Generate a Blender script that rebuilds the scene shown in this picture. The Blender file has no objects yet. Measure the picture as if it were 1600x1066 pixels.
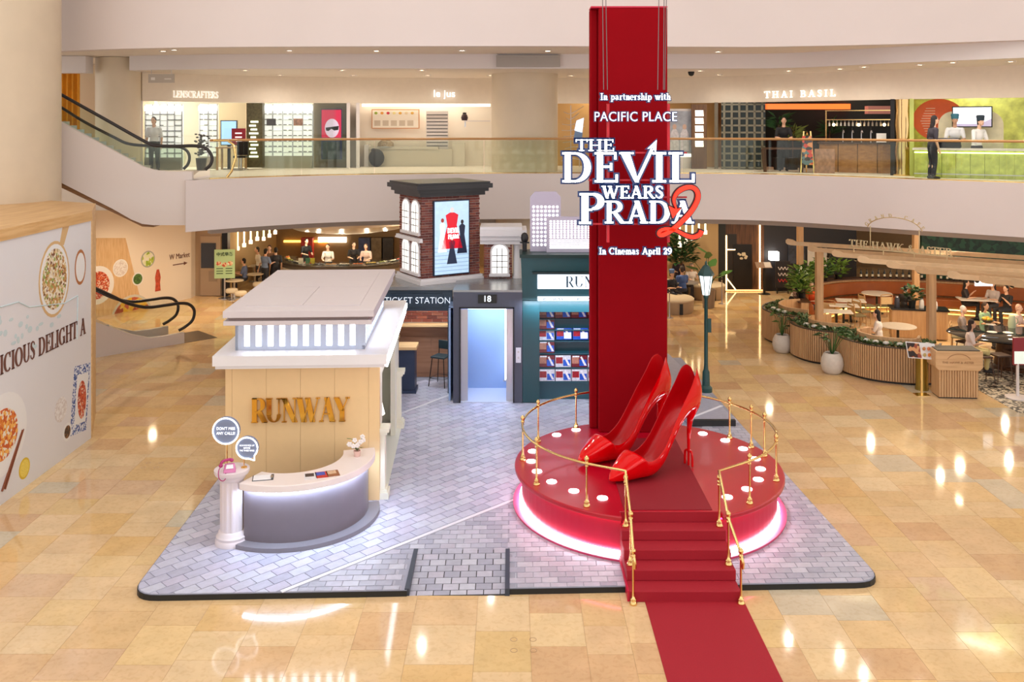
import bpy, bmesh, math, random
from mathutils import Vector, Matrix
R = math.radians; PI = math.pi; sin = math.sin; cos = math.cos
rnd = random.Random(7)
SC = bpy.context.scene
COL = SC.collection
# ---------------------------------------------------------------- camera (shifted lens, level, eye 7 m above the ground floor)
F, CX, HY, EYE = 1448.0, 800.0, 195.0, 7.0
cam = bpy.data.cameras.new('camera'); camo = bpy.data.objects.new('camera', cam); COL.objects.link(camo)
camo.location = (0, 0, EYE); camo.rotation_euler = (R(90), 0, 0)
cam.sensor_width = 36; cam.lens = F / 1600 * 36; cam.shift_y = -(533 - HY) / 1600
cam.clip_end = 200
SC.camera = camo
# ---------------------------------------------------------------- world, lights, exposure
SC.view_settings.view_transform = 'Standard'; SC.view_settings.look = 'None'
SC.view_settings.gamma = 1; SC.view_settings.use_curve_mapping = False
SC.view_settings.exposure = 0.32
wd = bpy.data.worlds.new('hall_light'); SC.world = wd; wd.use_nodes = True
bg = wd.node_tree.nodes['Background']; bg.inputs[0].default_value = (1, .97, .945, 1); bg.inputs[1].default_value = 1.2
def area(name, loc, sx, sy, power, col=(1, .9, .78), rot=(0, 0, 0), spread=180):
    l = bpy.data.lights.new(name, 'AREA'); l.shape = 'RECTANGLE'; l.size = sx; l.size_y = sy; l.energy = power; l.color = col
    l.spread = R(spread)
    o = bpy.data.objects.new(name, l); COL.objects.link(o); o.location = loc; o.rotation_euler = rot; return o
def spot(name, loc, power, col=(1, .92, .82), ang=172, r=.05):
    l = bpy.data.lights.new(name, 'SPOT'); l.energy = power; l.color = col; l.shadow_soft_size = r; l.spot_size = R(ang); l.spot_blend = 1
    o = bpy.data.objects.new(name, l); COL.objects.link(o); o.location = loc; return o
def point(name, loc, power, col=(1, .8, .55), r=.1):
    l = bpy.data.lights.new(name, 'POINT'); l.energy = power; l.color = col; l.shadow_soft_size = r
    o = bpy.data.objects.new(name, l); COL.objects.link(o); o.location = loc; return o
area('overhead_fill', (0, 15, 19), 18, 16, 300, (1, .95, .88))  # large unseen area lamp added as soft fill from above
for x, y, p in ((-9, 35, 110), (-4, 40, 150), (5.5, 36.5, 90), (10, 36, 70), (14.5, 30, 90), (13, 27, 60), (0, 33, 60), (-12.8, 33, 60)):
    spot('ground_fill', (x, y, 4.05), p*5, (1, .78, .52), 160, .12)  # warm spots without fittings, added to light the rooms under the gallery
for x, y, z, p in ((11.3,29.2,3.0,45),(13.6,31.8,3.0,60),(14.8,27.6,3.0,45),(12.2,26.4,3.0,28),(16.5,31,3.0,40)):
    point('cafe_fill', (x, y, z), p, (1, .8, .56), .08)  # point lights added under the pergola to brighten the cafe
ORD = 'one two three four five six seven eight nine ten eleven twelve thirteen fourteen fifteen sixteen seventeen eighteen nineteen twenty twenty-one twenty-two twenty-three twenty-four twenty-five twenty-six'.split()
# ---------------------------------------------------------------- maths helpers
def G(px, py, z=0.0):
    d = F * (EYE - z) / (py - HY); return Vector(((px - CX) * d / F, d, z))
def D(px, py, d):
    return Vector(((px - CX) * d / F, d, EYE - (py - HY) * d / F))
def lin(c):
    return tuple((v / 12.92 if v <= .04045 else ((v + .055) / 1.055) ** 2.4) for v in (x / 255 for x in c)) + (1,)
# ---------------------------------------------------------------- materials
MATS = {}
def mat(name, col, rough=.5, metal=0, es=0, ecol=None, spec=.5, coat=0, noise=0, nscale=6, bump=0, bscale=40, rand=None, island=False):
    """principled material; col sRGB 0-255; noise = amount of tonal mottling; rand = list of sRGB colours picked at random per piece"""
    if name in MATS: return MATS[name]
    m = bpy.data.materials.new(name); MATS[name] = m; m.use_nodes = True
    nt = m.node_tree; b = nt.nodes['Principled BSDF']
    b.inputs['Base Color'].default_value = lin(col); b.inputs['Roughness'].default_value = rough
    b.inputs['Metallic'].default_value = metal; b.inputs['Specular IOR Level'].default_value = spec
    b.inputs['Coat Weight'].default_value = coat; b.inputs['Coat Roughness'].default_value = .05
    src = None
    if rand:
        rp = nt.nodes.new('ShaderNodeValToRGB'); rp.color_ramp.interpolation = 'CONSTANT'
        el = rp.color_ramp.elements
        while len(el) < len(rand): el.new(.5)
        for i, c in enumerate(rand): el[i].position = i / len(rand); el[i].color = lin(c)
        if island:
            g = nt.nodes.new('ShaderNodeNewGeometry'); nt.links.new(g.outputs['Random Per Island'], rp.inputs[0])
        else:
            g = nt.nodes.new('ShaderNodeObjectInfo'); nt.links.new(g.outputs['Random'], rp.inputs[0])
        src = rp.outputs[0]
    if noise or bump:
        geo = nt.nodes.new('ShaderNodeNewGeometry')
    if noise:
        n = nt.nodes.new('ShaderNodeTexNoise'); n.inputs['Scale'].default_value = nscale; n.inputs['Detail'].default_value = 6
        nt.links.new(geo.outputs['Position'], n.inputs['Vector'])
        mr = nt.nodes.new('ShaderNodeMapRange'); mr.inputs[1].default_value = .3; mr.inputs[2].default_value = .7
        mr.inputs[3].default_value = 1 - noise; mr.inputs[4].default_value = 1 + noise
        nt.links.new(n.outputs['Fac'], mr.inputs[0])
        mx = nt.nodes.new('ShaderNodeVectorMath'); mx.operation = 'SCALE'
        if src: nt.links.new(src, mx.inputs[0])
        else: mx.inputs[0].default_value = lin(col)[:3]
        nt.links.new(mr.outputs[0], mx.inputs['Scale']); src = mx.outputs[0]
    if src: nt.links.new(src, b.inputs['Base Color'])
    if bump:
        n2 = nt.nodes.new('ShaderNodeTexNoise'); n2.inputs['Scale'].default_value = bscale; n2.inputs['Detail'].default_value = 4
        nt.links.new(geo.outputs['Position'], n2.inputs['Vector'])
        bp = nt.nodes.new('ShaderNodeBump'); bp.inputs['Strength'].default_value = bump; bp.inputs['Distance'].default_value = .02
        nt.links.new(n2.outputs['Fac'], bp.inputs['Height']); nt.links.new(bp.outputs[0], b.inputs['Normal'])
    if es:
        b.inputs['Emission Color'].default_value = lin(ecol or col); b.inputs['Emission Strength'].default_value = es
    return m
def glow(name, col, es): return mat(name, col, rough=.4, es=es)
def glass(name, tint, gloss=.12):
    if name in MATS: return MATS[name]
    m = bpy.data.materials.new(name); MATS[name] = m; m.use_nodes = True; nt = m.node_tree
    for n in list(nt.nodes): nt.nodes.remove(n)
    o = nt.nodes.new('ShaderNodeOutputMaterial'); t = nt.nodes.new('ShaderNodeBsdfTransparent'); g = nt.nodes.new('ShaderNodeBsdfGlossy')
    t.inputs[0].default_value = lin(tint); g.inputs['Roughness'].default_value = .03
    lw = nt.nodes.new('ShaderNodeLayerWeight'); lw.inputs[0].default_value = .5; pw = nt.nodes.new('ShaderNodeMath'); pw.operation = 'POWER'; pw.inputs[1].default_value = 4; nt.links.new(lw.outputs['Facing'], pw.inputs[0]); ma = nt.nodes.new('ShaderNodeMath'); ma.operation = 'MULTIPLY_ADD'; ma.inputs[1].default_value = .5; ma.inputs[2].default_value = .025; nt.links.new(pw.outputs[0], ma.inputs[0])
    mx = nt.nodes.new('ShaderNodeMixShader'); nt.links.new(ma.outputs[0], mx.inputs[0])
    nt.links.new(t.outputs[0], mx.inputs[1]); nt.links.new(g.outputs[0], mx.inputs[2]); nt.links.new(mx.outputs[0], o.inputs[0])
    return m
def wood(name, c1, c2, scale=3, rough=.45, axis=0):
    if name in MATS: return MATS[name]
    m = mat(name, c1, rough); nt = m.node_tree; b = nt.nodes['Principled BSDF']
    g = nt.nodes.new('ShaderNodeNewGeometry'); mp = nt.nodes.new('ShaderNodeMapping'); s = [8, 8, 8]; s[axis] = .6
    mp.inputs['Scale'].default_value = [v * scale / 3 for v in s]; nt.links.new(g.outputs['Position'], mp.inputs[0])
    n = nt.nodes.new('ShaderNodeTexNoise'); n.inputs['Scale'].default_value = 2.5; n.inputs['Detail'].default_value = 5; nt.links.new(mp.outputs[0], n.inputs['Vector'])
    rp = nt.nodes.new('ShaderNodeValToRGB'); rp.color_ramp.elements[0].position = .35; rp.color_ramp.elements[1].position = .65
    rp.color_ramp.elements[0].color = lin(c1); rp.color_ramp.elements[1].color = lin(c2)
    nt.links.new(n.outputs['Fac'], rp.inputs[0]); nt.links.new(rp.outputs[0], b.inputs['Base Color'])
    return m
# ---------------------------------------------------------------- mesh builder
class MB:
    def __init__(s, m=None): s.v = []; s.f = []; s.mi = []; s.k = 0; s.m = m
    def add(s, vs, fs):
        o = len(s.v)
        s.v += [tuple(s.m @ Vector(p)) if s.m else tuple(p) for p in vs]
        s.f += [tuple(i + o for i in f) for f in fs]; s.mi += [s.k] * len(fs); return s
    def box(s, x0, y0, z0, x1, y1, z1):
        if x0 > x1: x0, x1 = x1, x0
        if y0 > y1: y0, y1 = y1, y0
        if z0 > z1: z0, z1 = z1, z0
        return s.add([(x0,y0,z0),(x1,y0,z0),(x1,y1,z0),(x0,y1,z0),(x0,y0,z1),(x1,y0,z1),(x1,y1,z1),(x0,y1,z1)],
              [(0,3,2,1),(4,5,6,7),(0,1,5,4),(1,2,6,5),(2,3,7,6),(3,0,4,7)])
    def beam(s, a, b, w, h):
        """box from a to b, w wide sideways, h tall (centred)"""
        a = Vector(a); b = Vector(b); d = (b - a).normalized(); up = Vector((0,0,1))
        if abs(d.z) > .95: up = Vector((0,1,0))
        sd = d.cross(up).normalized() * w / 2; u = sd.cross(d).normalized() * h / 2
        p = [a-sd-u, a+sd-u, a+sd+u, a-sd+u, b-sd-u, b+sd-u, b+sd+u, b-sd+u]
        return s.add(p, [(0,1,2,3),(4,7,6,5),(0,4,5,1),(1,5,6,2),(2,6,7,3),(3,7,4,0)])
    def prism(s, poly, z0, z1):
        n = len(poly)
        return s.add([(x,y,z0) for x,y in poly] + [(x,y,z1) for x,y in poly],
              [tuple(range(n-1,-1,-1)), tuple(range(n,2*n))] + [(i,(i+1)%n,(i+1)%n+n,i+n) for i in range(n)])
    def slabxz(s, poly, y0, y1):
        n = len(poly)
        return s.add([(x,y0,z) for x,z in poly] + [(x,y1,z) for x,z in poly],
              [tuple(range(n)), tuple(range(2*n-1,n-1,-1))] + [((i+1)%n,i,i+n,(i+1)%n+n) for i in range(n)])
    def lathe(s, prof, n=20, c=(0,0,0), a0=0, a1=2*PI):
        full = abs(a1 - a0 - 2*PI) < 1e-6; cnt = n if full else n + 1
        vs = []
        for i in range(cnt):
            a = a0 + (a1 - a0) * i / n
            for r, z in prof: vs.append((c[0] + r*cos(a), c[1] + r*sin(a), c[2] + z))
        k = len(prof); fs = []
        for i in range(n):
            j = (i + 1) % cnt
            for q in range(k - 1): fs.append((i*k+q, j*k+q, j*k+q+1, i*k+q+1))
        if full:
            if prof[0][0] > 1e-5: fs.append(tuple(i*k for i in range(n-1,-1,-1)))
            if prof[-1][0] > 1e-5: fs.append(tuple(i*k+k-1 for i in range(n)))
        return s.add(vs, fs)
    def cyl(s, c, r, h, n=16, r2=None): return s.lathe([(r,0),(r if r2 is None else r2,h)], n, c)
    def ell(s, c, rx, ry, rz, n=12, k=8):
        prof = [(max(1e-6, cos(-PI/2 + PI*i/k)), sin(-PI/2 + PI*i/k)) for i in range(k+1)]
        vs = []; fs = []
        for i in range(n):
            a = 2*PI*i/n
            for r, z in prof: vs.append((c[0]+rx*r*cos(a), c[1]+ry*r*sin(a), c[2]+rz*z))
        for i in range(n):
            j = (i+1) % n
            for q in range(k): fs.append((i*(k+1)+q, j*(k+1)+q, j*(k+1)+q+1, i*(k+1)+q+1))
        return s.add(vs, fs)
    def tube(s, path, r, n=8, closed=False, cap=True):
        P = [Vector(p) for p in path]; L = len(P); vs = []; fs = []
        rr = r if isinstance(r, (list, tuple)) else [r]*L
        prev = None
        for i in range(L):
            if closed: d = P[(i+1)%L] - P[i-1]
            else: d = P[min(i+1,L-1)] - P[max(i-1,0)]
            d.normalize()
            if prev is None:
                up = Vector((0,0,1)) if abs(d.z) < .9 else Vector((0,1,0))
                x = d.cross(up).normalized()
            else:
                x = (prev - d * prev.dot(d)).normalized()
            prev = x; y = d.cross(x)
            for j in range(n):
                a = 2*PI*j/n; vs.append(P[i] + (x*cos(a) + y*sin(a))*rr[i])
        for i in range(L if closed else L-1):
            i2 = (i+1) % L
            for j in range(n):
                j2 = (j+1) % n; fs.append((i*n+j, i*n+j2, i2*n+j2, i2*n+j))
        if cap and not closed: fs += [tuple(range(n-1,-1,-1)), tuple(range((L-1)*n, L*n))]
        return s.add(vs, fs)
    def wall(s, pts, th, z0, z1, side=1):
        """vertical wall of thickness th along an open xy polyline; z0/z1 number or list"""
        n = len(pts); P = [Vector((p[0],p[1])) for p in pts]; off = []
        for i in range(n):
            d = P[min(i+1,n-1)] - P[max(i-1,0)]; d.normalize(); off.append(P[i] + Vector((-d.y, d.x))*th*side)
        a = z0 if isinstance(z0,(list,tuple)) else [z0]*n; b = z1 if isinstance(z1,(list,tuple)) else [z1]*n
        vs = []
        for i in range(n):
            vs += [(P[i].x,P[i].y,a[i]),(P[i].x,P[i].y,b[i]),(off[i].x,off[i].y,b[i]),(off[i].x,off[i].y,a[i])]
        fs = [(0,1,2,3),(4*n-1,4*n-2,4*n-3,4*n-4)]
        for i in range(n-1):
            for q in range(4): fs.append((4*i+q, 4*i+4+q, 4*i+4+(q+1)%4, 4*i+(q+1)%4))
        return s.add(vs, fs)
    def arc(s, c, r0, r1, z0, z1, a0, a1, n=24):
        full = abs(a1-a0) > 2*PI-1e-4; vs = []; fs = []
        for i in range(n+1):
            a = a0 + (a1-a0)*i/n; ca, sa = cos(a), sin(a)
            for r, z in ((r0,z0),(r1,z0),(r1,z1),(r0,z1)): vs.append((c[0]+r*ca, c[1]+r*sa, z))
        for i in range(n):
            for q in range(4): fs.append((4*i+q, 4*i+(q+1)%4, 4*i+4+(q+1)%4, 4*i+4+q))
        if not full: fs += [(3,2,1,0), (4*n,4*n+1,4*n+2,4*n+3)]
        return s.add(vs, fs)
    def mesh(s, name, mats, smooth=None):
        me = bpy.data.meshes.new(name); me.from_pydata(s.v, [], s.f)
        for m in (mats if isinstance(mats,(list,tuple)) else [mats]): me.materials.append(m)
        if isinstance(mats,(list,tuple)) and len(mats) > 1: me.polygons.foreach_set('material_index', s.mi)
        bm = bmesh.new(); bm.from_mesh(me); bmesh.ops.recalc_face_normals(bm, faces=bm.faces); bm.to_mesh(me); bm.free()
        if smooth:
            me.polygons.foreach_set('use_smooth', [True]*len(me.polygons)); me.set_sharp_from_angle(angle=R(smooth if smooth is not True else 40))
        me.update(); return me
    def build(s, name, mats, parent=None, smooth=None, bevel=0, **kw):
        return put(name, s.mesh(name, mats, smooth), parent, bevel=bevel, **kw)
def put(name, me, parent=None, loc=None, rz=None, bevel=0, label=None, cat=None, group=None, kind=None, scale=None):
    o = bpy.data.objects.new(name, me); COL.objects.link(o)
    if parent: o.parent = parent
    if loc is not None: o.location = loc
    if rz: o.rotation_euler = (0,0,rz)
    if scale: o.scale = scale
    if bevel:
        b = o.modifiers.new('edge','BEVEL'); b.width = bevel; b.segments = 2; b.limit_method = 'ANGLE'
    return tag(o, label, cat, group, kind)
def tag(o, label=None, cat=None, group=None, kind=None):
    if label: o['label'] = label
    if cat: o['category'] = cat
    if group: o['group'] = group
    if kind: o['kind'] = kind
    return o
def thing(name, label, cat, loc=(0,0,0), rz=0, group=None, kind=None):
    o = bpy.data.objects.new(name, None); COL.objects.link(o); o.location = loc; o.rotation_euler = (0,0,rz); o.empty_display_size = .1
    return tag(o, label, cat, group, kind)
def clone(root, loc=None, rz=None, label=None, group=None, scale=None):
    r = root.copy(); COL.objects.link(r)
    if loc is not None: r.location = loc
    if rz is not None: r.rotation_euler = (0,0,rz)
    if scale is not None: r.scale = (scale,)*3
    if label: r['label'] = label
    if group: r['group'] = group
    for ch in root.children:
        c = ch.copy(); COL.objects.link(c); c.parent = r
        for g in ch.children:
            q = g.copy(); COL.objects.link(q); q.parent = c
    return r
def clip(poly, nx, ny, c):
    """keep the part of a convex polygon where nx*x+ny*y<=c"""
    out = []
    for i in range(len(poly)):
        p, q = poly[i], poly[(i+1)%len(poly)]; a = nx*p[0]+ny*p[1]-c; b = nx*q[0]+ny*q[1]-c
        if a <= 0: out.append(p)
        if (a < 0 < b) or (b < 0 < a):
            t = a/(a-b); out.append((p[0]+(q[0]-p[0])*t, p[1]+(q[1]-p[1])*t))
    return out
def smooth_curve(pts, n=8):
    """catmull-rom through points"""
    P = [Vector(p) for p in pts]; P = [P[0]*2-P[1]] + P + [P[-1]*2-P[-2]]; out = []
    for i in range(1, len(P)-2):
        for k in range(n):
            t = k/n; a,b,c,d = P[i-1],P[i],P[i+1],P[i+2]
            out.append(.5*((2*b)+(c-a)*t+(2*a-5*b+4*c-d)*t*t+(3*b-a-3*c+d)*t**3))
    return out + [P[-2]]
# ---------------------------------------------------------------- lettering
def sans(body, size, depth, offset=0, align='CENTER', sx=1, spacing=1):
    cu = bpy.data.curves.new('lettering','FONT'); cu.body = body; cu.size = size; cu.extrude = depth; cu.offset = offset
    cu.align_x = align; cu.align_y = 'CENTER'; cu.space_character = spacing; cu.resolution_u = 4
    o = bpy.data.objects.new('lettering_tmp', cu); COL.objects.link(o)
    dg = bpy.context.evaluated_depsgraph_get(); me = bpy.data.meshes.new_from_object(o.evaluated_get(dg))
    bpy.data.objects.remove(o)
    me.transform(Matrix.Rotation(R(90),4,'X') @ Matrix.Diagonal((sx,1,1,1)))
    return me
def sans_obj(name, body, size, depth, m, parent=None, loc=(0,0,0), rz=0, **kw):
    o = {k: kw.pop(k) for k in ('offset','align','sx','spacing') if k in kw}
    me = sans(body, size, depth, **o); me.materials.clear(); me.materials.append(m)
    return put(name, me, parent, loc=loc, rz=rz, **kw)
def arcp(cx, cy, rx, ry, a0, a1, tk, tn, n=14):
    pts = []; ws = []
    for i in range(n+1):
        a = R(a0 + (a1-a0)*i/n); pts.append((cx+rx*cos(a), cy+ry*sin(a))); ws.append(tn+(tk-tn)*abs(cos(a))**1.5)
    return ('p', pts, ws)
def glyph(ch, T, t):
    V = lambda x, y0=0, y1=1, w=None: ('v', x, y0, y1, w or T)
    Hh = lambda x0, x1, y, w=None: ('h', x0, x1, y, w or t)
    S = lambda x, y, w=.34: ('h', x-w/2, x+w/2, y, t*1.05)
    Dg = lambda x0, y0, x1, y1, w: ('d', x0, y0, x1, y1, w)
    tk = lambda x, y0, y1: ('v', x, y0, y1, t*1.1)
    h = t/2; b = h; u = 1-h
    g = {
    'I': (.42, [V(.21), S(.21,b), S(.21,u)]),
    'T': (.8, [V(.4), Hh(.02,.78,u), S(.4,b), tk(.05,.78,1), tk(.75,.78,1)]),
    'H': (.95, [V(.2), V(.75), Hh(.2,.75,.5), S(.2,b), S(.2,u), S(.75,b), S(.75,u)]),
    'E': (.74, [V(.2), Hh(.05,.66,u), Hh(.2,.52,.52), Hh(.05,.7,b), tk(.64,.76,1), tk(.68,0,.26), tk(.52,.4,.64)]),
    'F': (.7, [V(.2), Hh(.05,.64,u), Hh(.2,.5,.5), S(.2,b), tk(.62,.76,1), tk(.5,.4,.6)]),
    'L': (.7, [V(.2), S(.2,u), Hh(.05,.66,b), tk(.64,0,.28)]),
    'D': (.92, [V(.2), Hh(.05,.42,u), Hh(.05,.42,b), arcp(.4,.5,.42-T/4,.5-h,-90,90,T*1.1,t)]),
    'P': (.74, [V(.2), Hh(.05,.4,u), Hh(.2,.4,.46), arcp(.4,.73,.25,.27-h,-90,90,T,t), S(.2,b)]),
    'R': (.86, [V(.2), Hh(.05,.4,u), Hh(.2,.4,.48), arcp(.4,.74,.24,.26-h,-90,90,T,t), S(.2,b), Dg(.42,.48,.74,0,T), S(.78,b,.2)]),
    'B': (.78, [V(.2), Hh(.05,.4,u), Hh(.2,.4,.52), Hh(.05,.42,b), arcp(.4,.755,.2,.245-h,-90,90,T*.9,t), arcp(.42,.27,.25,.27-h,-90,90,T,t)]),
    'V': (.88, [Dg(.17,1,.46,0,T), Dg(.74,1,.46,0,t*1.3), S(.16,u,.32), S(.74,u,.24)]),
    'W': (1.25, [Dg(.15,1,.4,0,T), Dg(.64,1,.4,0,t*1.2), Dg(.58,1,.84,0,T), Dg(1.12,1,.84,0,t*1.2), S(.15,u,.3), S(.58,u,.28), S(1.12,u,.22)]),
    'A': (.9, [Dg(.16,0,.46,1,t*1.3), Dg(.74,0,.44,1,T), Hh(.25,.62,.33), S(.15,b,.24), S(.74,b,.32)]),
    'S': (.62, [('p', [(.53,.76),(.5,.9),(.33,.97),(.17,.9),(.13,.76),(.2,.63),(.34,.52),(.47,.4),(.51,.25),(.44,.1),(.28,.03),(.12,.12),(.08,.27)], [t,t*1.1,t*1.2,t*2,T*.8,T,T*1.05,T,T*.8,t*2,t*1.2,t*1.1,t])]),
    'N': (.95, [V(.2,0,1,t*1.2), Dg(.2,1,.76,0,T), V(.76,0,1,t*1.2), S(.2,b,.26), S(.15,u,.24), S(.76,u,.26)]),
    'U': (.9, [V(.2,.3,1), arcp(.46,.32,.26,.29,180,360,T*.8,t), V(.72,.3,1,t*1.3), S(.2,u), S(.72,u,.26)]),
    'Y': (.88, [Dg(.16,1,.44,.45,T), Dg(.74,1,.46,.45,t*1.3), V(.45,0,.5), S(.16,u,.3), S(.74,u,.24), S(.45,b)]),
    'O': (.95, [arcp(.47,.5,.36,.47,0,360,T*1.1,t,28)]),
    'C': (.86, [arcp(.47,.5,.36,.47,48,312,T*1.1,t,22), tk(.72,.7,1)]),
    'G': (.95, [arcp(.47,.5,.36,.47,48,318,T*1.1,t,22), tk(.72,.72,1), V(.74,.05,.42), S(.72,.44,.3)]),
    'K': (.9, [V(.2), S(.2,b), S(.2,u), Dg(.72,1,.26,.45,t*1.3), Dg(.42,.6,.78,0,T), S(.74,u,.24), S(.78,b,.22)]),
    'M': (1.1, [V(.17,0,1,t*1.2), Dg(.17,1,.53,0,T), Dg(.9,1,.53,0,t*1.3), V(.9), S(.17,b,.26), S(.14,u,.2), S(.9,b), S(.92,u,.3)]),
    '&': (.95, [('p', [(.82,.5),(.72,.3),(.5,.08),(.28,.03),(.12,.16),(.14,.34),(.34,.5),(.5,.66),(.52,.84),(.4,.96),(.27,.86),(.28,.68),(.45,.42),(.66,.14),(.86,.02)], [t,t,t*1.2,t*1.6,T*.7,T*.8,t*1.5,t,t*1.4,t,t*1.4,T*.8,T,T*.8,t])]),
    '2': (.62, [('p', [(.1,.72),(.15,.9),(.3,.97),(.46,.88),(.48,.7),(.38,.45),(.2,.2),(.1,.08)], [t*2,t,t*1.2,T*.7,T,T*.7,t*1.4,t]), Hh(.08,.54,.06,t*2.4), tk(.52,.05,.26)]),
    '9': (.64, [arcp(.32,.68,.2,.28,0,360,T*.85,t,18), ('p', [(.52,.7),(.51,.4),(.4,.15),(.15,.02)], [T*.9,T*.85,T*.5,t])]),
    'n': (.62, [V(.18,0,.66), ('p', [(.2,.5),(.3,.63),(.42,.62),(.47,.48),(.47,0)], [t,t*1.4,t*2,T,T]), S(.18,b,.26), S(.47,b,.26), S(.13,.64,.14)]),
    'm': (.95, [V(.18,0,.66), ('p', [(.2,.5),(.3,.63),(.42,.62),(.47,.48),(.47,0)], [t,t*1.4,t*2,T,T]), ('p', [(.5,.5),(.6,.63),(.72,.62),(.77,.48),(.77,0)], [t,t*1.4,t*2,T,T]), S(.18,b,.26), S(.47,b,.24), S(.77,b,.26)]),
    'h': (.62, [V(.18,0,1), ('p', [(.2,.5),(.3,.63),(.42,.62),(.47,.48),(.47,0)], [t,t*1.4,t*2,T,T]), S(.18,b,.26), S(.47,b,.26), S(.13,.97,.14)]),
    'p': (.64, [V(.18,-.28,.66), arcp(.33,.32,.2,.32,-120,140,T*.9,t), S(.18,-.27,.28), S(.13,.64,.14)]),
    'r': (.48, [V(.18,0,.66), ('p', [(.2,.45),(.3,.62),(.42,.6)], [t,t*1.6,T*.9]), S(.18,b,.28), S(.13,.64,.14)]),
    'i': (.34, [V(.17,0,.66), ('v',.17,.8,.98,T*1.1), S(.17,b,.28), S(.12,.64,.14)]),
    'l': (.34, [V(.17,0,1), S(.17,b,.28), S(.12,.97,.14)]),
    't': (.42, [V(.2,.1,.85), Hh(.06,.36,.62), ('p', [(.2,.16),(.24,.04),(.36,.05)], [T*.9,T*.5,t])]),
    'e': (.56, [arcp(.28,.33,.21,.32,0,310,T*.9,t,16), Hh(.1,.48,.36)]),
    'a': (.58, [('p', [(.1,.52),(.2,.64),(.34,.62),(.39,.5),(.39,.1),(.52,.03)], [T*.7,t*1.4,t*2,T*.9,T*.9,t]), arcp(.25,.19,.14,.18,60,330,T*.8,t,10)]),
    's': (.48, [('p', [(.4,.52),(.32,.63),(.2,.63),(.11,.53),(.17,.41),(.3,.3),(.38,.18),(.32,.05),(.2,.02),(.08,.14)], [t,t*1.2,t*1.4,T*.7,T*.8,T*.9,T*.7,t*1.4,t*1.2,t])]),
    'w': (.86, [Dg(.1,.66,.28,0,T*.9), Dg(.44,.66,.28,0,t*1.2), Dg(.4,.66,.58,0,T*.9), Dg(.74,.66,.58,0,t*1.2), S(.1,.64,.22), S(.42,.64,.2), S(.74,.64,.18)]),
    "'": (.25, [('v',.12,.75,1,T*.8)]),
    ' ': (.42, []),
    }
    return g.get(ch, g[' '])
def serif(mb, text, x, z, h, T=.17, t=.055, grow=0, depth=.05, y=0, width=None, track=0, align='L'):
    """stroke-built roman letters into mb in the xz plane, front at y; h = cap height"""
    tot = sum(glyph(c,T,t)[0] + track for c in text) - track
    sx = h if width is None else width / tot
    cx = x if align == 'L' else x - tot*sx/2
    def quad(p):
        mb.slabxz(p, y, y+depth)
    for c in text:
        w, strokes = glyph(c, T, t)
        for s in strokes:
            k = s[0]
            X = lambda a: cx + a*sx
            Z = lambda a: z + a*h
            if k == 'v':
                a = s[4]*h/2 + grow; quad([(X(s[1])-a,Z(s[2])-grow),(X(s[1])+a,Z(s[2])-grow),(X(s[1])+a,Z(s[3])+grow),(X(s[1])-a,Z(s[3])+grow)])
            elif k == 'h':
                a = s[4]*h/2 + grow; quad([(X(s[1])-grow,Z(s[3])-a),(X(s[2])+grow,Z(s[3])-a),(X(s[2])+grow,Z(s[3])+a),(X(s[1])-grow,Z(s[3])+a)])
            elif k == 'd':
                a = s[5]*h/2*1.08 + grow*1.15; x0,z0,x1,z1 = X(s[1]),Z(s[2]),X(s[3]),Z(s[4])
                if z0 > z1: x0,z0,x1,z1 = x1,z1,x0,z0
                e = grow*(x1-x0)/(z1-z0)
                quad([(x0-a-e,z0-grow),(x0+a-e,z0-grow),(x1+a+e,z1+grow),(x1-a+e,z1+grow)])
            else:
                ribbon(mb, [(X(p[0]),Z(p[1])) for p in s[1]], [q*h+2*grow for q in s[2]], y, y+depth, grow)
        cx += (w + track)*sx
    return cx
def serif_words(text, x, z, h, width, T=.17, t=.055, track=0, **kw):
    """yield one mesh builder per word of a line of roman letters"""
    tot = sum(glyph(c,T,t)[0] + track for c in text) - track; sx = width/tot; cx = x
    for w in text.split(' '):
        ww = sum(glyph(c,T,t)[0] + track for c in w); mb = MB(); serif(mb, w, cx, z, h, T=T, t=t, width=(ww-track)*sx, track=track, **kw); yield mb
        cx += (ww + glyph(' ',T,t)[0] + track)*sx
def ribbon(mb, pts, ws, y0, y1, grow=0):
    P = [Vector(p) for p in pts]; n = len(P); closed = (P[0]-P[-1]).length < 1e-4
    if grow and not closed:
        P[0] = P[0] - (P[1]-P[0]).normalized()*grow; P[-1] = P[-1] + (P[-1]-P[-2]).normalized()*grow
    L = []; Rr = []
    for i in range(n):
        if closed: d = P[(i+1) % (n-1) if i == n-1 else i+1] - P[i-1 if i else n-2]
        else: d = P[min(i+1,n-1)] - P[max(i-1,0)]
        d.normalize(); q = Vector((-d.y,d.x))*ws[i]/2; L.append(P[i]+q); Rr.append(P[i]-q)
    vs = []
    for i in range(n):
        for p in (L[i],Rr[i]): vs += [(p.x,y0,p.y),(p.x,y1,p.y)]
    fs = []
    for i in range(n-1):
        a = 4*i; b = a+4
        fs += [(a,b,b+2,a+2),(a+1,a+3,b+3,b+1),(a,a+1,b+1,b),(a+2,b+2,b+3,a+3)]
    if not closed: fs += [(0,2,3,1),(4*n-4,4*n-3,4*n-1,4*n-2)]
    mb.add(vs, fs)
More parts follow.
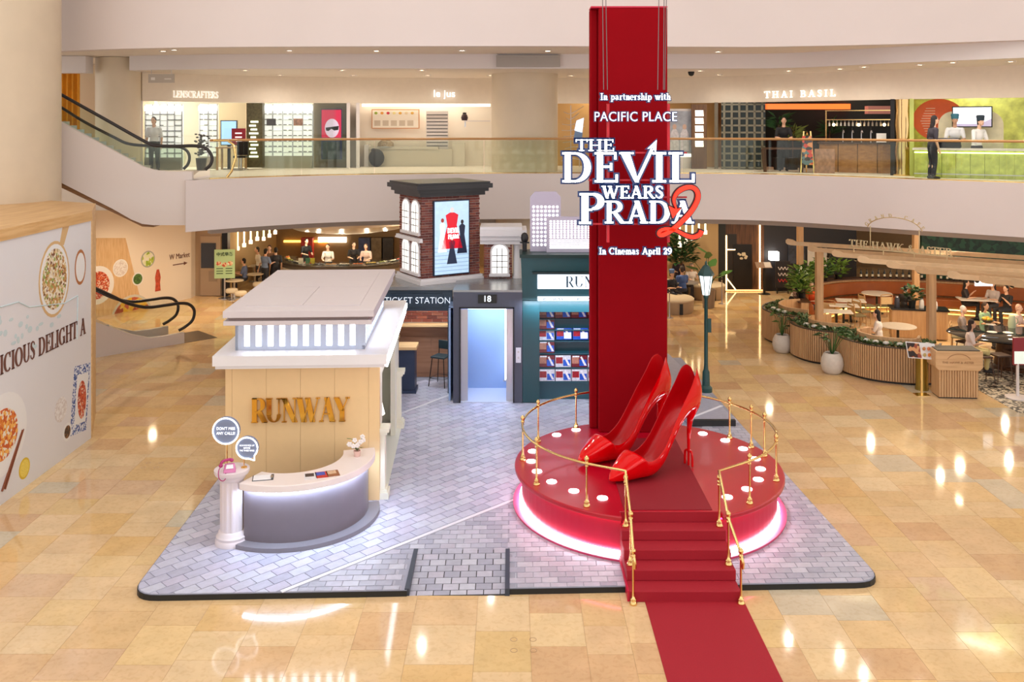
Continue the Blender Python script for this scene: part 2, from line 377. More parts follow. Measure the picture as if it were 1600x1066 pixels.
# ================================================================ shared materials
white_paint = mat('white_plaster', (222,214,212), .6, noise=.02, nscale=.6)
pink_paint = mat('gallery_plaster', (220,209,206), .6, noise=.02, nscale=.5)
ceil_paint = mat('ceiling_plaster', (228,216,202), .7, noise=.02)
beige_stone = mat('column_stone', (216,200,176), .55, noise=.04, nscale=1.2, bump=.05, bscale=5)
gold = mat('brass', (236,200,132), .17, 1)
wood_gold = mat('handrail_wood', (190,140,85), .3)
black_mat = mat('black_edge', (22,24,22), .5)
dark_metal = mat('dark_metal', (38,36,36), .35, .6)
steel = mat('brushed_steel', (196,196,202), .28, .9)
whiteglow = glow('white_light', (245,248,255), 4.0)
warmglow = glow('warm_light', (255,224,170), 5.0)
downglow = glow('downlight_lens', (255,236,205), 14.0)
clear_glass = glass('clear_glass', (248,250,247))
green_glass = glass('green_edge_glass', (243,247,240))
oak = wood('oak_veneer', (196,160,118), (176,138,96), 3, .5, 2)
oak_x = wood('oak_beam', (206,172,132), (188,152,110), 3, .5, 0)
dark_wood = wood('dark_wood', (92,60,38), (66,42,28), 3, .4, 2)
brick_cols = [(128,66,54),(112,56,48),(140,78,62),(98,50,46),(120,62,56),(134,84,72)]
brick_mat = mat('red_brick', (120,62,52), .8, noise=.12, nscale=20, rand=brick_cols)
mortar = mat('mortar', (205,196,190), .9)
def FB(name, x0, y0, x1, y1, d, th, m, parent=None, **kw):
    """box facing the hall whose front (at depth d) spans a photo rectangle"""
    a = D(x0,y0,d); b = D(x1,y1,d); bevel = kw.pop('bevel',0)
    return MB().box(a.x, d, b.z, b.x, d+th, a.z).build(name, m, parent, bevel=bevel, **kw)
# ================================================================ floor: marble slabs
tile_cols = [(222,188,142),(218,182,136),(225,195,152),(212,174,134),(220,182,128),(226,199,160),(215,180,146),(223,190,140),(210,170,130),(227,194,144),(220,186,146),(217,184,132),(224,192,150),(221,187,140),(224,194,154),(216,178,136),(222,188,146),(219,184,138),(204,188,164)]
tile_cols = [(r_+2,g_+4,b_+2) for r_,g_,b_ in tile_cols]
def marble(name, island):
    m = mat(name, (220,180,130), .07, noise=.07, nscale=2.2, rand=tile_cols, island=island, spec=.55)
    nt = m.node_tree; b = nt.nodes['Principled BSDF']; src = b.inputs['Base Color'].links[0].from_socket
    g = nt.nodes.new('ShaderNodeNewGeometry'); n = nt.nodes.new('ShaderNodeTexNoise'); n.inputs['Scale'].default_value = 13; n.inputs['Detail'].default_value = 8
    n.inputs['Distortion'].default_value = .6
    nt.links.new(g.outputs['Position'], n.inputs['Vector'])
    rp = nt.nodes.new('ShaderNodeValToRGB'); rp.color_ramp.elements[0].position = .38; rp.color_ramp.elements[1].position = .5
    rp.color_ramp.elements[0].color = (.94,.91,.88,1); rp.color_ramp.elements[1].color = (1,1,1,1)
    mx = nt.nodes.new('ShaderNodeVectorMath'); mx.operation = 'MULTIPLY'
    nt.links.new(n.outputs['Fac'], rp.inputs[0]); nt.links.new(src, mx.inputs[0]); nt.links.new(rp.outputs[0], mx.inputs[1])
    nt.links.new(mx.outputs[0], b.inputs['Base Color'])
    return m
marble_p, marble_f = marble('marble_slab', False), marble('marble_slab_far', True)
floor = MB().box(-26,-4,-.3,28,50,-.004).build('floor', mat('marble_grout',(190,158,116),.3), kind='structure')
BASE = [(-5.62,13.6),(5.62,14.0),(5.02,27.5),(-6.0,27.5)]
tiles = []
x = -23.0
trnd = random.Random(3)
while x < 25:
    w = trnd.choice((.6,.75,.75,.9)); y = 6.4 + trnd.random()*.7
    while y < 45:
        l = trnd.choice((.55,.7,.7,.85,.95))
        if abs(x+w/2) < .5526*(y+l) + 5.0 and y+l > 8.5:
            if not (-5.3 < x and x+w < 4.7 and y > 14.3 and y+l < 27.2): tiles.append((x,y,w,l))
        y += l
    x += w
tiles.sort(key=lambda t: (not (abs(t[0]+t[2]/2) < .5526*(t[1]+t[3])+.3 and t[1]+t[3] > 11.6), t[1]))
unit = MB().box(-.5,-.5,-.02,.5,.5,0).mesh('tile', marble_p)
for x,y,w,l in tiles[:300]:
    put('tile', unit, floor, loc=(x+w/2,y+l/2,0), scale=(w-.006,l-.006,1))
mb = MB()
for x,y,w,l in tiles[300:]: mb.box(x+.003,y+.003,-.02,x+w-.003,y+l-.003,0)
mb.build('distant_tiles', marble_f, floor, kind='stuff')
ringm = MB().arc((0,0),.04,.05,0,.002,0,2*PI,20).mesh('floor_ring', mat('floor_ring',(176,142,104),.3))
for (px,py),lb in (((818,1008),'four small ring marks in the marble in front of the ramp'),((238,727),'four small ring marks in the marble left of the cream booth')):
    p_ = G(px,py); t_ = thing('floor_sockets',lb,'floor socket',(p_.x,p_.y,0))
    for dx in (-.13,.13):
        for dy in (-.13,.13): put('socket_ring',ringm,t_,loc=(dx,dy,0))
# ================================================================ first-floor gallery: slab, fascia, ceiling rings
gal = smooth_curve([G(*p,5.5) for p in ((290,282.5),(345,280),(400,278),(500,275),(620,273),(800,271.7),(950,271.7),(1100,272),(1200,273.2),(1300,276.2),(1400,280),(1500,283.4),(1600,286.8),(1760,292),(1950,298.5),(2200,307))], 4)
galxy = [(p.x,p.y) for p in gal]
def offset(pts, t):
    out = []
    for i in range(len(pts)):
        a = Vector(pts[max(i-1,0)]); b = Vector(pts[min(i+1,len(pts)-1)]); d = (b-a).normalized(); out.append((pts[i][0]-d.y*t, pts[i][1]+d.x*t))
    return out
g0 = galxy[0]
MB().prism([(g0[0]-.05,g0[1]+.3)] + offset(galxy,.25)[1:] + [(30,18),(30,50),(-26,50),(-26,31),(-10.4,31)], 4.14, 5.5).build('floor_gallery', [ceil_paint], kind='structure')
MB().wall([(g0[0]-.25,g0[1]+2.5),(g0[0]-.1,g0[1]+.25)]+galxy, .3, 4.12, 5.505).build('wall_gallery_front', pink_paint, smooth=30, kind='structure')
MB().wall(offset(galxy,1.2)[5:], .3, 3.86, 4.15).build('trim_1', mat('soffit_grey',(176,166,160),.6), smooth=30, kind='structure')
# glass balustrade along the gallery edge
bal = thing('glass_balustrade', 'long curved glass balustrade with a wooden handrail along the upper gallery edge', 'balustrade', (0,0,5.5))
inner = smooth_curve([Vector((p[0],p[1],0)) for p in offset(galxy,.12)[3:]], 2)
pts = [(p.x,p.y) for p in inner]
seg = 8
for i in range(0, len(pts)-1, seg):
    q = pts[i:i+seg+1]
    if len(q) < 2: continue
    a = Vector(q[0]); b = Vector(q[1]); q[0] = tuple(a + (b-a)*.06)
    MB().wall(q, .015, .02, 1.02).build('pane', green_glass, bal)
MB().wall(pts, .05, 0, .035).build('shoe_channel', gold, bal)
MB().tube([(p[0],p[1],1.07) for p in pts], .034, 8).build('handrail', wood_gold, bal, smooth=60)
a = Vector((*pts[0],1.07)); rl = Vector((-.72,-.12,0))
MB().tube([a+Vector((.1,0,0)), a+Vector((.5,-.05,0)), a+Vector((.68,-.1,-.12)), a+Vector((.74,-.1,-.45)), a+Vector((.62,-.1,-.85)), a+Vector((.5,-.1,-1.0))], .035, 8).build('handrail_end', gold, bal, smooth=60)
# ceiling rings over the gallery and the atrium fascia
r1 = smooth_curve([G(*p,9.05) for p in ((20,84),(95,80),(200,76),(400,73),(800,72),(1100,73),(1200,73),(1400,69),(1600,62.5),(1760,56),(1950,48),(2200,38))], 4)
r2 = smooth_curve([G(*p,8.64) for p in ((202,109.5),(300,108),(400,107),(800,107),(1000,107),(1200,106.5),(1300,103),(1400,98),(1500,94),(1600,90),(1760,84),(1950,77),(2200,68))], 4)
r1p = [(p.x,p.y) for p in r1]; r2p = [(p.x,p.y) for p in r2]
MB().wall(r1p, .3, 9.05, 14).build('wall_atrium_front', pink_paint, smooth=30, kind='structure')
MB().prism(offset(r1p,.1) + [(30,18),(30,50),(-26,50),(-26,27)], 9.06, 9.3).build('ceiling_ring', ceil_paint, kind='structure')
MB().prism([(r2p[0][0]-.2,34)] + offset(r2p,.1) + [(30,17),(30,50),(-16,50)], 8.64, 9.04).build('ceiling_gallery', ceil_paint, kind='structure')
MB().wall([(r2p[0][0]-.2,34)]+r2p, .15, 8.635, 9.06).build('wall_ring_front', white_paint, smooth=30, kind='structure')
mb = MB()
for q_ in ((-26,-12,-11,50),(11,-12,28,50),(-11,-12,11,2),(-11,19,11,50)): mb.box(q_[0],q_[1],16,q_[2],q_[3],16.4)
ca = mb.build('ceiling_atrium', white_paint, kind='structure')
lens = MB().cyl((0,0,0),.13,.06,10).mesh('sparkle_lens', glow('sparkle_glow',(255,244,226),45))  # discs out of view, added to give the shoes sparkling reflections
for y_ in (3,6,9,12,15,18):
    MB().box(-11,y_-.15,15.7,11,y_+.15,16.2).build('sparkle_beam', white_paint, ca)  # unseen beam added to carry the sparkle discs
    for i in range(9): put('sparkle_lens', lens, ca, loc=(-9.6+i*2.4,y_,15.63))
# ventilation grille set into the ring
vg = thing('air_grille', 'long grey air grille set into the pale ceiling ring', 'vent', (0,0,0))
k = D(825,95,26.9)
MB().box(-.92+k.x,26.86,8.68,k.x+1.85-.92,27.0,9.02).build('backing', mat('grille_grey',(176,168,160),.6), vg)
for i in range(8): MB().box(-.9+k.x,26.83,8.70+i*.04,k.x+.91,26.88,8.725+i*.04).build('slat', mat('grille_slat',(186,178,170),.5), vg)
# recessed downlights
dl = MB().lathe([(.055,0),(.055,.02)], 12).mesh('downlight_lens', downglow)
rimm = MB().lathe([(.055,0),(.085,-.006),(.09,.01),(.055,.02)], 14).mesh('downlight_trim', white_paint)
def downlight(p, label, group, s=1):
    t = thing('downlight', label, 'ceiling light', p, 0, group); t.scale = (s,s,s)
    put('trim_ring', rimm, t); put('lens', dl, t)
for n_,(px,py) in enumerate(((255,80),(272,78),(452,79),(588,79.5),(722,79),(856,79.5),(1122,81))):
    p = G(px,py,9.05); downlight((p.x,p.y,9.045), 'small downlight in the narrow soffit above the gallery, number %s from the left' % ORD[n_], 'soffit downlights', 1.25)
for n_,(px,py) in enumerate(((383,109.5),(437,117),(535,109.5),(552,117.5),(659,109.5),(668,117.5),(767,117.5),(892,118),(1094,110.5),(1123,116.5),(1232,110.5),(1312,107.5),(1350,104.5),(1437,101),(1489,97.5),(1579,96))):
    p = G(px,py,8.64); downlight((p.x,p.y,8.632), 'round downlight in the shop corridor ceiling, number %s from the left' % ORD[n_], 'corridor downlights', 1.5); spot('corridor_lamp', (p.x,p.y,8.6), 75)
# ================================================================ columns
MB().lathe([(1.8,0),(1.8,13)],40,(-13.47,23.6,0)).build('wall_column_near', beige_stone, smooth=30, kind='structure')
MB().lathe([(1.07,0),(1.07,8.64)],32,(.41,30.0,0)).build('wall_column_gallery', beige_stone, smooth=30, kind='structure')
MB().lathe([(.66,5.5),(.66,9.05)],24,(-12.15,28.6,0)).build('wall_column_shop', beige_stone, smooth=30, kind='structure')
MB().box(-16,27.6,8.55,-12.7,28.1,9.05).build('trim_2', white_paint, kind='structure')
MB().box(-20,31.6,5.5,-12.2,31.9,9.05).build('wall_gallery_left', mat('cream_wall',(232,214,184),.6), kind='structure')
c = thing('curtain', 'golden yellow pleated curtain hanging beside the escalator top', 'curtain', (0,0,0))
pl = [(-15.3+i*.035, 30.2+.05*sin(i*1.25)) for i in range(36)]
MB().wall(pl,.02,5.52,8.75).build('pleated_cloth', mat('yellow_cloth',(222,150,30),.7,noise=.1,nscale=4), c, smooth=50)
MB().box(-15.4,30.1,8.75,-14.0,30.3,8.82).build('curtain_rail', steel, c)
# ================================================================ shop fronts on the gallery
Sf = smooth_curve([Vector(((px-800)*d/F,d,0)) for px,d in ((222,29.0),(400,31.3),(560,32.2),(767,32.6),(1000,32.5),(1120,31.6),(1200,30.5),(1400,27.4),(1600,25.4),(1720,24.3),(1950,22.6),(2200,21.0))], 6)
Sp = [(p.x,p.y) for p in Sf]
MB().wall(Sp, .25, 7.75, 8.65).build('wall_shop_header', mat('header_plaster',(230,216,198),.6,noise=.02), smooth=30, kind='structure')
def shop_depth(px):
    if px <= 800+Sf[0].x*F/Sf[0].y: return Sf[0].y
    for a,b in zip(Sf,Sf[1:]):
        pa = 800+a.x*F/a.y; pb = 800+b.x*F/b.y
        if pa <= px <= pb: return a.y+(b.y-a.y)*(px-pa)/(pb-pa)
    return Sf[-1].y
def shop_wall(name, px0, px1, deep, m, z1=8.64):
    q = []
    for i in range(9):
        px = px0+(px1-px0)*i/8; d = shop_depth(min(max(px,222),2190))+deep; q.append(((px-800)*d/F,d))
    return MB().wall(q,.15,5.5,z1).build(name, m, smooth=30, kind='structure')
def shop_side(name, px, deep, m, d0=0, th=.12):
    d = shop_depth(px)+d0; X = (px-800)*d/F; d2 = d+deep; X2 = X*d2/d
    return MB().wall([(X,d),(X2,d2)], th, 5.5, 7.76).build(name, m, kind='structure')
optic_dark = mat('shop_dark',(70,60,46),.4)
shop_wall('wall_optician_back', 216, 547, 3.0, mat('optic_wall',(206,196,176),.6))
shop_side('wall_optician_left', 223, 3.0, white_paint); shop_side('wall_partition_one', 547, 3.0, white_paint)
shop_wall('wall_juice_back', 545, 800, 1.6, mat('juice_wall',(240,228,212),.6)); shop_side('wall_juice_left', 562, 1.6, white_paint)
shop_wall('wall_boutique_back', 840, 1130, 1.3, mat('boutique_wall',(196,158,104),.5)); 
shop_wall('wall_thai_back', 1110, 1415, 2.6, mat('thai_wall',(16,32,36),.6)); shop_side('wall_partition_two', 1122, 2.6, mat('thai_frame',(120,110,92),.5)); shop_side('wall_partition_three', 1398, 2.4, dark_metal)
shop_wall('wall_green_back', 1415, 2180, 1.9, mat('moss_print',(206,212,120),.6,noise=.3,nscale=4)); shop_side('wall_partition_four', 1428, 1.9, mat('moss_side',(190,200,110),.6))
for x,y,p,c in ((-11,31,50,(1,.97,.92)),(-7.5,33,50,(1,.97,.92)),(-3,33.2,18,(1,.93,.82)),(3.5,33,20,(1,.85,.6)),(9.3,32,10,(1,.6,.35)),(11.5,30,14,(1,.75,.5)),(14.5,27.2,45,(1,.97,.8))):
    area('shop_fill',(x,y+.5,8.5),2.2,.7,p*1.6,c)  # fill lights hidden behind the header, added to light the shop interiors
# letters over the shops
white_sign = glow('sign_white',(255,252,244),1.0)
def shop_sign(name, text, px0, px1, ptop, pbot, label, kind='serif', m=white_sign, T=.15, track=0):
    pm = (px0+px1)/2; d = shop_depth(pm); da = shop_depth(px0); db = shop_depth(px1)
    a = Vector(((px0-800)*da/F,da)); b = Vector(((px1-800)*db/F,db)); rz = math.atan2(b.y-a.y,b.x-a.x); w = (b-a).length
    z0 = D(pm,pbot,d).z; z1 = D(pm,ptop,d).z
    if kind == 'serif':
        o = thing(name,label,'sign')
        for mb in serif_words(text,0,0,z1-z0,w,T=T,t=.08,depth=.04,track=track): mb.build('word_letters',m,o)
    else:
        me = sans(text,1,.02,align='LEFT'); xs = [v.co.x for v in me.vertices]; zs = [v.co.z for v in me.vertices]
        s = w/(max(xs)-min(xs)); s2 = (z1-z0)/(max(zs)-min(zs)); me.transform(Matrix.Translation((-min(xs)*s,0,-min(zs)*s2)) @ Matrix.Diagonal((s,1,s2,1)))
        me.materials.clear(); me.materials.append(m); o = put(name,me,label=label,cat='sign')
    o.location = (a.x+sin(rz)*.09, a.y-cos(rz)*.09, z0); o.rotation_euler = (0,0,rz)
    return o
shop_sign('shop_sign','LENSCRAFTERS',269,340,142.5,153,'raised white capitals over the bright eyewear shop',m=mat('sign_cream',(255,250,240),.4,es=.35))
shop_sign('shop_sign','le jus',678,711,141,155,'white glowing lowercase letters over the juice bar','sans',glow('juice_white',(255,255,255),1.0))
shop_sign('shop_sign','THAI BASIL',1196,1307,141.5,152,'widely spaced white capitals over the dark restaurant with orange ceiling',track=.3,T=.13)
# ================================================================ hoarding with printed food on the left
print_white = mat('hoarding_print',(226,226,232),.35,noise=.015,nscale=.8)
ash = wood('ash_trim', (222,184,130),(204,160,104),2,.4,1)
hd = thing('printed_hoarding','tall white printed hoarding with ash wood edging and food pictures','hoarding',(-9.4,20.7,0))
MB().box(-.1,-11,.0,0,0,5.0).build('printed_panel', print_white, hd)
MB().prism([(0,-11),(0.02,0),(-.75,1.9),(-3,3.2),(-3.5,3.2),(-3.5,-11)],5.0,5.08).build('wood_top', ash, hd)
MB().prism([(.02,0),(-.08,-.02),(-.82,1.85),(-.75,1.9)],0,5.0).build('wood_jamb', ash, hd)
MB().box(-.05,-11,4.86,.03,0,5.02).build('top_trim', ash, hd)
def decal(name, parent, c, r, mats_prof, elong=1, th=.004, squash=1, n=28):
    """flat print: concentric rings on the x=0 face; c=(y,z)"""
    o = None
    for i,(f,m) in enumerate(mats_prof):
        vs = [(.004+i*.003, c[0]+r*f*cos(2*PI*k/n)*squash, c[1]+r*f*elong*sin(2*PI*k/n)) for k in range(n)]
        vs += [(v[0]-.003,v[1],v[2]) for v in vs]
        me = MB().add(vs,[tuple(range(n)),tuple(range(2*n-1,n-1,-1))]+[(k,k+n,(k+1)%n+n,(k+1)%n) for k in range(n)])
        o = me.build(name if i == 0 else 'print_layer', m, parent if i == 0 else o0)
        if i == 0: o0 = o
    return o0
def food(name, cols, sc=14):
    """speckled food-print material"""
    if name in MATS: return MATS[name]
    m = mat(name,cols[0],.5); nt = m.node_tree; b = nt.nodes['Principled BSDF']; g = nt.nodes.new('ShaderNodeNewGeometry')
    v = nt.nodes.new('ShaderNodeTexVoronoi'); v.inputs['Scale'].default_value = sc; nt.links.new(g.outputs['Position'],v.inputs['Vector'])
    s = nt.nodes.new('ShaderNodeSeparateColor'); nt.links.new(v.outputs['Color'],s.inputs[0])
    rp = nt.nodes.new('ShaderNodeValToRGB'); rp.color_ramp.interpolation = 'CONSTANT'; el = rp.color_ramp.elements
    while len(el) < len(cols): el.new(.5)
    for i,c in enumerate(cols): el[i].position = i/len(cols); el[i].color = lin(c)
    nt.links.new(s.outputs[0],rp.inputs[0]); nt.links.new(rp.outputs[0],b.inputs['Base Color']); return m
noodle = food('noodle_print',[(222,202,160),(190,140,80),(150,170,90),(236,226,206),(120,70,40),(240,230,215),(200,160,100)],20)
rim_tan = mat('plate_tan',(214,178,128),.5); rim_white = mat('plate_white',(236,236,238),.5); rim_blue = food('plate_blue',[(50,80,150),(226,230,240),(70,100,170),(226,230,240)],30)
lobster = food('lobster_print',[(196,70,40),(170,50,30),(214,110,70),(230,200,180)],24); brown_ink = mat('brown_ink',(110,68,58),.5)
def H2(px,py):
    """photo pixel -> (y,z) on the hoarding face x=-9.4 in hoarding coordinates"""
    d = -9.4*F/(px-800); return (d-20.7, EYE-(py-HY)*d/F)
p = H2(85,436); decal('bowl_print',hd,p,.78,((1,rim_tan),(.92,rim_white),(.8,noodle)),elong=1.0,squash=.82)
a = H2(96,384); b_ = H2(103,352)
MB().add([(.003,a[0]-.1,a[1]),(.003,a[0]+.1,a[1]),(.003,b_[0]+.16,b_[1]),(.003,b_[0]-.14,b_[1]),(.001,a[0]-.1,a[1]),(.001,a[0]+.1,a[1]),(.001,b_[0]+.16,b_[1]),(.001,b_[0]-.14,b_[1])],[(0,1,2,3),(7,6,5,4),(0,4,5,1),(1,5,6,2),(2,6,7,3),(3,7,4,0)]).build('spoon_handle_print', rim_tan, hd)
p = H2(127,417); decal('small_bowl_print',hd,(p[0]-.05,p[1]),.32,((1,mat('bowl_brown',(178,112,64),.5)),(.82,rim_white)),elong=1.2,squash=.8)
p = H2(129.5,620); 
mb = MB(); mb.m = Matrix.Translation((0,p[0],p[1])) @ Matrix.Rotation(R(-8),4,'X')
mb.box(.0005,-.5,-.75,.0015,.26,.7).build('plate_print', rim_blue, hd)
mb = MB(); mb.m = Matrix.Translation((0,p[0],p[1])) @ Matrix.Rotation(R(-8),4,'X')
mb.box(.001,-.34,-.55,.0025,.2,.5).build('plate_centre_print', rim_white, hd)
decal('lobster_print',hd,(p[0]-.05,p[1]-.05),.36,((1,lobster),),elong=1.15,squash=.55)
p = H2(95,640); decal('rice_bowl_print',hd,p,.26,((1,food('rice_print',[(226,222,222),(236,234,236),(214,206,206)],22)),))
p = H2(105,675); decal('sauce_dish_print',hd,p,.19,((1,rim_white),(.7,food('pepper_print',[(80,60,50),(130,90,60),(60,44,40)],26))))
p = H2(38,732); decal('lemon_print',hd,p,.2,((1,mat('lemon_rind',(226,190,50),.5)),(.82,mat('lemon_flesh',(240,214,96),.5,noise=.1,nscale=30))))
p = H2(4,680); decal('platter_print',hd,p,.85,((1,rim_white),(.62,food('prawn_print',[(222,130,50),(236,226,210),(200,90,40),(240,180,90)],18))),elong=.9)
a = H2(34,672); b_ = H2(2,768)
for o_ in (0,.05):
    MB().tube([(.012,a[0]+o_,a[1]),(.012,b_[0]+o_*2,b_[1])],[.012,.022],6).build('chopstick_print', mat('chopstick',(130,70,44),.4), hd)
mb = MB(Matrix.Translation((.012,0,0)) @ Matrix.Rotation(R(90),4,'Z'))
serif(mb,'ICIOUS DELIGHT A',17.0-20.7,2.4,.36,T=.17,t=.06,depth=.008,width=3.42)
mb.build('serif_lettering', brown_ink, hd)
# pale blue tablecloth sketch lines on the print
ink = mat('pale_blue_ink',(198,216,222),.5)
q = [H2(x,y) for x,y in ((-40,474),(0,480),(28,472),(45,480),(100,474),(121,462))]
mb = MB(); mb.tube([(.006,u,v) for u,v in q],.014,4); q2 = [H2(x,y) for x,y in ((121,462),(120,530))]; mb.tube([(.006,u,v) for u,v in q2],.014,4)
for i in range(26):
    u,v = H2(trndx:=-20+rnd.random()*115, 492+rnd.random()*50); mb.ell((.003,u,v),.003,.05+.06*rnd.random(),.03+.04*rnd.random(),6,4)
mb.build('sketch_print', ink, hd)
# ================================================================ escalators
esc_white = mat('escalator_cladding',(218,208,204),.5)
rubber = mat('handrail_rubber',(40,36,36),.4)
def polyface(mb, pxs, d, th):
    a = [D(px,py,d) for px,py in pxs]; mb.slabxz([(p.x,p.z) for p in a], d, d+th); return mb
e1 = thing('upper_escalator','white clad escalator rising from the gallery towards the upper left','escalator',(0,0,0))
polyface(MB(),[(40,161),(97,192),(200,248),(222,260),(240,265.5),(262,268),(300,268),(300,352),(290,352),(240,352),(222,350),(205,343),(175,326),(100,288),(40,256)],25.0,.12).build('side_cladding', esc_white, e1)
polyface(MB(),[(40,161),(97,192),(200,248),(222,260),(240,265.5),(262,268),(300,268),(300,300),(230,300),(40,200)],26.3,.1).build('far_cladding', esc_white, e1)
polyface(MB(),[(40,256),(100,288),(175,326),(205,343),(222,350),(240,352),(240,355),(222,354),(172,330),(97,294),(40,264)],25.05,1.3).build('wood_soffit', wood('soffit_wood',(150,108,70),(120,84,54),3,.5,0), e1)
mb = MB()
for i in range(14):
    px = 60+i*12; a = D(px, 178+ (px-97)*.545 , 25.15); mb.box(a.x,25.15,a.z-.95,a.x+.3,26.3,a.z-.55)
mb.build('steps', steel, e1)
def rail_path(pxs, d): return smooth_curve([D(px,py,d) for px,py in pxs],5)
MB().tube(rail_path([(40,116),(94,147),(160,184),(228,222),(246,227.5),(275,228.5),(305,228),(322,232),(331,245),(329,257),(321,265)],25.06),.045,8).build('handrail', rubber, e1, smooth=60)
MB().tube(rail_path([(40,134),(95,167.5),(131,190),(177,214),(202,225),(240,228),(275,229),(290,234),(296,244),(294,256),(287,264)],26.35),.042,8).build('handrail', rubber, e1, smooth=60)
polyface(MB(),[(40,119),(94,150),(228,225),(246,230),(305,231),(320,236),(326,246),(322,258),(316,266),(262,266),(240,263.5),(222,258),(200,246),(97,190),(40,160)],25.05,.015).build('glass_panel', green_glass, e1)
polyface(MB(),[(40,137),(95,170),(177,217),(202,228),(275,231),(288,236),(291,246),(288,257),(281,264),(262,266),(240,263.5),(222,258),(200,246),(97,190),(40,160)],26.34,.015).build('glass_panel', green_glass, e1)
# escalator on the ground floor, rising to the left behind the hoarding
A = Vector((-10.5,29.7,0)); u = Vector((-.731,-.682,0)); nn = Vector((-.682,.731,0))
e2 = thing('ground_escalator','ground floor escalator with looping black handrails in front of the food mural','escalator',(0,0,0))
prof = [(0,.34),(.6,.32),(1.1,.34),(1.7,.55),(2.6,1.0),(5.2,2.5)]
for k,nm in ((0,'near'),(1.25,'far')):
    o = A + nn*k
    vs = []
    for q in (0,.14):
        vs += [o+u*s+nn*q+Vector((0,0,z)) for s,z in prof] + [o+u*5.2+nn*q, o+nn*q]
    n = 8; MB().add(vs,[tuple(range(n)),tuple(range(2*n-1,n-1,-1))]+[(i,i+n,(i+1)%n+n,(i+1)%n) for i in range(n)]).build('skirt', esc_white, e2)
    hp = smooth_curve([o+u*s+nn*.07+Vector((0,0,z)) for s,z in ((5.2,3.5),(2.6,2.0),(1.8,1.52),(1.2,1.3),(.6,1.28),(.1,1.28),(-.2,1.2),(-.36,.98),(-.3,.68),(-.05,.5),(.15,.42))],5)
    MB().tube(hp,.05,8).build('handrail', rubber, e2, smooth=60)
    gv = [(5.2,2.5),(2.6,1.0),(1.7,.55),(1.1,.34),(0,.34),(-.2,.6),(-.3,.9),(-.1,1.2),(.6,1.25),(1.2,1.27),(1.8,1.48),(2.6,1.96),(5.2,3.45)]
    vs = [o+u*s+nn*.06+Vector((0,0,z)) for s,z in gv] + [o+u*s+nn*.075+Vector((0,0,z)) for s,z in gv]; n = len(gv)
    MB().add(vs,[tuple(range(n)),tuple(range(2*n-1,n-1,-1))]+[(i,i+n,(i+1)%n+n,(i+1)%n) for i in range(n)]).build('glass_panel', clear_glass, e2)
mb = MB()
for i in range(12):
    o = A+u*(.3+i*.4)+nn*.15; z = .1 if i < 2 else .1+(i-1.5)*.23
    p = [o,o+u*.4,o+u*.4+nn*1.1,o+nn*1.1]; mb.add([q+Vector((0,0,z-.22)) for q in p]+[q+Vector((0,0,z)) for q in p],[(0,3,2,1),(4,5,6,7),(0,1,5,4),(1,2,6,5),(2,3,7,6),(3,0,4,7)])
mb.build('steps', steel, e2)
pp = [A-u*.0,A-u*1.1,A-u*1.1+nn*1.4,A+nn*1.4]
MB().prism([(p.x,p.y) for p in pp],.0,.012).build('landing_plate', mat('landing_steel',(120,110,98),.35,.7), e2)
# mural wall behind the escalator, its flat prints, and the service door wall
MB().wall([(-12.95,38.4),(-12.95,37.4),(-15.3,33.2),(-19,26)],.2,0,4.2,side=-1).build('wall_mural', mat('mural_white',(236,226,214),.5), kind='structure')
ml = thing('food_mural','printed food mural on the white wall behind the ground floor escalator','mural',(-12.95,37.4,0), math.atan2(33.2-37.4,-15.3+12.95)+PI)
# local x runs along the wall towards the hall, prints face +normal
def mlc(px,py):
    a = Vector((-12.95,37.4)); b = Vector((-15.3,33.2)); d = (b-a).normalized(); k = (px-800)/F
    s = (k*a.y-a.x)/(d.x-k*d.y); q = a+d*s; return -s, EYE-(py-HY)*q.y/F
def mdisc(name, px, py, r, layers, el=1):
    s,z = mlc(px,py); o0 = None
    for i,(f,m) in enumerate(layers):
        n = 26; y = -.01-i*.006
        o = MB().slabxz([(s+r*f*cos(2*PI*k/n), z+r*f*el*sin(2*PI*k/n)) for k in range(n)], y, y+.006).build(name if i == 0 else 'print_layer', m, o0 or ml)
        o0 = o0 or o
a1,z1 = mlc(150,372); a2,z2 = mlc(196,372); a3,z3 = mlc(232,520); a4,z4 = mlc(150,520)
MB().slabxz([(a1,z1),(a2,z2),(a3,z3),(a4,z4)],-.008,0).build('wood_board_print', wood('board_print',(224,192,150),(206,168,122),5,.5,2), ml)
mdisc('soup_print',206,500,.95,((1,mat('enamel_grey',(206,204,196),.5)),(.9,food('soup_print',[(222,176,50),(214,160,44),(190,90,60),(226,190,90),(160,70,50)],5))))
mdisc('rice_print',188,419,.33,((1,rim_white),(.85,MATS['rice_print']))); mdisc('herb_print',215,436,.25,((1,rim_white),(.8,food('herb_print',[(70,110,50),(90,130,60),(50,84,40)],22))))
mdisc('lime_print',231,405,.32,((1,mat('lime_glass',(170,176,170),.4)),(.85,food('lime_print',[(180,200,80),(226,232,190),(150,180,60),(232,232,220)],9)))); mdisc('crab_print',152,446,.7,((1,rim_white),(.72,lobster)))
s,z = mlc(246.5,438)
MB().slabxz([(s-.13,z-.42),(s+.13,z-.42),(s+.1,z-.1),(s+.13,z+.1),(s+.1,z+.25),(s+.05,z+.42),(s-.05,z+.42),(s-.1,z+.25),(s-.13,z+.1),(s-.1,z-.1)],-.012,-.004).build('pepper_mill_print', mat('mill_print',(190,78,54),.4,noise=.3,nscale=9), ml)
s,z = mlc(282,400); sans_obj('wall_lettering','W Market',.3,.004,brown_ink,ml,(s-.05,-.012,z),sx=.8)
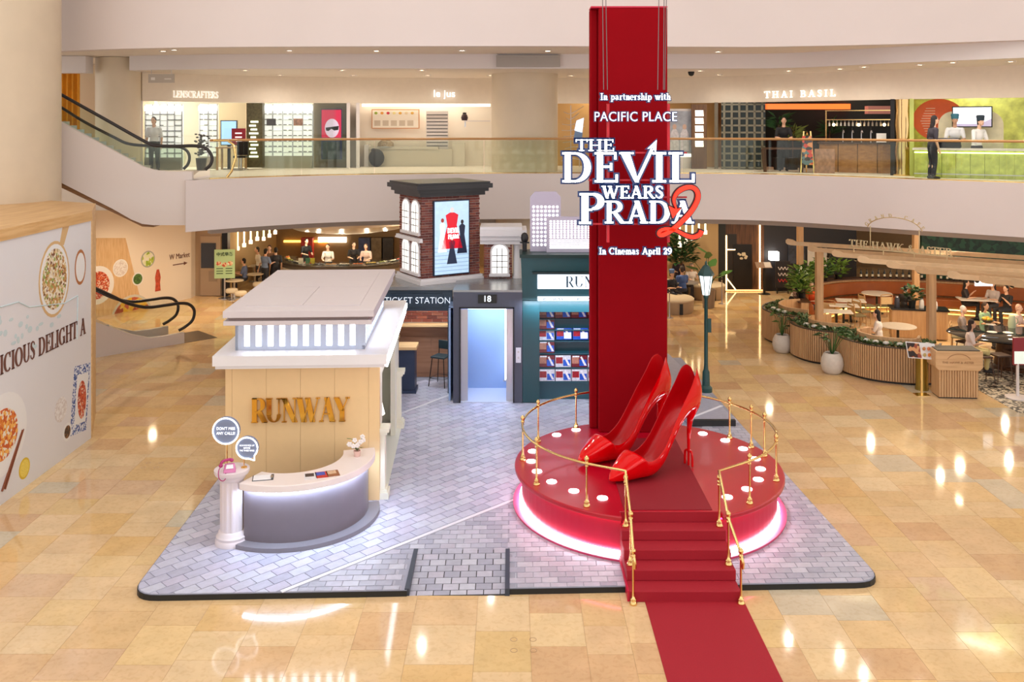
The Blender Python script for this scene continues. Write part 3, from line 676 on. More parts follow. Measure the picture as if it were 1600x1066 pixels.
s,z = mlc(281,413); MB().slabxz([(s-.35,z-.01),(s+.2,z-.01),(s+.2,z-.06),(s+.38,z+.01),(s+.2,z+.08),(s+.2,z+.03),(s-.35,z+.03)],-.012,-.004).build('arrow_print', brown_ink, ml)
s,z = mlc(226,497); sans_obj('wall_lettering','LG',.55,.004,mat('dark_ink',(80,60,40),.5),ml,(s,-.04,z))
bw = mat('service_wall',(176,152,128),.6)
MB().box(-13.1,37.9,0,-11.85,38.1,4.2).build('wall_service', bw, kind='structure')
dr = MB().box(-12.72,37.84,.02,-11.9,37.9,2.45).build('door_1', mat('service_door',(186,162,138),.5), kind='structure')
FB('pane',314,380,337,419,37.8,.03,mat('door_glass',(46,40,38),.15),dr)
FB('door_notice',326,424,339,440,37.82,.02,mat('notice_grey',(166,146,126),.6),dr)
MB().box(-11.85,37.85,0,-11.62,38.2,4.2).build('trim_3', dark_metal, kind='structure')
# ground floor back walls under the gallery
MB().box(-12,46,0,22,46.2,4.2).build('wall_back', mat('restaurant_wall',(150,118,78),.7,noise=.05), kind='structure')
MB().box(-11.9,38.1,0,-11.7,46,4.2).build('wall_restaurant_left', mat('restaurant_side',(190,160,112),.7), kind='structure')
# ================================================================ raised stone-paved base of the display
base_mat = mat('base_black',(26,28,28),.5)
ctr_l, ctr_r = -1.56, -.07                       # ramp between these x
def yfront(x): return 13.6 + (x+5.62)*.0356
def zb(x, y):
    if ctr_l-1e-4 <= x <= ctr_r+1e-4 and y < 15.3:
        t = (y - yfront(x))/1.3
        return max(0.004, min(.1, .004+.096*t))
    return .1
def rounded(poly, r):
    out = []
    for i,p in enumerate(poly):
        a = Vector(poly[i-1]); b = Vector(p); c = Vector(poly[(i+1)%len(poly)])
        u1 = (a-b).normalized(); u2 = (c-b).normalized(); rr = r if i < 2 else .01
        p0 = b+u1*rr; p2 = b+u2*rr
        for k in range(7):
            t = k/6; out.append(tuple(p0*(1-t)**2 + b*2*t*(1-t)*.92 + b*2*t*(1-t)*.08 + p2*t*t))
    return out
outline = rounded(BASE,.42)
plinth = thing('paved_display_base','large low display base paved with grey stone setts and edged in black','platform',(0,0,0))
# body with a ramp cut: left block, right block, back block
def clipped(poly, x0=None, x1=None, y0=None):
    q = list(poly)
    if x0 is not None: q = clip(q,-1,0,-x0)
    if x1 is not None: q = clip(q,1,0,x1)
    if y0 is not None: q = clip(q,0,-1,-y0)
    return q
yr = yfront(-.8)+1.3
MB().prism(clipped(outline,x1=ctr_l),0,.08).build('base_block', base_mat, plinth)
MB().prism(clipped(outline,x0=ctr_r),0,.08).build('base_block', base_mat, plinth)
MB().prism(clipped(outline,ctr_l,ctr_r,yr),0,.08).build('base_block', base_mat, plinth)
y0 = yfront(-.8)
MB().add([(ctr_l,y0,0),(ctr_r,y0,0),(ctr_r,yr,0),(ctr_l,yr,0),(ctr_r,yr,.088),(ctr_l,yr,.088)],[(0,1,4,5),(1,2,4),(0,5,3),(2,3,5,4),(0,3,2,1)]).build('ramp', base_mat, plinth)
grout = mat('sett_grout',(156,158,174),.8)
inl = [((p[0])*.998,(p[1]-20)*.998+20) for p in outline]
for q_ in (clipped(inl,x1=ctr_l),clipped(inl,x0=ctr_r),clipped(inl,ctr_l,ctr_r,yr)): MB().prism(q_,.08,.09).build('mortar_bed',grout,plinth)
for x in (ctr_l,ctr_r):
    MB().box(x-.035,y0-.01,0,x+.035,yr,.106).build('ramp_kerb', mat('ramp_kerb',(48,58,74),.4), plinth)
pav_a = [(192,194,214),(184,186,208),(200,200,220),(176,178,200),(190,188,210),(196,200,218)]
pav_b = [(178,180,196),(170,172,188),(186,186,202),(162,164,182),(182,180,196),(190,192,206)]
PM = {}
for nm,cs in (('a',pav_a),('b',pav_b)):
    for isl in (False,True): PM[nm,isl] = mat('sett_'+nm+('_far' if isl else ''),(200,200,214),.42,noise=.07,nscale=9,rand=cs,island=isl,bump=.1,bscale=30)
# the kerb line splits two paving patterns
L0 = Vector((-3.5,13.6)); L1 = Vector((.35,17.35)); ld = (L1-L0).normalized(); ln = Vector((-ld.y,ld.x)); lc = ln.dot(L0)
inset = [Vector(p) for p in rounded([(-5.6,13.62),(5.6,14.02),(5.0,27.48),(-5.98,27.48)],.42)]
cen = Vector((0,20))
def cut(poly, reg):
    q = poly
    n = len(inset)
    for i in range(n):
        a = inset[i]; b = inset[(i+1)%n]; e = b-a
        if e.length < 1e-6: continue
        nx,ny = e.y,-e.x; l = math.hypot(nx,ny)
        c_ = (nx*a.x+ny*a.y)
        q = clip(q,nx/l,ny/l,c_/l)
        if len(q) < 3: return None
    if reg == 'a': q = clip(q,-ln.x,-ln.y,-(lc+.05))
    else: q = clip(q,ln.x,ln.y,lc-.05)
    return q if len(q) >= 3 else None
pcs = []
def area2(q): return abs(sum(q[i][0]*q[(i+1)%len(q)][1]-q[(i+1)%len(q)][0]*q[i][1] for i in range(len(q))))/2
def hidden(c):
    x,y = c
    if (x-2.47)**2+(y-16.94)**2 < 2.3**2: return True
    if -5.1 < x < -2.75 and 17.1 < y < 21.2: return True
    if (x+3.86)**2+(y-16.4)**2 < 1.2**2: return True
    return y > 24.9
ww,hh,gp = .25,.17,.007
for j in range(0,72):                                     # straight courses, right of the kerb line
    y = 13.4+j*hh
    for i in range(0,48):
        x = -5.8+i*ww+(j%2)*ww/2
        yy = y + (x+5.62)*.0356
        q = cut([(x+gp,yy+gp),(x+ww-gp,yy+gp+.0356*ww),(x+ww-gp,yy+hh-gp+.0356*ww),(x+gp,yy+hh-gp)],'b')
        if q and area2(q) > .004:
            c_ = (x+ww/2,yy+hh/2)
            if hidden(c_): continue
            for sub in (clip(q,1,0,ctr_l),clip(clip(q,-1,0,-ctr_l),1,0,ctr_r),clip(q,-1,0,-ctr_r)):
                if len(sub) > 2 and area2(sub) > .003: pcs.append((yy,'b',sub))
ww,hh = .34,.21
for j in range(-2,70):                                    # courses parallel to the kerb, left of it
    for i in range(-30,50):
        s0 = i*ww+(j%2)*ww/2; t0 = j*hh+.06
        P = [L0+ld*a+ln*b for a,b in ((s0+gp,t0+gp),(s0+ww-gp,t0+gp),(s0+ww-gp,t0+hh-gp),(s0+gp,t0+hh-gp))]
        c_ = L0+ld*(s0+ww/2)+ln*(t0+hh/2)
        if not (-6.4 < c_.x < 2 and 13.2 < c_.y < 25.2) or hidden(c_): continue
        q = cut([tuple(p) for p in P],'a')
        if q and area2(q) > .004: pcs.append((c_.y,'a',q))
pcs.sort(key=lambda t: t[0])
far = {'a':MB(),'b':MB()}
def sett(mb,q):
    n = len(q); mb.add([(x,y,zb(x,y)-.014) for x,y in q]+[(x,y,zb(x,y)) for x,y in q],[tuple(range(n,2*n))]+[(i,(i+1)%n,(i+1)%n+n,i+n) for i in range(n)])
cnt = {'a':0,'b':0}
for y,r_,q in pcs:
    if cnt['a']+cnt['b'] < 300:
        cnt[r_] += 1; mb = MB(); sett(mb,q); mb.build('paving_sett',PM[r_,False],plinth)
    else: sett(far[r_],q)
for r_ in 'ab': far[r_].build('distant_setts',PM[r_,True],plinth,kind='stuff')
kerb_white = mat('kerb_white',(228,230,240),.4)
MB().beam((L0.x+.09,L0.y+.09,.1),(L1.x+.3,L1.y+.3,.1),.07,.012).build('kerb_line',kerb_white,plinth)
a = G(617,650,.1); b = G(706,616,.1); MB().beam((a.x,a.y,.1),(b.x,b.y,.1),.07,.012).build('kerb_line',kerb_white,plinth)
MB().box(4.05,21.2,.1,5.12,21.3,.235).build('back_kerb', base_mat, plinth)
MB().prism([(4.05,21.3),(5.12,21.3),(4.62,27.4),(3.6,27.4)],.1,.235).build('back_paving', PM['b',True], plinth)
MB().beam((4.2,21.45,.238),(5.05,22.3,.238),.07,.012).build('kerb_line',kerb_white,plinth)
# ================================================================ round red platform with stairs and runner
PC = Vector((2.47,16.94)); PR = 2.42; sx0,sx1 = 1.74,3.34; ytop = 14.84
red = mat('red_lacquer',(180,8,36),.3,noise=.03,coat=.15); red_carpet = mat('red_carpet',(158,6,32),.75,noise=.06,nscale=60,bump=.15,bscale=160)
red_dark = mat('red_runner',(136,6,28),.7,noise=.06,nscale=60); red_side = mat('red_drum',(196,18,60),.4)
pf = thing('red_round_platform','round glossy red platform with a glowing rim and white floor lights','platform',(PC.x,PC.y,.1))
def notch(r, n=96):
    pts = []
    for i in range(n):
        a = 2*PI*i/n; x = PC.x+r*cos(a); y = PC.y+r*sin(a)
        if sx0-.005 < x < sx1+.005 and y < 16: continue
        pts.append((a if a > -PI/2 else a, x-PC.x, y-PC.y))
    # start right of the notch, go counter-clockwise to its left
    pts = sorted(pts, key=lambda t: (t[0]+PI/2) % (2*PI))
    q = [(x,y) for _,x,y in pts]
    yl = -math.sqrt(r*r-(sx0-PC.x)**2); yrr = -math.sqrt(r*r-(sx1-PC.x)**2)
    return [(sx1-PC.x,yrr)] + q + [(sx0-PC.x,yl)]
def disc(r, z0, z1): 
    q = notch(r); return MB().prism(q+[(sx0-PC.x,ytop-PC.y),(sx1-PC.x,ytop-PC.y)],z0,z1)
disc(PR,.62,.70).build('platform_top', red, pf, bevel=.02)
disc(PR-.13,.0,.62).build('drum', red_side, pf)
q = notch(PR+.03); MB().wall(q,.2,.0,.035).build('base_ring', mat('pink_ring',(200,70,110),.4), pf, smooth=30)
q = notch(PR-.09); MB().wall(q,.03,.04,.11).build('light_strip', glow('stage_led',(250,245,255),14), pf, smooth=30)
q = notch(PR-.10); MB().wall(q,.025,.60,.615).build('rim_light', glow('rim_led',(255,60,130),6), pf, smooth=30)
for px,py in ((305,335),(228,355),(133,420),(127,460),(150,500),(208,541),(296,578),(410,606),(808,350),(897,377),(968,410),(1018,450),(1037,490),(1028,532),(983,570),(905,602)):
    w = G(780+px/2.54,540+py/2.54,.8); v = Vector((w.x-PC.x,w.y-PC.y))
    if v.length > 2.26: v *= 2.26/v.length
    MB().lathe([(.09,.70),(.085,.712),(.0001,.716)],18,(v.x,v.y,0)).build('stage_light', glow('stage_light',(255,250,255),8), pf, smooth=50)
st = thing('red_carpeted_stairs','five red carpeted steps leading up to the round platform','stairs',((sx0+sx1)/2,13.58,0))
w2 = (sx1-sx0)/2
for i in range(5):
    MB().box(-w2-.02,i*.315,.16*i if i else 0,w2+.02,1.255,.16*(i+1)).build('step', red_carpet, st, bevel=.012)
MB().box(-w2-.045,.02,0,-w2-.02,1.2,.155).build('side_board', red_side, st)
MB().box(1.95,7.0,.0,3.40,13.58,.014).build('red_carpet', red_carpet, label='red carpet runner on the marble in front of the stairs', cat='carpet')
MB().box(1.80,14.9,.801,3.22,18.3,.81).build('platform_runner', red_dark, label='dark red runner lying on the platform under the shoes', cat='carpet')
# ================================================================ brass railings
prof = [(.055,0),(.06,.02),(.05,.04),(.038,.06),(.045,.075),(.028,.1),(.02,.13),(.017,.2),(.017,.64),(.03,.66),(.02,.68),(.034,.70),(.034,.72),(.02,.735),(.034,.755),(.04,.78),(.032,.805),(.018,.82),(.008,.83),(.0001,.832)]
postm = MB().lathe(prof,12).mesh('post', gold, 50)
def ppos(px,py,z): 
    w = G(780+px/2.54,540+py/2.54,z); return w
left_r = thing('brass_railing','polished brass post railing curving round the left side of the red platform','railing',(0,0,0))
right_r = thing('brass_railing','polished brass post railing curving round the right side of the red platform','railing',(0,0,0))
RR = 2.28
def on_rim(px,py):
    w = ppos(px,py,.8); v = Vector((w.x-PC.x,w.y-PC.y)).normalized()*RR; return Vector((PC.x+v.x,PC.y+v.y,.8))
Lp = [on_rim(*p) for p in ((288,322),(139,380),(87,455),(170,550),(378,618))]
Rp = [on_rim(*p) for p in ((920,368),(1028,402),(1056,440),(1074,535),(946,610))]
stairL = [Vector((sx0+.06,15.0-.33,.64)),Vector((sx0+.06,14.05,.32)),Vector((sx0+.03,13.52,0))]
stairR = [Vector((sx1-.06,15.0-.33,.64)),Vector((sx1-.06,14.05,.32)),Vector((sx1+.0,13.52,0))]
for par,P in ((left_r,Lp+stairL),(right_r,Rp+stairR)):
    for p in P: put('post', postm, par, loc=p)
def rim_arc(a0,a1,n,z):
    return [Vector((PC.x+RR*cos(a0+(a1-a0)*i/n),PC.y+RR*sin(a0+(a1-a0)*i/n),z)) for i in range(n+1)]
ang = lambda p: math.atan2(p.y-PC.y,p.x-PC.x)
zr = .8+.70
pathL = rim_arc(R(105),ang(Lp[-1])+2*PI+.0,40,zr) + [stairL[0]+Vector((.0,.02,.87)),stairL[1]+Vector((0,0,.72)),stairL[2]+Vector((0,0,.74)),stairL[2]+Vector((0.02,-.06,.62)),stairL[2]+Vector((.02,-.03,.54))]
pathR = rim_arc(R(62),ang(Rp[-1]),40,zr) + [stairR[0]+Vector((.0,.02,.87)),stairR[1]+Vector((0,0,.72)),stairR[2]+Vector((0,0,.74)),stairR[2]+Vector((.02,-.06,.62)),stairR[2]+Vector((.02,-.03,.54))]
MB().tube(pathL,.022,8).build('rail', gold, left_r, smooth=60)
MB().tube(pathR,.022,8).build('rail', gold, right_r, smooth=60)
# ================================================================ giant red stilettos
shoe_red = mat('patent_red',(214,0,8),.05,coat=.12,spec=.32); shoe_in = mat('shoe_lining',(176,2,12),.3,coat=.1,spec=.3)
KEY = [ # u, bottom z, half width, rim/top z, open(0-1)
 (0,.05,.015,.085,0),(.05,.03,.075,.13,0),(.16,.012,.155,.205,0),(.32,.0,.23,.30,0),(.46,0,.275,.38,0),(.54,0,.29,.40,.05),(.60,.0,.30,.39,.75),(.70,.0,.305,.385,1),(.84,.02,.30,.45,1),(1.0,.13,.285,.61,1),
 (1.15,.34,.265,.85,1),(1.3,.58,.255,1.11,1),(1.45,.77,.25,1.35,1),(1.6,.89,.245,1.57,1),(1.74,.95,.23,1.76,1),(1.84,.98,.195,1.85,1),(1.92,1.05,.14,1.87,1),(1.965,1.18,.07,1.80,1)]
def make_shoe():
    NB, NT = 14, 14; secs = []
    dense = []
    for i in range(len(KEY)-1):
        for k in range(4):
            t = k/4; a = KEY[max(i-1,0)]; b = KEY[i]; c = KEY[i+1]; d = KEY[min(i+2,len(KEY)-1)]
            dense.append(tuple(.5*(2*b[j]+(c[j]-a[j])*t+(2*a[j]-5*b[j]+4*c[j]-d[j])*t*t+(3*b[j]-a[j]-3*c[j]+d[j])*t**3) if j else b[0]+(c[0]-b[0])*t for j in range(5)))
    dense.append(KEY[-1])
    vs = []; N = NB+NT
    for u,zb_,w,zt,op in dense:
        op = min(1,max(0,op)); w = max(w,.01); h = zt-zb_
        for i in range(NB):           # outer shell: left rim -> sole -> right rim
            a = PI + PI*i/(NB-1); x = w*cos(a); s_ = -sin(a)
            e = abs(s_)**.75; zz = zt - h*e
            x *= (1+.10*(1-abs(cos(a))**2)*0)
            lean = 1-.12*op*((zz-zb_)/max(h,.01))**2
            vs.append((u - (.10*op*0), x*lean, zz))
        for i in range(NT):           # inside (open) or top of the toe (closed): right rim -> left rim
            a = PI*(i+.5)/NT; x = w*.93*cos(a); 
            closed_z = zt + h*.12*sin(a)
            lean = 1-.12*op*(1-sin(a)**.8)**2
            open_z = zt - (h-.045)*abs(sin(a))**.6
            vs.append((u, (x if op > .3 else x*1.03)*(lean), closed_z*(1-op)+open_z*op))
    vs = [(u-(.17*max(0,(u-1.45)/.5)*max(0,z-1.35)/.5 if u > 1.45 else 0),y,z) for u,y,z in vs]
    n = len(dense); fs = []; mi = []
    for i in range(n-1):
        for j in range(N):
            j2 = (j+1)%N; fs.append((i*N+j,i*N+j2,(i+1)*N+j2,(i+1)*N+j)); mi.append(1 if (j >= NB-1 and dense[i][4] > .5) else 0)
    fs += [tuple(range(N)),tuple((n-1)*N+j for j in range(N-1,-1,-1))]; mi += [0,0]
    mb = MB(); mb.v = vs; mb.f = fs; mb.mi = mi
    me = mb.mesh('upper',[shoe_red,shoe_in],50); return me
shoe_me = make_shoe()
heel = MB(); heel.tube(smooth_curve([(1.78,0,1.14),(1.76,0,.98),(1.73,0,.8),(1.705,0,.55),(1.70,0,.30)],4),[.15,.145,.135,.12,.105,.09,.075,.062,.052,.046,.042,.038,.034,.03,.028,.026,.026],10)
heel.tube([(1.70,0,.36),(1.70,0,.24)],.026,8)
heel.tube(smooth_curve([(1.70,-.1,.0),(1.70,-.095,.2),(1.70,-.07,.255),(1.70,0,.27),(1.70,.07,.255),(1.70,.095,.2),(1.70,.1,.0)],5),.02,8); heel.tube([(1.70,0,.27),(1.70,0,0)],.02,8)
heel_me = heel.mesh('trident_heel', shoe_red, 60)
for toe,rz,lb in ((Vector((1.68,15.97,.811)),R(30),'giant glossy red stiletto nearest the stairs with a pitchfork heel'),(Vector((1.2,16.84,.811)),R(26.5),'giant glossy red stiletto standing behind the other against the red column')):
    t = thing('giant_stiletto',lb,'shoe',toe,rz,'pair of giant red shoes'); o = put('upper',shoe_me,t); sd = o.modifiers.new('s','SUBSURF'); sd.levels = sd.render_levels = 2
    put('trident_heel',heel_me,t); t.scale = (1.04,1.04,1)
# ================================================================ red fabric column behind the shoes
rc = thing('red_fabric_column','tall red fabric covered column rising from the platform','column',(2.45,18.9,.8))
red_cloth = mat('red_fabric',(138,0,14),.75,noise=.03,nscale=2,spec=.1)
MB().box(-.70,-.24,0,.68,.26,8.56).build('fabric_cover', red_cloth, rc, bevel=.02)
MB().box(-.86,.0,0,-.70,.26,8.56).build('side_fold', red_cloth, rc, bevel=.03)
MB().box(-.86,-.24,8.56,.68,.26,8.59).build('top_frame', red_side, rc)
# ================================================================ hanging film sign
SD = 17.4
sg = thing('hanging_film_sign','large illuminated white film title sign hanging on cables before the red column','sign',(0,SD,0))
let = glow('letter_white',(250,252,255),1.5); edge = mat('letter_edge',(30,40,70),.4,es=.1,ecol=(90,130,220)); redlet = glow('letter_red',(255,40,18),1.3); redtube = mat('sign_frame_red',(196,20,40),.4)
def s2(px,py): p = D(px,py,SD); return p.x,p.z
def word(nm, text, x0, x1, ytop, ybot, T=.17, t=.06, grow=.034, track=0):
    a = s2(x0,ybot); b = s2(x1,ytop)
    for m1,m2 in zip(serif_words(text,a[0],a[1],b[1]-a[1],b[0]-a[0],T=T,t=t,track=track,depth=.07,y=-.02),serif_words(text,a[0],a[1],b[1]-a[1],b[0]-a[0],T=T,t=t,track=track,grow=grow,depth=.06,y=.03)):
        o = m1.build(nm,let,sg); m2.build('letter_backing',edge,o)
word('film_title_the','THE',899,960,218,236,T=.2,t=.08)
word('film_title_devil','DE',876,967,238,285,T=.2,t=.07)
word('film_title_devil','IL',1017,1087,238,285,T=.2,t=.07)
a = s2(968,238); b = s2(992,285); c_ = s2(1024,224)
for gr,dp,y,m,nm,par in ((0,.07,-.02,let,'film_title_devil',None),(.034,.06,.03,edge,'letter_backing',1)):
    mb = MB(); w = .07+gr
    x0 = s2(976,240)[0]; xb = s2(994,286)[0]; ztop = a[1]; zbot = b[1]
    mb.slabxz([(x0-w,ztop+gr),(x0-w,ztop-.03),(xb-.02-gr,zbot-gr),(xb+.05+gr,zbot-gr),(x0+w+.03,ztop-.03),(x0+w+.03,ztop+gr)],y,y+dp)
    mb.slabxz([(s2(968,238)[0]-gr,ztop+gr),(s2(968,238)[0]-gr,ztop-.035-gr),(s2(990,238)[0]+gr,ztop-.035-gr),(s2(990,238)[0]+gr,ztop+gr)],y,y+dp)
    p0 = s2(995,284); p1 = s2(1019,233); d = Vector((p1[0]-p0[0],p1[1]-p0[1])).normalized(); nn_ = Vector((-d.y,d.x)); p0 = Vector(p0); p1 = Vector(p1)
    q0,q1 = .022+gr,.026+gr
    mb.slabxz([tuple(p0+nn_*q0-d*gr),tuple(p0-nn_*q0-d*gr),tuple(p1-nn_*q1),tuple(p1+nn_*q1)],y,y+dp)
    tip = Vector(s2(1026,219)); mb.slabxz([tuple(tip+d*gr),tuple(tip-d*.22-nn_*(.085+gr)-d*gr),tuple(tip-d*.16-d*gr),tuple(tip-d*.22+nn_*(.085+gr)-d*gr)],y,y+dp)
    o = mb.build(nm,m,o if par else sg)
word('film_title_wears','WEARS',940,1037,290.5,310,T=.2,t=.08)
word('film_title_prada','P',903,944,302,350,T=.22,t=.07)
word('film_title_prada','RADA',944,1084,314,349,T=.2,t=.07)
word('partner_lettering','In partnership with',938,1048,146,156,T=.12,t=.05,grow=.02)
word('date_lettering','In Cinemas April 29',936,1050,387.5,397.5,T=.14,t=.055,grow=.02)
for off,m,nm,y in ((.0,let,'venue_lettering',0),(.03,edge,'letter_backing',.04)):
    me = sans('PACIFIC PLACE',.255,.03,offset=(-.004 if not off else .012),spacing=1.06); xs = [v.co.x for v in me.vertices]; 
    if not off: W0 = max(xs)-min(xs)
    x0 = s2(929,0)[0]; x1 = s2(1057,0)[0]; s_ = (x1-x0)/W0; me.transform(Matrix.Diagonal((s_,1,1,1)))
    me.materials.clear(); me.materials.append(m); o = put(nm,me,sg if not off else o,loc=((x0+x1)/2 if not off else 0,y,D(0,183,SD).z if not off else 0))
# the red figure two with its pointed tail
pts = [(1056,327),(1052,312),(1058,300),(1070,293),(1082,293),(1089,301),(1088,314),(1078,331),(1064,346),(1050,358),(1036,366),(1029,366),(1031,360),(1042,357),(1056,360),(1070,367),(1082,370),(1092,366),(1095,360)]
ctrl = smooth_curve([Vector((*s2(*p),0)) for p in pts],5); cc = [(p.x,p.y) for p in ctrl]; n = len(cc)
wid = [.02+.055*min(1,i/12)*(1 if i < n*.55 else (1-.45*sin(PI*(i/n-.55)/.3) if i < n*.85 else .9)) for i in range(n)]
mb = MB(); ribbon(mb,cc,wid,-.10,-.04); p = Vector(s2(1052,330)); mb.slabxz([(p.x-.02,p.y-.12),(p.x+.12,p.y+.06),(p.x+.04,p.y+.04),(p.x-.09,p.y+.1)],-.10,-.04)
tw = mb.build('red_figure_two',redlet,sg)
mb = MB(); ribbon(mb,cc,[w+.05 for w in wid],-.035,.02,.025); mb.slabxz([(p.x-.03,p.y-.16),(p.x+.17,p.y+.08),(p.x+.04,p.y+.07),(p.x-.13,p.y+.14)],-.035,.02); mb.build('letter_backing',mat('two_edge',(34,12,22),.4),tw)
for px in (951,1046):
    x = s2(px,0)[0]; MB().beam((x,.12,D(0,162,SD).z),(x,.12,D(0,380,SD).z),.05,.05).build('frame_tube',redtube,sg)
for py in (239,282,309,351):
    MB().beam((s2(920,0)[0],.12,D(0,py,SD).z),(s2(1075,0)[0],.12,D(0,py,SD).z),.03,.03).build('frame_tube',redtube,sg)
for px,top in ((944,938),(950,941),(1029,1036),(1038,1042),(1040,1050)):
    a = s2(px,140); b = D(top,-60,SD)
    MB().tube([(a[0],.1,a[1]),(b.x,.1,14)],.008,5).build('cable',mat('cable_grey',(120,110,110),.4,.6),sg)
# ================================================================ cream magazine-office booth
cream = mat('cream_panel',(238,204,152),.45,noise=.015); offwhite = mat('offwhite_lacquer',(232,230,232),.4); pale = mat('pale_cream',(232,230,214),.5)
roofm = mat('roof_grey_white',(208,200,204),.4,noise=.01); boothglow = glow('booth_white_light',(240,247,255),6); coolpanel = mat('cool_panel',(196,206,226),.4)
bo = thing('magazine_office_booth','cream booth with gold lettering, lit clerestory and flat pale roof','booth',(-5.23,16.9,.1),R(2.6))
Wd = 2.8
for i,(a,b) in enumerate(((.0,.12),(.12,.74),(.74,1.36),(1.36,1.98),(1.98,2.6),(2.6,2.8))):
    MB().box(a+.0018,0,0,b-.0018,.1,2.5).build('wall_panel', cream, bo)
MB().box(0,.03,0,Wd,.09,2.5).build('wall_core', mat('panel_gap',(216,180,128),.6), bo)
MB().box(0,.1,0,.1,4.6,2.5).build('side_wall', pale, bo)
MB().box(.1,4.5,0,Wd,4.6,2.5).build('rear_wall', pale, bo)
MB().box(Wd-.1,.1,0,Wd,.5,2.5).build('side_wall', pale, bo); MB().box(Wd-.1,3.5,0,Wd,4.6,2.5).build('side_wall', pale, bo)
MB().box(Wd-.1,.5,2.2,Wd,3.5,2.5).build('door_header', pale, bo)
MB().box(.1,.1,0,Wd+.1,4.5,.015).build('booth_floor', mat('booth_floor',(226,228,220),.35), bo)
MB().box(.1,1.9,0,2.0,2.0,2.5).build('inner_partition', pale, bo)
for y0 in (.02,4.0):
    t_ = MB(); t_.box(Wd,y0,0,Wd+.16,y0+.34,.12).box(Wd,y0+.02,.12,Wd+.13,y0+.32,.17).box(Wd,y0+.04,.17,Wd+.09,y0+.3,1.18).box(Wd,y0+.02,1.18,Wd+.13,y0+.32,1.23).box(Wd,y0,1.23,Wd+.17,y0+.34,1.3)
    t_.build('pilaster', pale, bo)
MB().box(-.10,-.30,2.52,2.92,4.78,2.58).box(-.14,-.34,2.58,2.96,4.82,2.76).build('cornice', offwhite, bo)
MB().box(2.935,-.2,2.5,2.965,4.7,2.56).build('cornice_light', boothglow, bo)
MB().box(2.97,-.3,2.6,2.985,4.8,2.70).build('cornice_light', glow('cornice_led',(240,248,255),3.5), bo)
# clerestory: frame posts with glowing slots
z0,z1 = 2.76,3.36; xa,xb,ya,yb = .16,2.52,.08,3.9
MB().box(xa+.05,ya+.05,z0,xb-.05,yb-.05,z1).build('light_core', boothglow, bo)
n = 10; pitch = (xb-xa-.22)/n
MB().box(xa,ya,z0,xb,ya+.05,z0+.07).build('clerestory_rail', coolpanel, bo); MB().box(xa,ya,z1-.06,xb,ya+.05,z1).build('clerestory_rail', coolpanel, bo)
MB().box(xb-.05,ya,z0,xb,yb,z0+.07).build('clerestory_rail', coolpanel, bo); MB().box(xb-.05,ya,z1-.06,xb,yb,z1).build('clerestory_rail', coolpanel, bo)
MB().box(xa,ya,z0,xa+.05,yb,z1).build('clerestory_side', coolpanel, bo); MB().box(xa,yb-.05,z0,xb,yb,z1).build('clerestory_side', coolpanel, bo)
for i in range(n+1):
    a = xa+.11+i*pitch-.05; MB().box(max(xa,a-.01 if i else xa),ya,z0+.07,min(xb,a+.10 if i < n else xb),ya+.05,z1-.06).build('clerestory_post', coolpanel, bo)
for i in range(19):
    a = ya+.05+i*(yb-ya-.2)/18; MB().box(xb-.05,a,z0+.07,xb,a+.1,z1-.06).build('clerestory_post', coolpanel, bo)
MB().box(.12,-.6,3.36,2.72,4.0,3.44).build('roof_slab', roofm, bo, bevel=.006)
MB().box(.2,-.52,3.44,2.66,3.94,3.5).build('roof_gap', mat('roof_shadow_gap',(150,130,126),.6), bo)
MB().box(.12,-.63,3.5,2.76,4.02,3.62).build('roof_slab', roofm, bo, bevel=.006)
MB().box(.42,-.2,3.62,1.42,1.75,3.63).build('roof_panel', roofm, bo); MB().box(1.43,-.2,3.62,2.46,1.75,3.63).build('roof_panel', roofm, bo); MB().box(.42,1.76,3.62,2.46,3.6,3.63).build('roof_panel', roofm, bo)
goldm = mat('mirror_gold',(214,160,62),.12,1)
mb = MB(); serif(mb,'RUNWAY',0.47,1.47,.44,T=.2,t=.035,depth=.05,y=-.06,width=1.8,track=-.1); mb.build('gold_lettering', goldm, bo)
# lamp and chair inside the doorway
lp = thing('floor_lamp','white shaded lamp just inside the cream booth doorway','lamp',(-2.75,18.6,.115))
MB().lathe([(.12,0),(.12,.02),(.015,.03),(.015,1.15)],14).build('stand', gold, lp, smooth=40); MB().lathe([(.2,1.08),(.12,1.4)],18).build('shade', glow('lamp_shade',(255,250,236),1.6), lp, smooth=40)
# ================================================================ curved reception counter
CC = Vector((-3.86,16.42,.1))
ct = thing('curved_reception_counter','curved grey reception counter with a white top in front of the cream booth','counter',CC)
greyl = mat('counter_grey',(116,108,116),.28,noise=.02); topw = mat('counter_white',(236,226,224),.3)
a0,a1 = R(-115),R(16)
MB().arc((0,0),1.0,1.30,.07,.93,a0,a1,36).build('counter_body', greyl, ct, smooth=30)
MB().arc((0,0),.95,1.50,.0,.07,a0,a1,36).build('plinth', mat('plinth_grey',(126,122,130),.4), ct, smooth=30)
MB().arc((0,0),.86,1.42,.93,1.05,a0,a1,36).build('counter_top', topw, ct, smooth=30, bevel=.012)
MB().arc((0,0),1.345,1.39,.922,.929,R(-113),a1,36).build('counter_light', glow('counter_led',(205,226,255),50), ct, smooth=30)
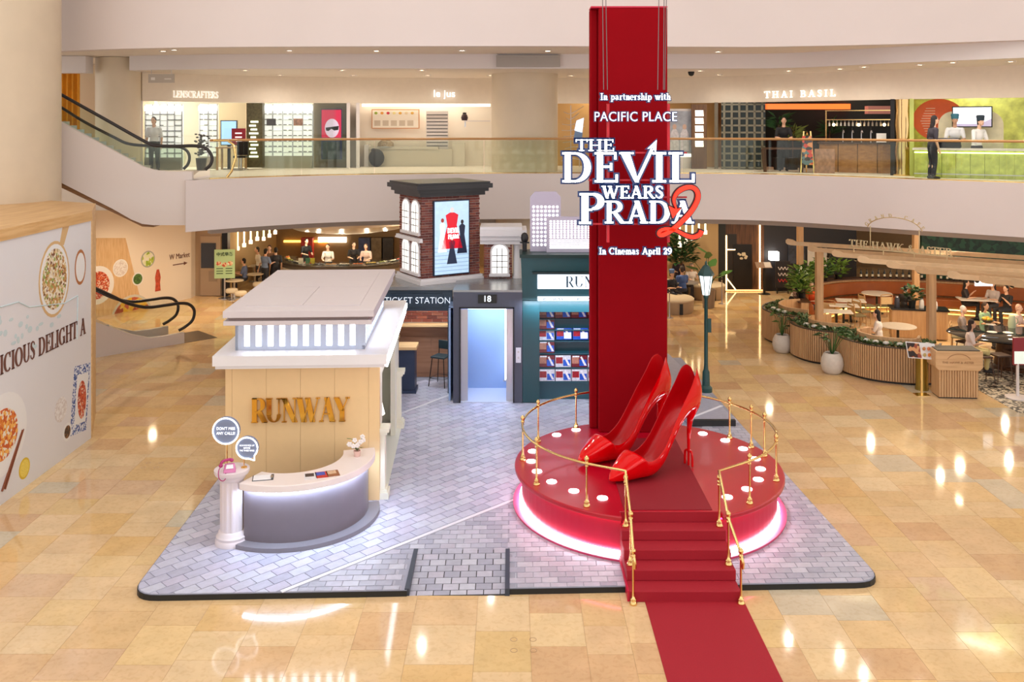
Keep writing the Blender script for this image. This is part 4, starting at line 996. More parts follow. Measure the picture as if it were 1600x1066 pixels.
# pedestal column
pd = thing('pedestal_column','white fluted pedestal column at the end of the curved counter','pedestal',(-4.63,15.32,.1))
pedm = mat('pedestal_white',(224,214,218),.35)
MB().lathe([(.27,0),(.27,.06),(.25,.09),(.255,.13),(.225,.16),(.215,.2),(.19,.22)],32).build('base', pedm, pd, smooth=40)
k = 48; pr = []
for i in range(k): pr.append((.19 if (i//2)%2 else .182))
vs = [(pr[i]*cos(2*PI*i/k),pr[i]*sin(2*PI*i/k),z) for z in (.2,1.06) for i in range(k)]
MB().add(vs,[(i,(i+1)%k,(i+1)%k+k,i+k) for i in range(k)]).build('fluted_shaft', pedm, pd)
MB().lathe([(.19,1.04),(.215,1.07),(.22,1.1),(.27,1.14),(.285,1.17),(.285,1.215),(.0001,1.216)],32).build('capital', pedm, pd, smooth=40)
# speech bubble neon signs
bubface = mat('bubble_face',(120,132,160),.3); neon = glow('neon_white',(246,250,255),3); txt = glow('bubble_text',(255,255,255),1)
def bubble(label, base, c, r, lines, tail):
    t = thing('speech_bubble_sign',label,'sign',base)
    h = c-Vector(base)
    MB().lathe([(.05,0),(.05,.012),(.012,.016)],12).build('foot', gold, t); MB().tube([(0,0,.01),(0,0,h.z-r+.02)],.01,8).build('pole', gold, t)
    o = Vector((h.x,h.y,h.z))
    n = 32; MB().slabxz([(o.x+r*cos(2*PI*i/n),o.z+r*sin(2*PI*i/n)) for i in range(n)],o.y-.02,o.y+.05).build('face', bubface, t)
    ring = []
    for i in range(41):
        a = 2*PI*i/40
        if tail and 4.95 < a < 5.35: a_ = 5.15; ring.append((o.x+r*1.22*cos(a_)+.03,o.y-.03,o.z+r*1.22*sin(a_)))
        else: ring.append((o.x+r*.95*cos(a),o.y-.03,o.z+r*.95*sin(a)))
    MB().tube(ring[:-1],.011,8,closed=True).build('neon_tube', neon, t, smooth=60)
    for i,l in enumerate(lines):
        s_ = r*.30 if len(lines) == 2 else r*.2
        sans_obj('lettering',l,s_,.004,txt,t,(o.x,o.y-.028,o.z+((len(lines)-1)/2-i)*s_*1.15),offset=-.001,sx=.86)
bubble('larger round neon sign reading do not miss any calls on the pedestal',(-4.74,15.42,1.317),D(353.5,673,15.42),.225,["DON'T MISS","ANY CALLS!"],False)
bubble('smaller round neon sign about the third ring on the pedestal',(-4.44,15.36,1.317),D(386.5,699.5,15.36),.185,["ALWAYS PICK UP","BEFORE","THE THIRD RING"],True)
# pink telephone
ph = thing('retro_telephone','pink retro telephone standing on top of the pedestal','telephone',(-4.63,15.2,1.317),R(15))
pk = mat('telephone_pink',(206,120,170),.25); pk2 = mat('telephone_magenta',(170,40,110),.3)
MB().add([(-.1,-.09,0),(.1,-.09,0),(.1,.09,0),(-.1,.09,0),(-.085,-.05,.05),(.085,-.05,.05),(.075,.07,.11),(-.075,.07,.11)],[(0,3,2,1),(4,5,6,7),(0,1,5,4),(1,2,6,5),(2,3,7,6),(3,0,4,7)]).build('body', pk, ph, bevel=.01)
MB().add([(-.06,-.055,.058),(.06,-.055,.058),(.05,.03,.098),(-.05,.03,.098)],[(0,1,2,3)]).build('keypad', mat('keypad_white',(236,236,240),.4), ph)
MB().tube(smooth_curve([(-.14,0,.10),(-.13,.02,.14),(-.09,.04,.165),(0,.05,.175),(.02,.05,.175)],4),.022,8).ell((-.14,0,.1),.035,.035,.03).ell((.03,.05,.16),.035,.035,.03).build('handset', pk2, ph, smooth=50)
MB().tube(smooth_curve([(-.14,-.02,.09),(-.17,-.1,.05),(-.16,-.17,-.04),(-.1,-.17,-.09),(-.05,-.13,-.05),(-.06,-.09,.01)],5),.008,6).build('cord', pk2, ph, smooth=60)
# clipboard, magazines, orchid on the counter
ZT = 1.151
def on_counter(px,py): p = G(px,py,ZT); return (p.x,p.y,ZT)
cb = thing('clipboard','clipboard with white paper lying on the curved counter','clipboard',on_counter(411,747),R(12))
MB().box(-.17,-.12,0,.17,.12,.008).build('board', mat('board_dark',(54,58,66),.4), cb); MB().box(-.155,-.11,.008,.13,.11,.011).build('paper', mat('paper_white',(240,240,244),.6), cb); MB().box(.12,-.05,.008,.16,.05,.018).build('clip', steel, cb)
mags = [((225,226,232),(40,44,60)),((196,40,44),(40,84,190)),((150,96,70),(214,180,150))]
for i,(c1,c2) in enumerate(mags):
    p = on_counter(485+i*17.5,744.5-i*2.2)
    t = thing('magazine',('white magazine lying on the curved counter beside a red one','red and blue magazine lying between two others on the curved counter','brown magazine lying nearest the orchid on the curved counter')[i],'magazine',p,R(14+3*i),'magazines on the counter')
    MB().box(-.1,-.13,0,.1,.13,.008).build('pages', mat('mag_base_%d'%i,c1,.3,noise=.1,nscale=18), t)
    MB().box(-.085,-.03,.008,.06,.11,.009).build('cover_picture', mat('mag_pic_%d'%i,c2,.3,noise=.25,nscale=25), t)
orc = thing('potted_orchid','white orchid in a pale pink pot on the curved counter','plant',on_counter(558,713))
MB().lathe([(.05,0),(.065,.1),(.058,.1),(.05,.02)],16).build('pot', mat('pink_pot',(226,190,180),.35), orc, smooth=40)
for s_ in (-1,1):
    MB().tube(smooth_curve([(0,0,.09),(s_*.03,0,.2),(s_*.08,-.02,.3),(s_*.13-.04,-.05,.33)],4),.005,5).build('stem', mat('stem_green',(90,120,60),.5), orc, smooth=60)
leafg = mat('orchid_leaf',(48,84,44),.4)
for a in range(5):
    aa = a*1.3; MB().add([(0,0,.1),(.05*cos(aa)-.02*sin(aa),.05*sin(aa)+.02*cos(aa),.15),(.13*cos(aa),.13*sin(aa),.16),(.05*cos(aa)+.02*sin(aa),.05*sin(aa)-.02*cos(aa),.15)],[(0,1,2,3)]).build('leaf', leafg, orc)
petal = mat('petal_white',(246,240,240),.5)
for i in range(9):
    x = rnd.uniform(-.15,.12); y = rnd.uniform(-.06,.04); z = rnd.uniform(.2,.36); mb = MB()
    for k in range(5):
        a = 2*PI*k/5+i; mb.ell((x+.025*cos(a),y-.01,z+.025*sin(a)),.022,.008,.022,6,4)
    mb.build('blossom', petal, orc, smooth=60)
# ================================================================ ticket station, lift, magazine kiosk
navy = mat('navy_panel',(48,66,84),.45,noise=.02); greyp = mat('lift_grey',(72,76,92),.4); teal = mat('kiosk_green',(26,72,80),.35,noise=.03)
tk = thing('ticket_station','navy ticket station kiosk with brick inner wall and wooden counter','kiosk',(-2.0,23.8,.1))
def rel(t,px,py,d): p = D(px,py,d); return p.x-t.location.x, p.y-t.location.y, p.z-t.location.z
def rbox(name,t,x0,y0,x1,y1,d,th,m,**kw):
    a = rel(t,x0,y0,d); b = rel(t,x1,y1,d); return MB().box(a[0],a[1],b[2],b[0],a[1]+th,a[2]).build(name,m,t,**kw)
rbox('header',tk,560,450,706.5,486,23.8,.25,navy); rbox('right_post',tk,699.5,486,706.5,615,23.8,.25,navy)
rbox('sign_board',tk,612,459,692,481,23.76,.04,mat('navy_sign',(40,58,76),.4))
x,y,z = rel(tk,652.5,470,23.76); sans_obj('white_lettering','TICKET STATION',.235,.008,glow('ticket_white',(225,235,250),.8),tk,(x,y-.01,z),sx=.93,offset=-.004)
MB().box(-2.6,1.6,0,1.0,1.7,2.75).build('inner_wall', mortar, tk)
MB().box(-2.6,1.55,0,.6,1.6,1.42).build('wood_dado', wood('dado_wood',(176,128,98),(160,112,84),2,.4,0), tk)
for k in range(3): MB().box(-1.75+k*.8,1.535,.12,-1.02+k*.8,1.55,1.1).build('dado_panel', MATS['dado_wood'], tk)
MB().box(-2.6,1.3,1.42,.6,1.6,1.47).build('dado_shelf', wood('shelf_wood',(226,190,140),(206,166,116),2,.35,0), tk)
bk = MB().box(0,0,0,.27,.03,.078).mesh('brick',brick_mat)
for j in range(9):
    for i in range(9): put('brick',bk,tk,loc=(-2.0+i*.28+(j%2)*.14-.14,1.575,1.5+j*.088))
MB().box(-.9,1.25,1.95,.42,1.32,2.0).build('strip_lamp', warmglow, tk)
MB().box(-2.6,-.05,2.66,1.0,2.6,2.75).build('roof_slab', mat('roof_steel',(150,154,158),.25,.4), tk)
MB().box(-1.6,.0,0,-.5,.5,1.12).build('counter_front', mat('navy_counter',(44,58,86),.4), tk); MB().box(-1.62,-.04,0,-.46,.52,.08).build('counter_plinth', MATS['navy_counter'], tk)
MB().box(-1.65,-.05,1.12,-.45,.55,1.19).build('counter_top', MATS['shelf_wood'], tk)
MB().box(-1.65,.55,1.12,-1.05,1.4,1.19).build('counter_return', MATS['shelf_wood'], tk)
bs = thing('bar_stool','black metal bar stool with a low back inside the ticket station','stool',(-1.88,24.55,.1),R(-25))
def stool_parts(t, m, seat_m, h=.74, back=True):
    for sx_ in (-1,1):
        for sy in (-1,1): MB().tube([(sx_*.24,sy*.24,0),(sx_*.17,sy*.17,h)],.013,6).build('leg',m,t)
    MB().tube([(-.22,-.22,.22),(.22,-.22,.22),(.22,.22,.22),(-.22,.22,.22)],.011,6,closed=True).build('footrest',m,t)
    MB().box(-.21,-.21,h,.21,.21,h+.05).build('seat',seat_m,t,bevel=.02)
    if back:
        for sx_ in (-1,1): MB().tube([(sx_*.17,.19,h),(sx_*.18,.23,h+.38)],.012,6).build('back_post',m,t)
        MB().box(-.2,.21,h+.17,.2,.245,h+.4).build('backrest',seat_m,t,bevel=.015)
blk = mat('black_steel',(24,24,28),.4); stool_parts(bs,blk,mat('teal_seat',(34,54,62),.5))
# lift
lf = thing('mock_lift','grey framed mock lift with an open mirrored cabin','lift',(-.6,22.97,.1))
rbox('left_jamb',lf,708,456.6,719.5,630,22.97,1.2,greyp); rbox('right_jamb',lf,801.6,456.6,816,630,22.97,1.2,greyp); rbox('header',lf,719.5,456.6,801.6,482.5,22.97,1.2,greyp)
for a,b,c_,d_ in ((717.5,480.5,719.5,630),(801.6,480.5,803.4,630),(717.5,480.5,803.4,482.7)): rbox('frame_trim',lf,a,b,c_,d_,22.95,.04,dark_metal)
cabin = mat('cabin_blue',(150,178,222),.4,.2); 
rbox('door_leaf',lf,719.5,483,731,630,23.1,.05,steel); rbox('door_leaf',lf,791,483,801.6,630,23.1,.05,steel)
MB().box(-.98,.15,0,-.93,1.3,2.35).build('cabin_side',cabin,lf); MB().box(.62,.15,0,.67,1.3,2.35).build('cabin_side',cabin,lf)
MB().box(-.98,1.25,0,.67,1.3,2.35).build('cabin_back',cabin,lf); MB().box(-.98,.02,0,.67,1.3,.02).build('cabin_floor',mat('cabin_floor',(200,206,226),.3),lf)
MB().box(-.75,.25,2.28,.5,1.1,2.3).build('cabin_light',glow('cabin_light',(205,225,255),4.0),lf)
MB().box(-.98,.15,2.33,.67,1.3,2.36).build('cabin_ceiling',cabin,lf)
x,y,z = rel(lf,790,483,23.25); x2,y2,z2 = rel(lf,790,610,23.25)
MB().box(x-.025,.9,z2+.1,x+.025,.95,2.3).build('light_tube',whiteglow,lf); MB().box(x-.07,.86,.3,x+.05,.9,.33).build('tube_bracket',steel,lf)
rbox('number_panel',lf,747,461,776,474,22.93,.04,black_mat)
x,y,z = rel(lf,761,467.5,22.92); sans_obj('floor_number','18',.21,.01,glow('number_white',(235,245,255),1.2),lf,(x,y,z))
rbox('call_panel',lf,806,544,814,567,22.93,.04,mat('call_white',(220,222,236),.3)); 
for py in (550,559):
    x,y,z = rel(lf,810,py,22.92); MB().slabxz([(x+.025*cos(k*PI/5),z+.025*sin(k*PI/5)) for k in range(10)],y-.012,y).build('call_button',steel,lf)
MB().box(-.86,0,2.75,.85,2.6,2.8).build('roof',MATS['roof_steel'],lf)
area('cabin_glow',(-.7,23.6,2.3),1.0,.6,12,(.8,.89,1))
area('ticket_glow',(-2.2,24.6,2.5),1.2,.6,26,(.85,.92,1))
# magazine kiosk
kk = thing('magazine_kiosk','dark green magazine kiosk with illuminated sign boards and tiered racks','kiosk',(1.9,23.0,.1))
rbox('left_pillar',kk,816.5,470,843,629,22.97,.9,teal)
kx0,kx1 = -1.65,1.75
MB().box(kx1-.4,0,0,kx1,.9,2.2).build('right_pillar',teal,kk)
MB().box(kx0,0,2.25,kx1,.9,2.95).build('fascia',teal,kk)
MB().add([(kx0,-.0,2.95),(kx1,-.0,2.95),(kx1,.9,2.95),(kx0,.9,2.95),(kx0-.03,-.0,3.6),(kx1,-.0,3.6),(kx1,.9,3.6),(kx0-.03,.9,3.6)],[(0,3,2,1),(4,5,6,7),(0,1,5,4),(1,2,6,5),(2,3,7,6),(3,0,4,7)]).build('canopy',teal,kk)
MB().box(kx0-.06,-.05,3.6,kx1+.04,.95,3.68).build('roof_trim',mat('kiosk_dark',(16,48,48),.4),kk)
rbox('sign_hood',kk,832,425.5,1030,428.5,22.85,.2,mat('hood_dark',(14,40,44),.4))
rbox('sign_board',kk,840,430,1020,451.6,22.9,.1,glow('board_white',(226,240,255),1.3))
x,y,z = rel(kk,883,449,22.9); mb = MB(); serif(mb,'RUNWAY',x,z,.27,T=.16,t=.03,depth=.01,y=y-.012,width=1.5); mb.build('sign_lettering',mat('sign_ink',(30,66,84),.5),kk)
rbox('sign_strip',kk,840,464.5,1020,470.3,22.88,.1,MATS['board_white'])
for i in range(3):
    x,y,z = rel(kk,848+i*53,469.3,22.88); mb = MB(); serif(mb,'RUNWAY',x,z,.06,T=.2,t=.08,depth=.008,y=y-.01,width=.52); mb.build('strip_lettering',mat('sign_ink',(30,66,84),.5),kk)
MB().box(-1.25,.72,0,kx1,.8,2.25).build('rack_back',mat('rack_teal',(34,78,92),.4),kk)
MB().box(-1.25,.3,0,1.4,.72,.42).build('rack_base',MATS['rack_teal'],kk)
for z,y in ((.45,.25),(.78,.34),(1.12,.42),(1.42,.5),(1.7,.5),(1.98,.5)): MB().box(-1.22,y,z-.03,1.38,.72,z).build('shelf',MATS['rack_teal'],kk)
def cover(cols):
    mb = MB(); mb.box(-.16,0,0,.16,.012,.24); mb.k = 1; mb.box(-.15,-.002,.07,-.01,0,.2); mb.k = 2; mb.box(.0,-.002,.02,.15,0,.15); mb.k = 3; mb.box(-.14,-.003,.2,.0,-.001,.23)
    mb.k = 3; mb.add([(.02,-.003,.2),(.05,-.003,.22),(.15,-.003,.03),(.1,-.003,.03)],[(0,1,2,3)])
    return mb.mesh('cover',[mat('cov_%s_%d'%(nm,i),c,.25,noise=.2,nscale=22) for i,(nm,c) in enumerate(cols)])
cvA = cover((('red',(110,34,46)),('face',(176,120,104)),('blue',(34,84,190)),('wh',(226,226,236)))); cvB = cover((('blue',(30,78,180)),('red',(150,30,44)),('wh',(222,228,240)),('wh',(226,226,236)))); cvC = cover((('wh',(206,206,222)),('red',(150,34,50)),('blue',(34,84,190)),('wh',(236,236,244))))
def magz(x,z,y,me,lb,tilt=-.25):
    t = thing('magazine',lb,'magazine',(1.9+x,23.0+y,.1+z),0,'magazines on the kiosk racks'); o = put('cover',me,t); o.rotation_euler = (tilt,0,0); t.scale = (1.22,1,1.2)
for i in range(6):
    magz(-1.02+i*.41,.46,.28,cvC,'white and blue magazine on the lowest kiosk shelf, number %s from the lift'%('one two three four five six'.split()[i]))
    magz(-1.02+i*.41,.79,.37,cvC if i%2 else cvA,'magazine on the second lowest kiosk shelf, number %s from the lift'%('one two three four five six'.split()[i]))
    magz(-1.02+i*.41,1.99,.53,cvA,'red and blue magazine on the highest kiosk shelf, number %s from the lift'%('one two three four five six'.split()[i]))
for i,z in enumerate((1.13,1.43,1.71)): magz(-1.02,z,.53-.08*(i==0),cvA if i != 1 else cvC,('magazine third from the floor beside the kiosk pillar','magazine fourth from the floor beside the kiosk pillar','magazine fifth from the floor beside the kiosk pillar')[i])
for i in range(4): magz(-.58+i*.42,1.45,.5,cvB,'large blue magazine in the middle kiosk tier, number %s from the lift'%('one two three four'.split()[i]))
area('kiosk_glow',(1.6,22.75,2.55),2.6,.1,26,(.7,.85,1),rot=(R(35),0,0))
# ================================================================ brick tower with film screen on the station roof
tz = 2.851
tw_ = thing('brick_tower','small red brick tower with arched lit windows, black cornice and film screen','model building',(-2.33,23.95,tz),R(31))
# local x along the screen face, local y along the window face (to the back left)
tx,ty,th_ = 1.72,1.42,2.3
wplinth = mat('white_moulding',(226,224,228),.45)
MB().box(-.08,-.08,0,tx+.08,ty+.08,.1).box(-.05,-.05,.1,tx+.05,ty+.05,.16).build('white_plinth',wplinth,tw_)
MB().box(.015,.015,.16,tx-.015,ty-.015,th_).build('wall_core',mortar,tw_)
bw_,bh_ = .2,.066
bx = MB().box(0,0,0,bw_-.012,.02,bh_-.012).mesh('brick',brick_mat); by = MB().box(0,0,0,.02,bw_-.012,bh_-.012).mesh('brick',brick_mat)
scr = (.34,1.34,.24,2.14)      # screen rectangle on the front face
wins = [(.16,.56,1.35,2.02),(.74,1.14,1.35,2.02),(.16,.56,.3,.98),(.74,1.14,.3,.98)]
for j in range(int((th_-.16)/bh_)):
    z = .165+j*bh_
    for i in range(-1,9):
        x = i*bw_+(j%2)*bw_/2
        x0,x1 = max(0,x),min(tx,x+bw_)
        if x1-x0 > .03 and not (x0 > scr[0]-.0 and x1 < scr[1]+.02 and scr[2] < z < scr[3]-.05): put('brick',bx,tw_,loc=(x0,0,z),scale=((x1-x0-.012)/(bw_-.012),1,1))
    for i in range(-1,8):
        y = i*bw_+((j+1)%2)*bw_/2; y0,y1 = max(0.02,y),min(ty,y+bw_)
        if y1-y0 < .03: continue
        if any(a < (y0+y1)/2 < b and c_-.02 < z+.03 < d_+.1 for a,b,c_,d_ in wins): continue
        put('brick',by,tw_,loc=(0,y0,z),scale=(1,(y1-y0-.012)/(bw_-.012),1))
winglow = glow('arched_window_light',(255,252,244),.9)
def archpts(a,b,c_,d_,n=10):
    r = (b-a)/2; return [(a,c_),(b,c_)]+[((a+b)/2+r*cos(PI*k/n),d_-r*.2+r*sin(PI*k/n)*.9) for k in range(n+1)]
def arch_window(par,a,b,c_,d_,swap,y0):
    """lit arched window; swap: on the x=0 face (faces -x) else on the y face"""
    def bld(q,t0,t1,nm,m,p):
        mb = MB(); n = len(q)
        if swap: vs = [(t0,u_,v_) for u_,v_ in q]+[(t1,u_,v_) for u_,v_ in q]
        else: vs = [(u_,t0,v_) for u_,v_ in q]+[(u_,t1,v_) for u_,v_ in q]
        mb.add(vs,[tuple(range(n)),tuple(range(2*n-1,n-1,-1))]+[(i,(i+1)%n,(i+1)%n+n,i+n) for i in range(n)]); return mb.build(nm,m,p)
    fr = bld(archpts(a-.05,b+.05,c_-.02,d_),y0-.03,y0+.01,'window_frame',wplinth,par)
    bld(archpts(a,b,c_,d_-.01),y0-.036,y0-.03,'lit_pane',winglow,fr)
    g_ = mat('muntin_grey',(120,120,126),.5)
    for k in (1,2): u_ = a+(b-a)*k/3; bld([(u_-.01,c_),(u_+.01,c_),(u_+.01,d_+.04),(u_-.01,d_+.04)],y0-.042,y0-.034,'muntin',g_,fr)
    for k in (1,2,3): v_ = c_+(d_-c_)*k/4; bld([(a,v_-.01),(b,v_-.01),(b,v_+.01),(a,v_+.01)],y0-.042,y0-.034,'muntin',g_,fr)
    bld([(a-.08,c_-.09),(b+.08,c_-.09),(b+.08,c_-.02),(a-.08,c_-.02)],y0-.07,y0+.01,'window_sill',wplinth,fr)
for w in wins: arch_window(tw_,*w,True,0)
MB().box(-.1,-.06,1.10,.0,ty+.06,1.14).box(-.08,-.04,1.14,0,ty+.04,1.2).build('string_course',wplinth,tw_)
capb = mat('black_cornice',(42,42,46),.35)
MB().box(-.1,-.1,th_-.02,tx+.1,ty+.1,th_+.08).box(-.17,-.17,th_+.08,tx+.17,ty+.17,th_+.17).box(-.25,-.25,th_+.17,tx+.25,ty+.25,th_+.29).box(-.2,-.2,th_+.29,tx+.2,ty+.2,th_+.34).build('cornice',capb,tw_)
# screen with a generic poster: pale stairway and four standing figures
x0,x1,z0,z1 = scr
MB().box(x0-.03,-.06,z0-.03,x1+.03,-.0,z1+.03).build('screen_frame',mat('screen_blue_black',(30,50,74),.3),tw_)
sc_ = MB().box(x0,-.066,z0,x1,-.06,z1).build('screen',mat('screen_image',(150,182,210),.2,noise=.12,nscale=7,es=.65,ecol=(186,212,234)),tw_)
for k in range(7): MB().box(x0,-.069,z0+.08+k*.1,x1,-.066,z0+.1+k*.1).build('stair_line',mat('screen_steps',(160,190,216),.2,es=.4,ecol=(140,174,206)),sc_)
def fig(cx,zb_,h,w,m,head):
    mb = MB(); mb.slabxz([(cx-w*.5,zb_),(cx+w*.5,zb_),(cx+w*.22,zb_+h*.55),(cx+w*.3,zb_+h*.8),(cx+w*.1,zb_+h*.86),(cx-w*.1,zb_+h*.86),(cx-w*.3,zb_+h*.8),(cx-w*.22,zb_+h*.55)],-.073,-.069); o = mb.build('poster_figure',m,sc_)
    MB().slabxz([(cx+h*.05*cos(k*PI/5),zb_+h*.92+h*.065*sin(k*PI/5)) for k in range(10)],-.074,-.07).build('poster_head',head,o)
E = lambda n,c: mat(n,c,.3,es=.5,ecol=c)
fig(x0+.5,z0+.66,1.1,.62,E('poster_red',(206,16,40)),E('poster_hair',(214,206,206))); fig(x0+.22,z0+.58,.9,.26,E('poster_white',(232,234,238)),E('poster_auburn',(150,50,40)))
fig(x0+.8,z0+.52,.9,.3,E('poster_black',(34,38,60)),E('poster_dark',(44,34,40))); fig(x0+.5,z0+.26,.72,.3,E('poster_navy',(40,48,70)),E('poster_skin',(214,178,160)))
mb = MB(); serif(mb,'DEVIL',x0+.36,z0+1.07,.13,T=.2,t=.08,depth=.004,y=-.079,width=.34); serif(mb,'PRADA',x0+.38,z0+.92,.11,T=.2,t=.08,depth=.004,y=-.079,width=.32); mb.build('poster_title',glow('poster_title',(255,255,255),1.5),sc_)
# annex with one arched window
ax = thing('brick_annex','low brick annex with one arched lit window and white cornice beside the tower','model building',(-.75,24.7,tz))
MB().box(.02,.02,0,.75,.8,.98).build('wall_core',mortar,ax)
for j in range(14):
    for i in range(-1,5):
        x = i*.2+(j%2)*.1; a,b = max(0,x),min(.76,x+.2); z = .01+j*.068
        if b-a > .03 and not (.2 < (a+b)/2 < .64 and .14 < z < .92): put('brick',bx,ax,loc=(a,0,z),scale=((b-a-.012)/(bw_-.012),1,1))
arch_window(ax,.22,.62,.2,.82,False,0)
MB().box(-.1,-.06,.97,1.0,.85,1.08).box(-.1,-.12,1.08,1.06,.85,1.2).box(-.1,-.2,1.2,1.14,.9,1.36).box(-.1,-.14,1.36,1.02,.85,1.44).build('cornice',wplinth,ax)
MB().lathe([(.15,0),(.15,.06),(.12,.1),(.11,.9),(.14,.95),(.15,.98)],16,(.9,.15,0)).build('round_pilaster',wplinth,ax,smooth=40)
# skyline light panels on the kiosk roof
lav = mat('lavender_panel',(190,184,206),.45); dotg = glow('panel_dots',(255,255,255),1.3)
s1 = thing('skyline_tower_panel','lavender tower shaped light panel with round white dots on the kiosk roof','light panel',(.84,23.55,3.78))
MB().slabxz([(-.38,0),(.40,0),(.40,1.38),(.28,1.52),(-.26,1.52),(-.38,1.38)],0,.1).build('panel',lav,s1)
for j in range(10):
    for i in range(7): MB().slabxz([(-.29+i*.1+.034*cos(k*PI/4),.17+j*.107+.034*sin(k*PI/4)) for k in range(8)],-.008,0).build('light_dot',dotg,s1)
s2_ = thing('skyline_block_panel','lavender block shaped light panel with square grid windows on the kiosk roof','light panel',(1.85,23.38,3.78))
MB().box(-.98,0,0,.9,.1,.9).build('panel',lav,s2_)
for j in range(8):
    for i in range(19): MB().box(-.9+i*.088,-.008,.36+j*.058,-.9+i*.088+.055,0,.36+j*.058+.036).build('light_square',dotg,s2_)
for j in range(5): MB().box(-.9,-.008,.1+j*.05,.75,0,.1+j*.05+.028).build('light_bar',dotg,s2_)
fh = thing('roof_spotlight','small black spotlight standing beside the annex on the kiosk edge','spotlight',(.32,23.6,3.78)); 
MB().cyl((0,0,0),.06,.25,10).build('stand',blk,fh); MB().ell((0,0,.34),.1,.1,.14,10,6).build('head',blk,fh,smooth=60); MB().box(-.12,-.02,.2,.12,.02,.24).build('yoke',blk,fh)
# street lamp
sl = thing('street_lamp','green lantern street lamp standing behind the giant shoes','street lamp',(4.92,23.5,.235))
lgm = mat('lamp_green',(20,66,66),.4)
MB().lathe([(.16,0),(.16,.1),(.1,.16),(.09,.5),(.06,.56),(.05,.7),(.045,2.35),(.07,2.4),(.05,2.45)],14).build('post',lgm,sl,smooth=40)
MB().lathe([(.09,2.45),(.17,2.95)],6).build('lantern_glass',glow('lantern_glass',(226,238,240),1.1),sl); MB().ell((0,0,2.62),.06,.06,.09,8,6).build('bulb',glow('lantern_bulb',(255,255,250),8),sl)
MB().lathe([(.22,2.95),(.2,3.0),(.08,3.18),(.03,3.22),(.03,3.28),(.0001,3.32)],6).build('lantern_roof',lgm,sl)
for k in range(6):
    a = PI/3*k; MB().tube([(.092*cos(a),.092*sin(a),2.45),(.175*cos(a),.175*sin(a),2.95)],.009,5).build('lantern_bar',lgm,sl)
MB().box(.04,-.02,1.5,.13,.02,1.85).build('banner_board',lgm,sl)
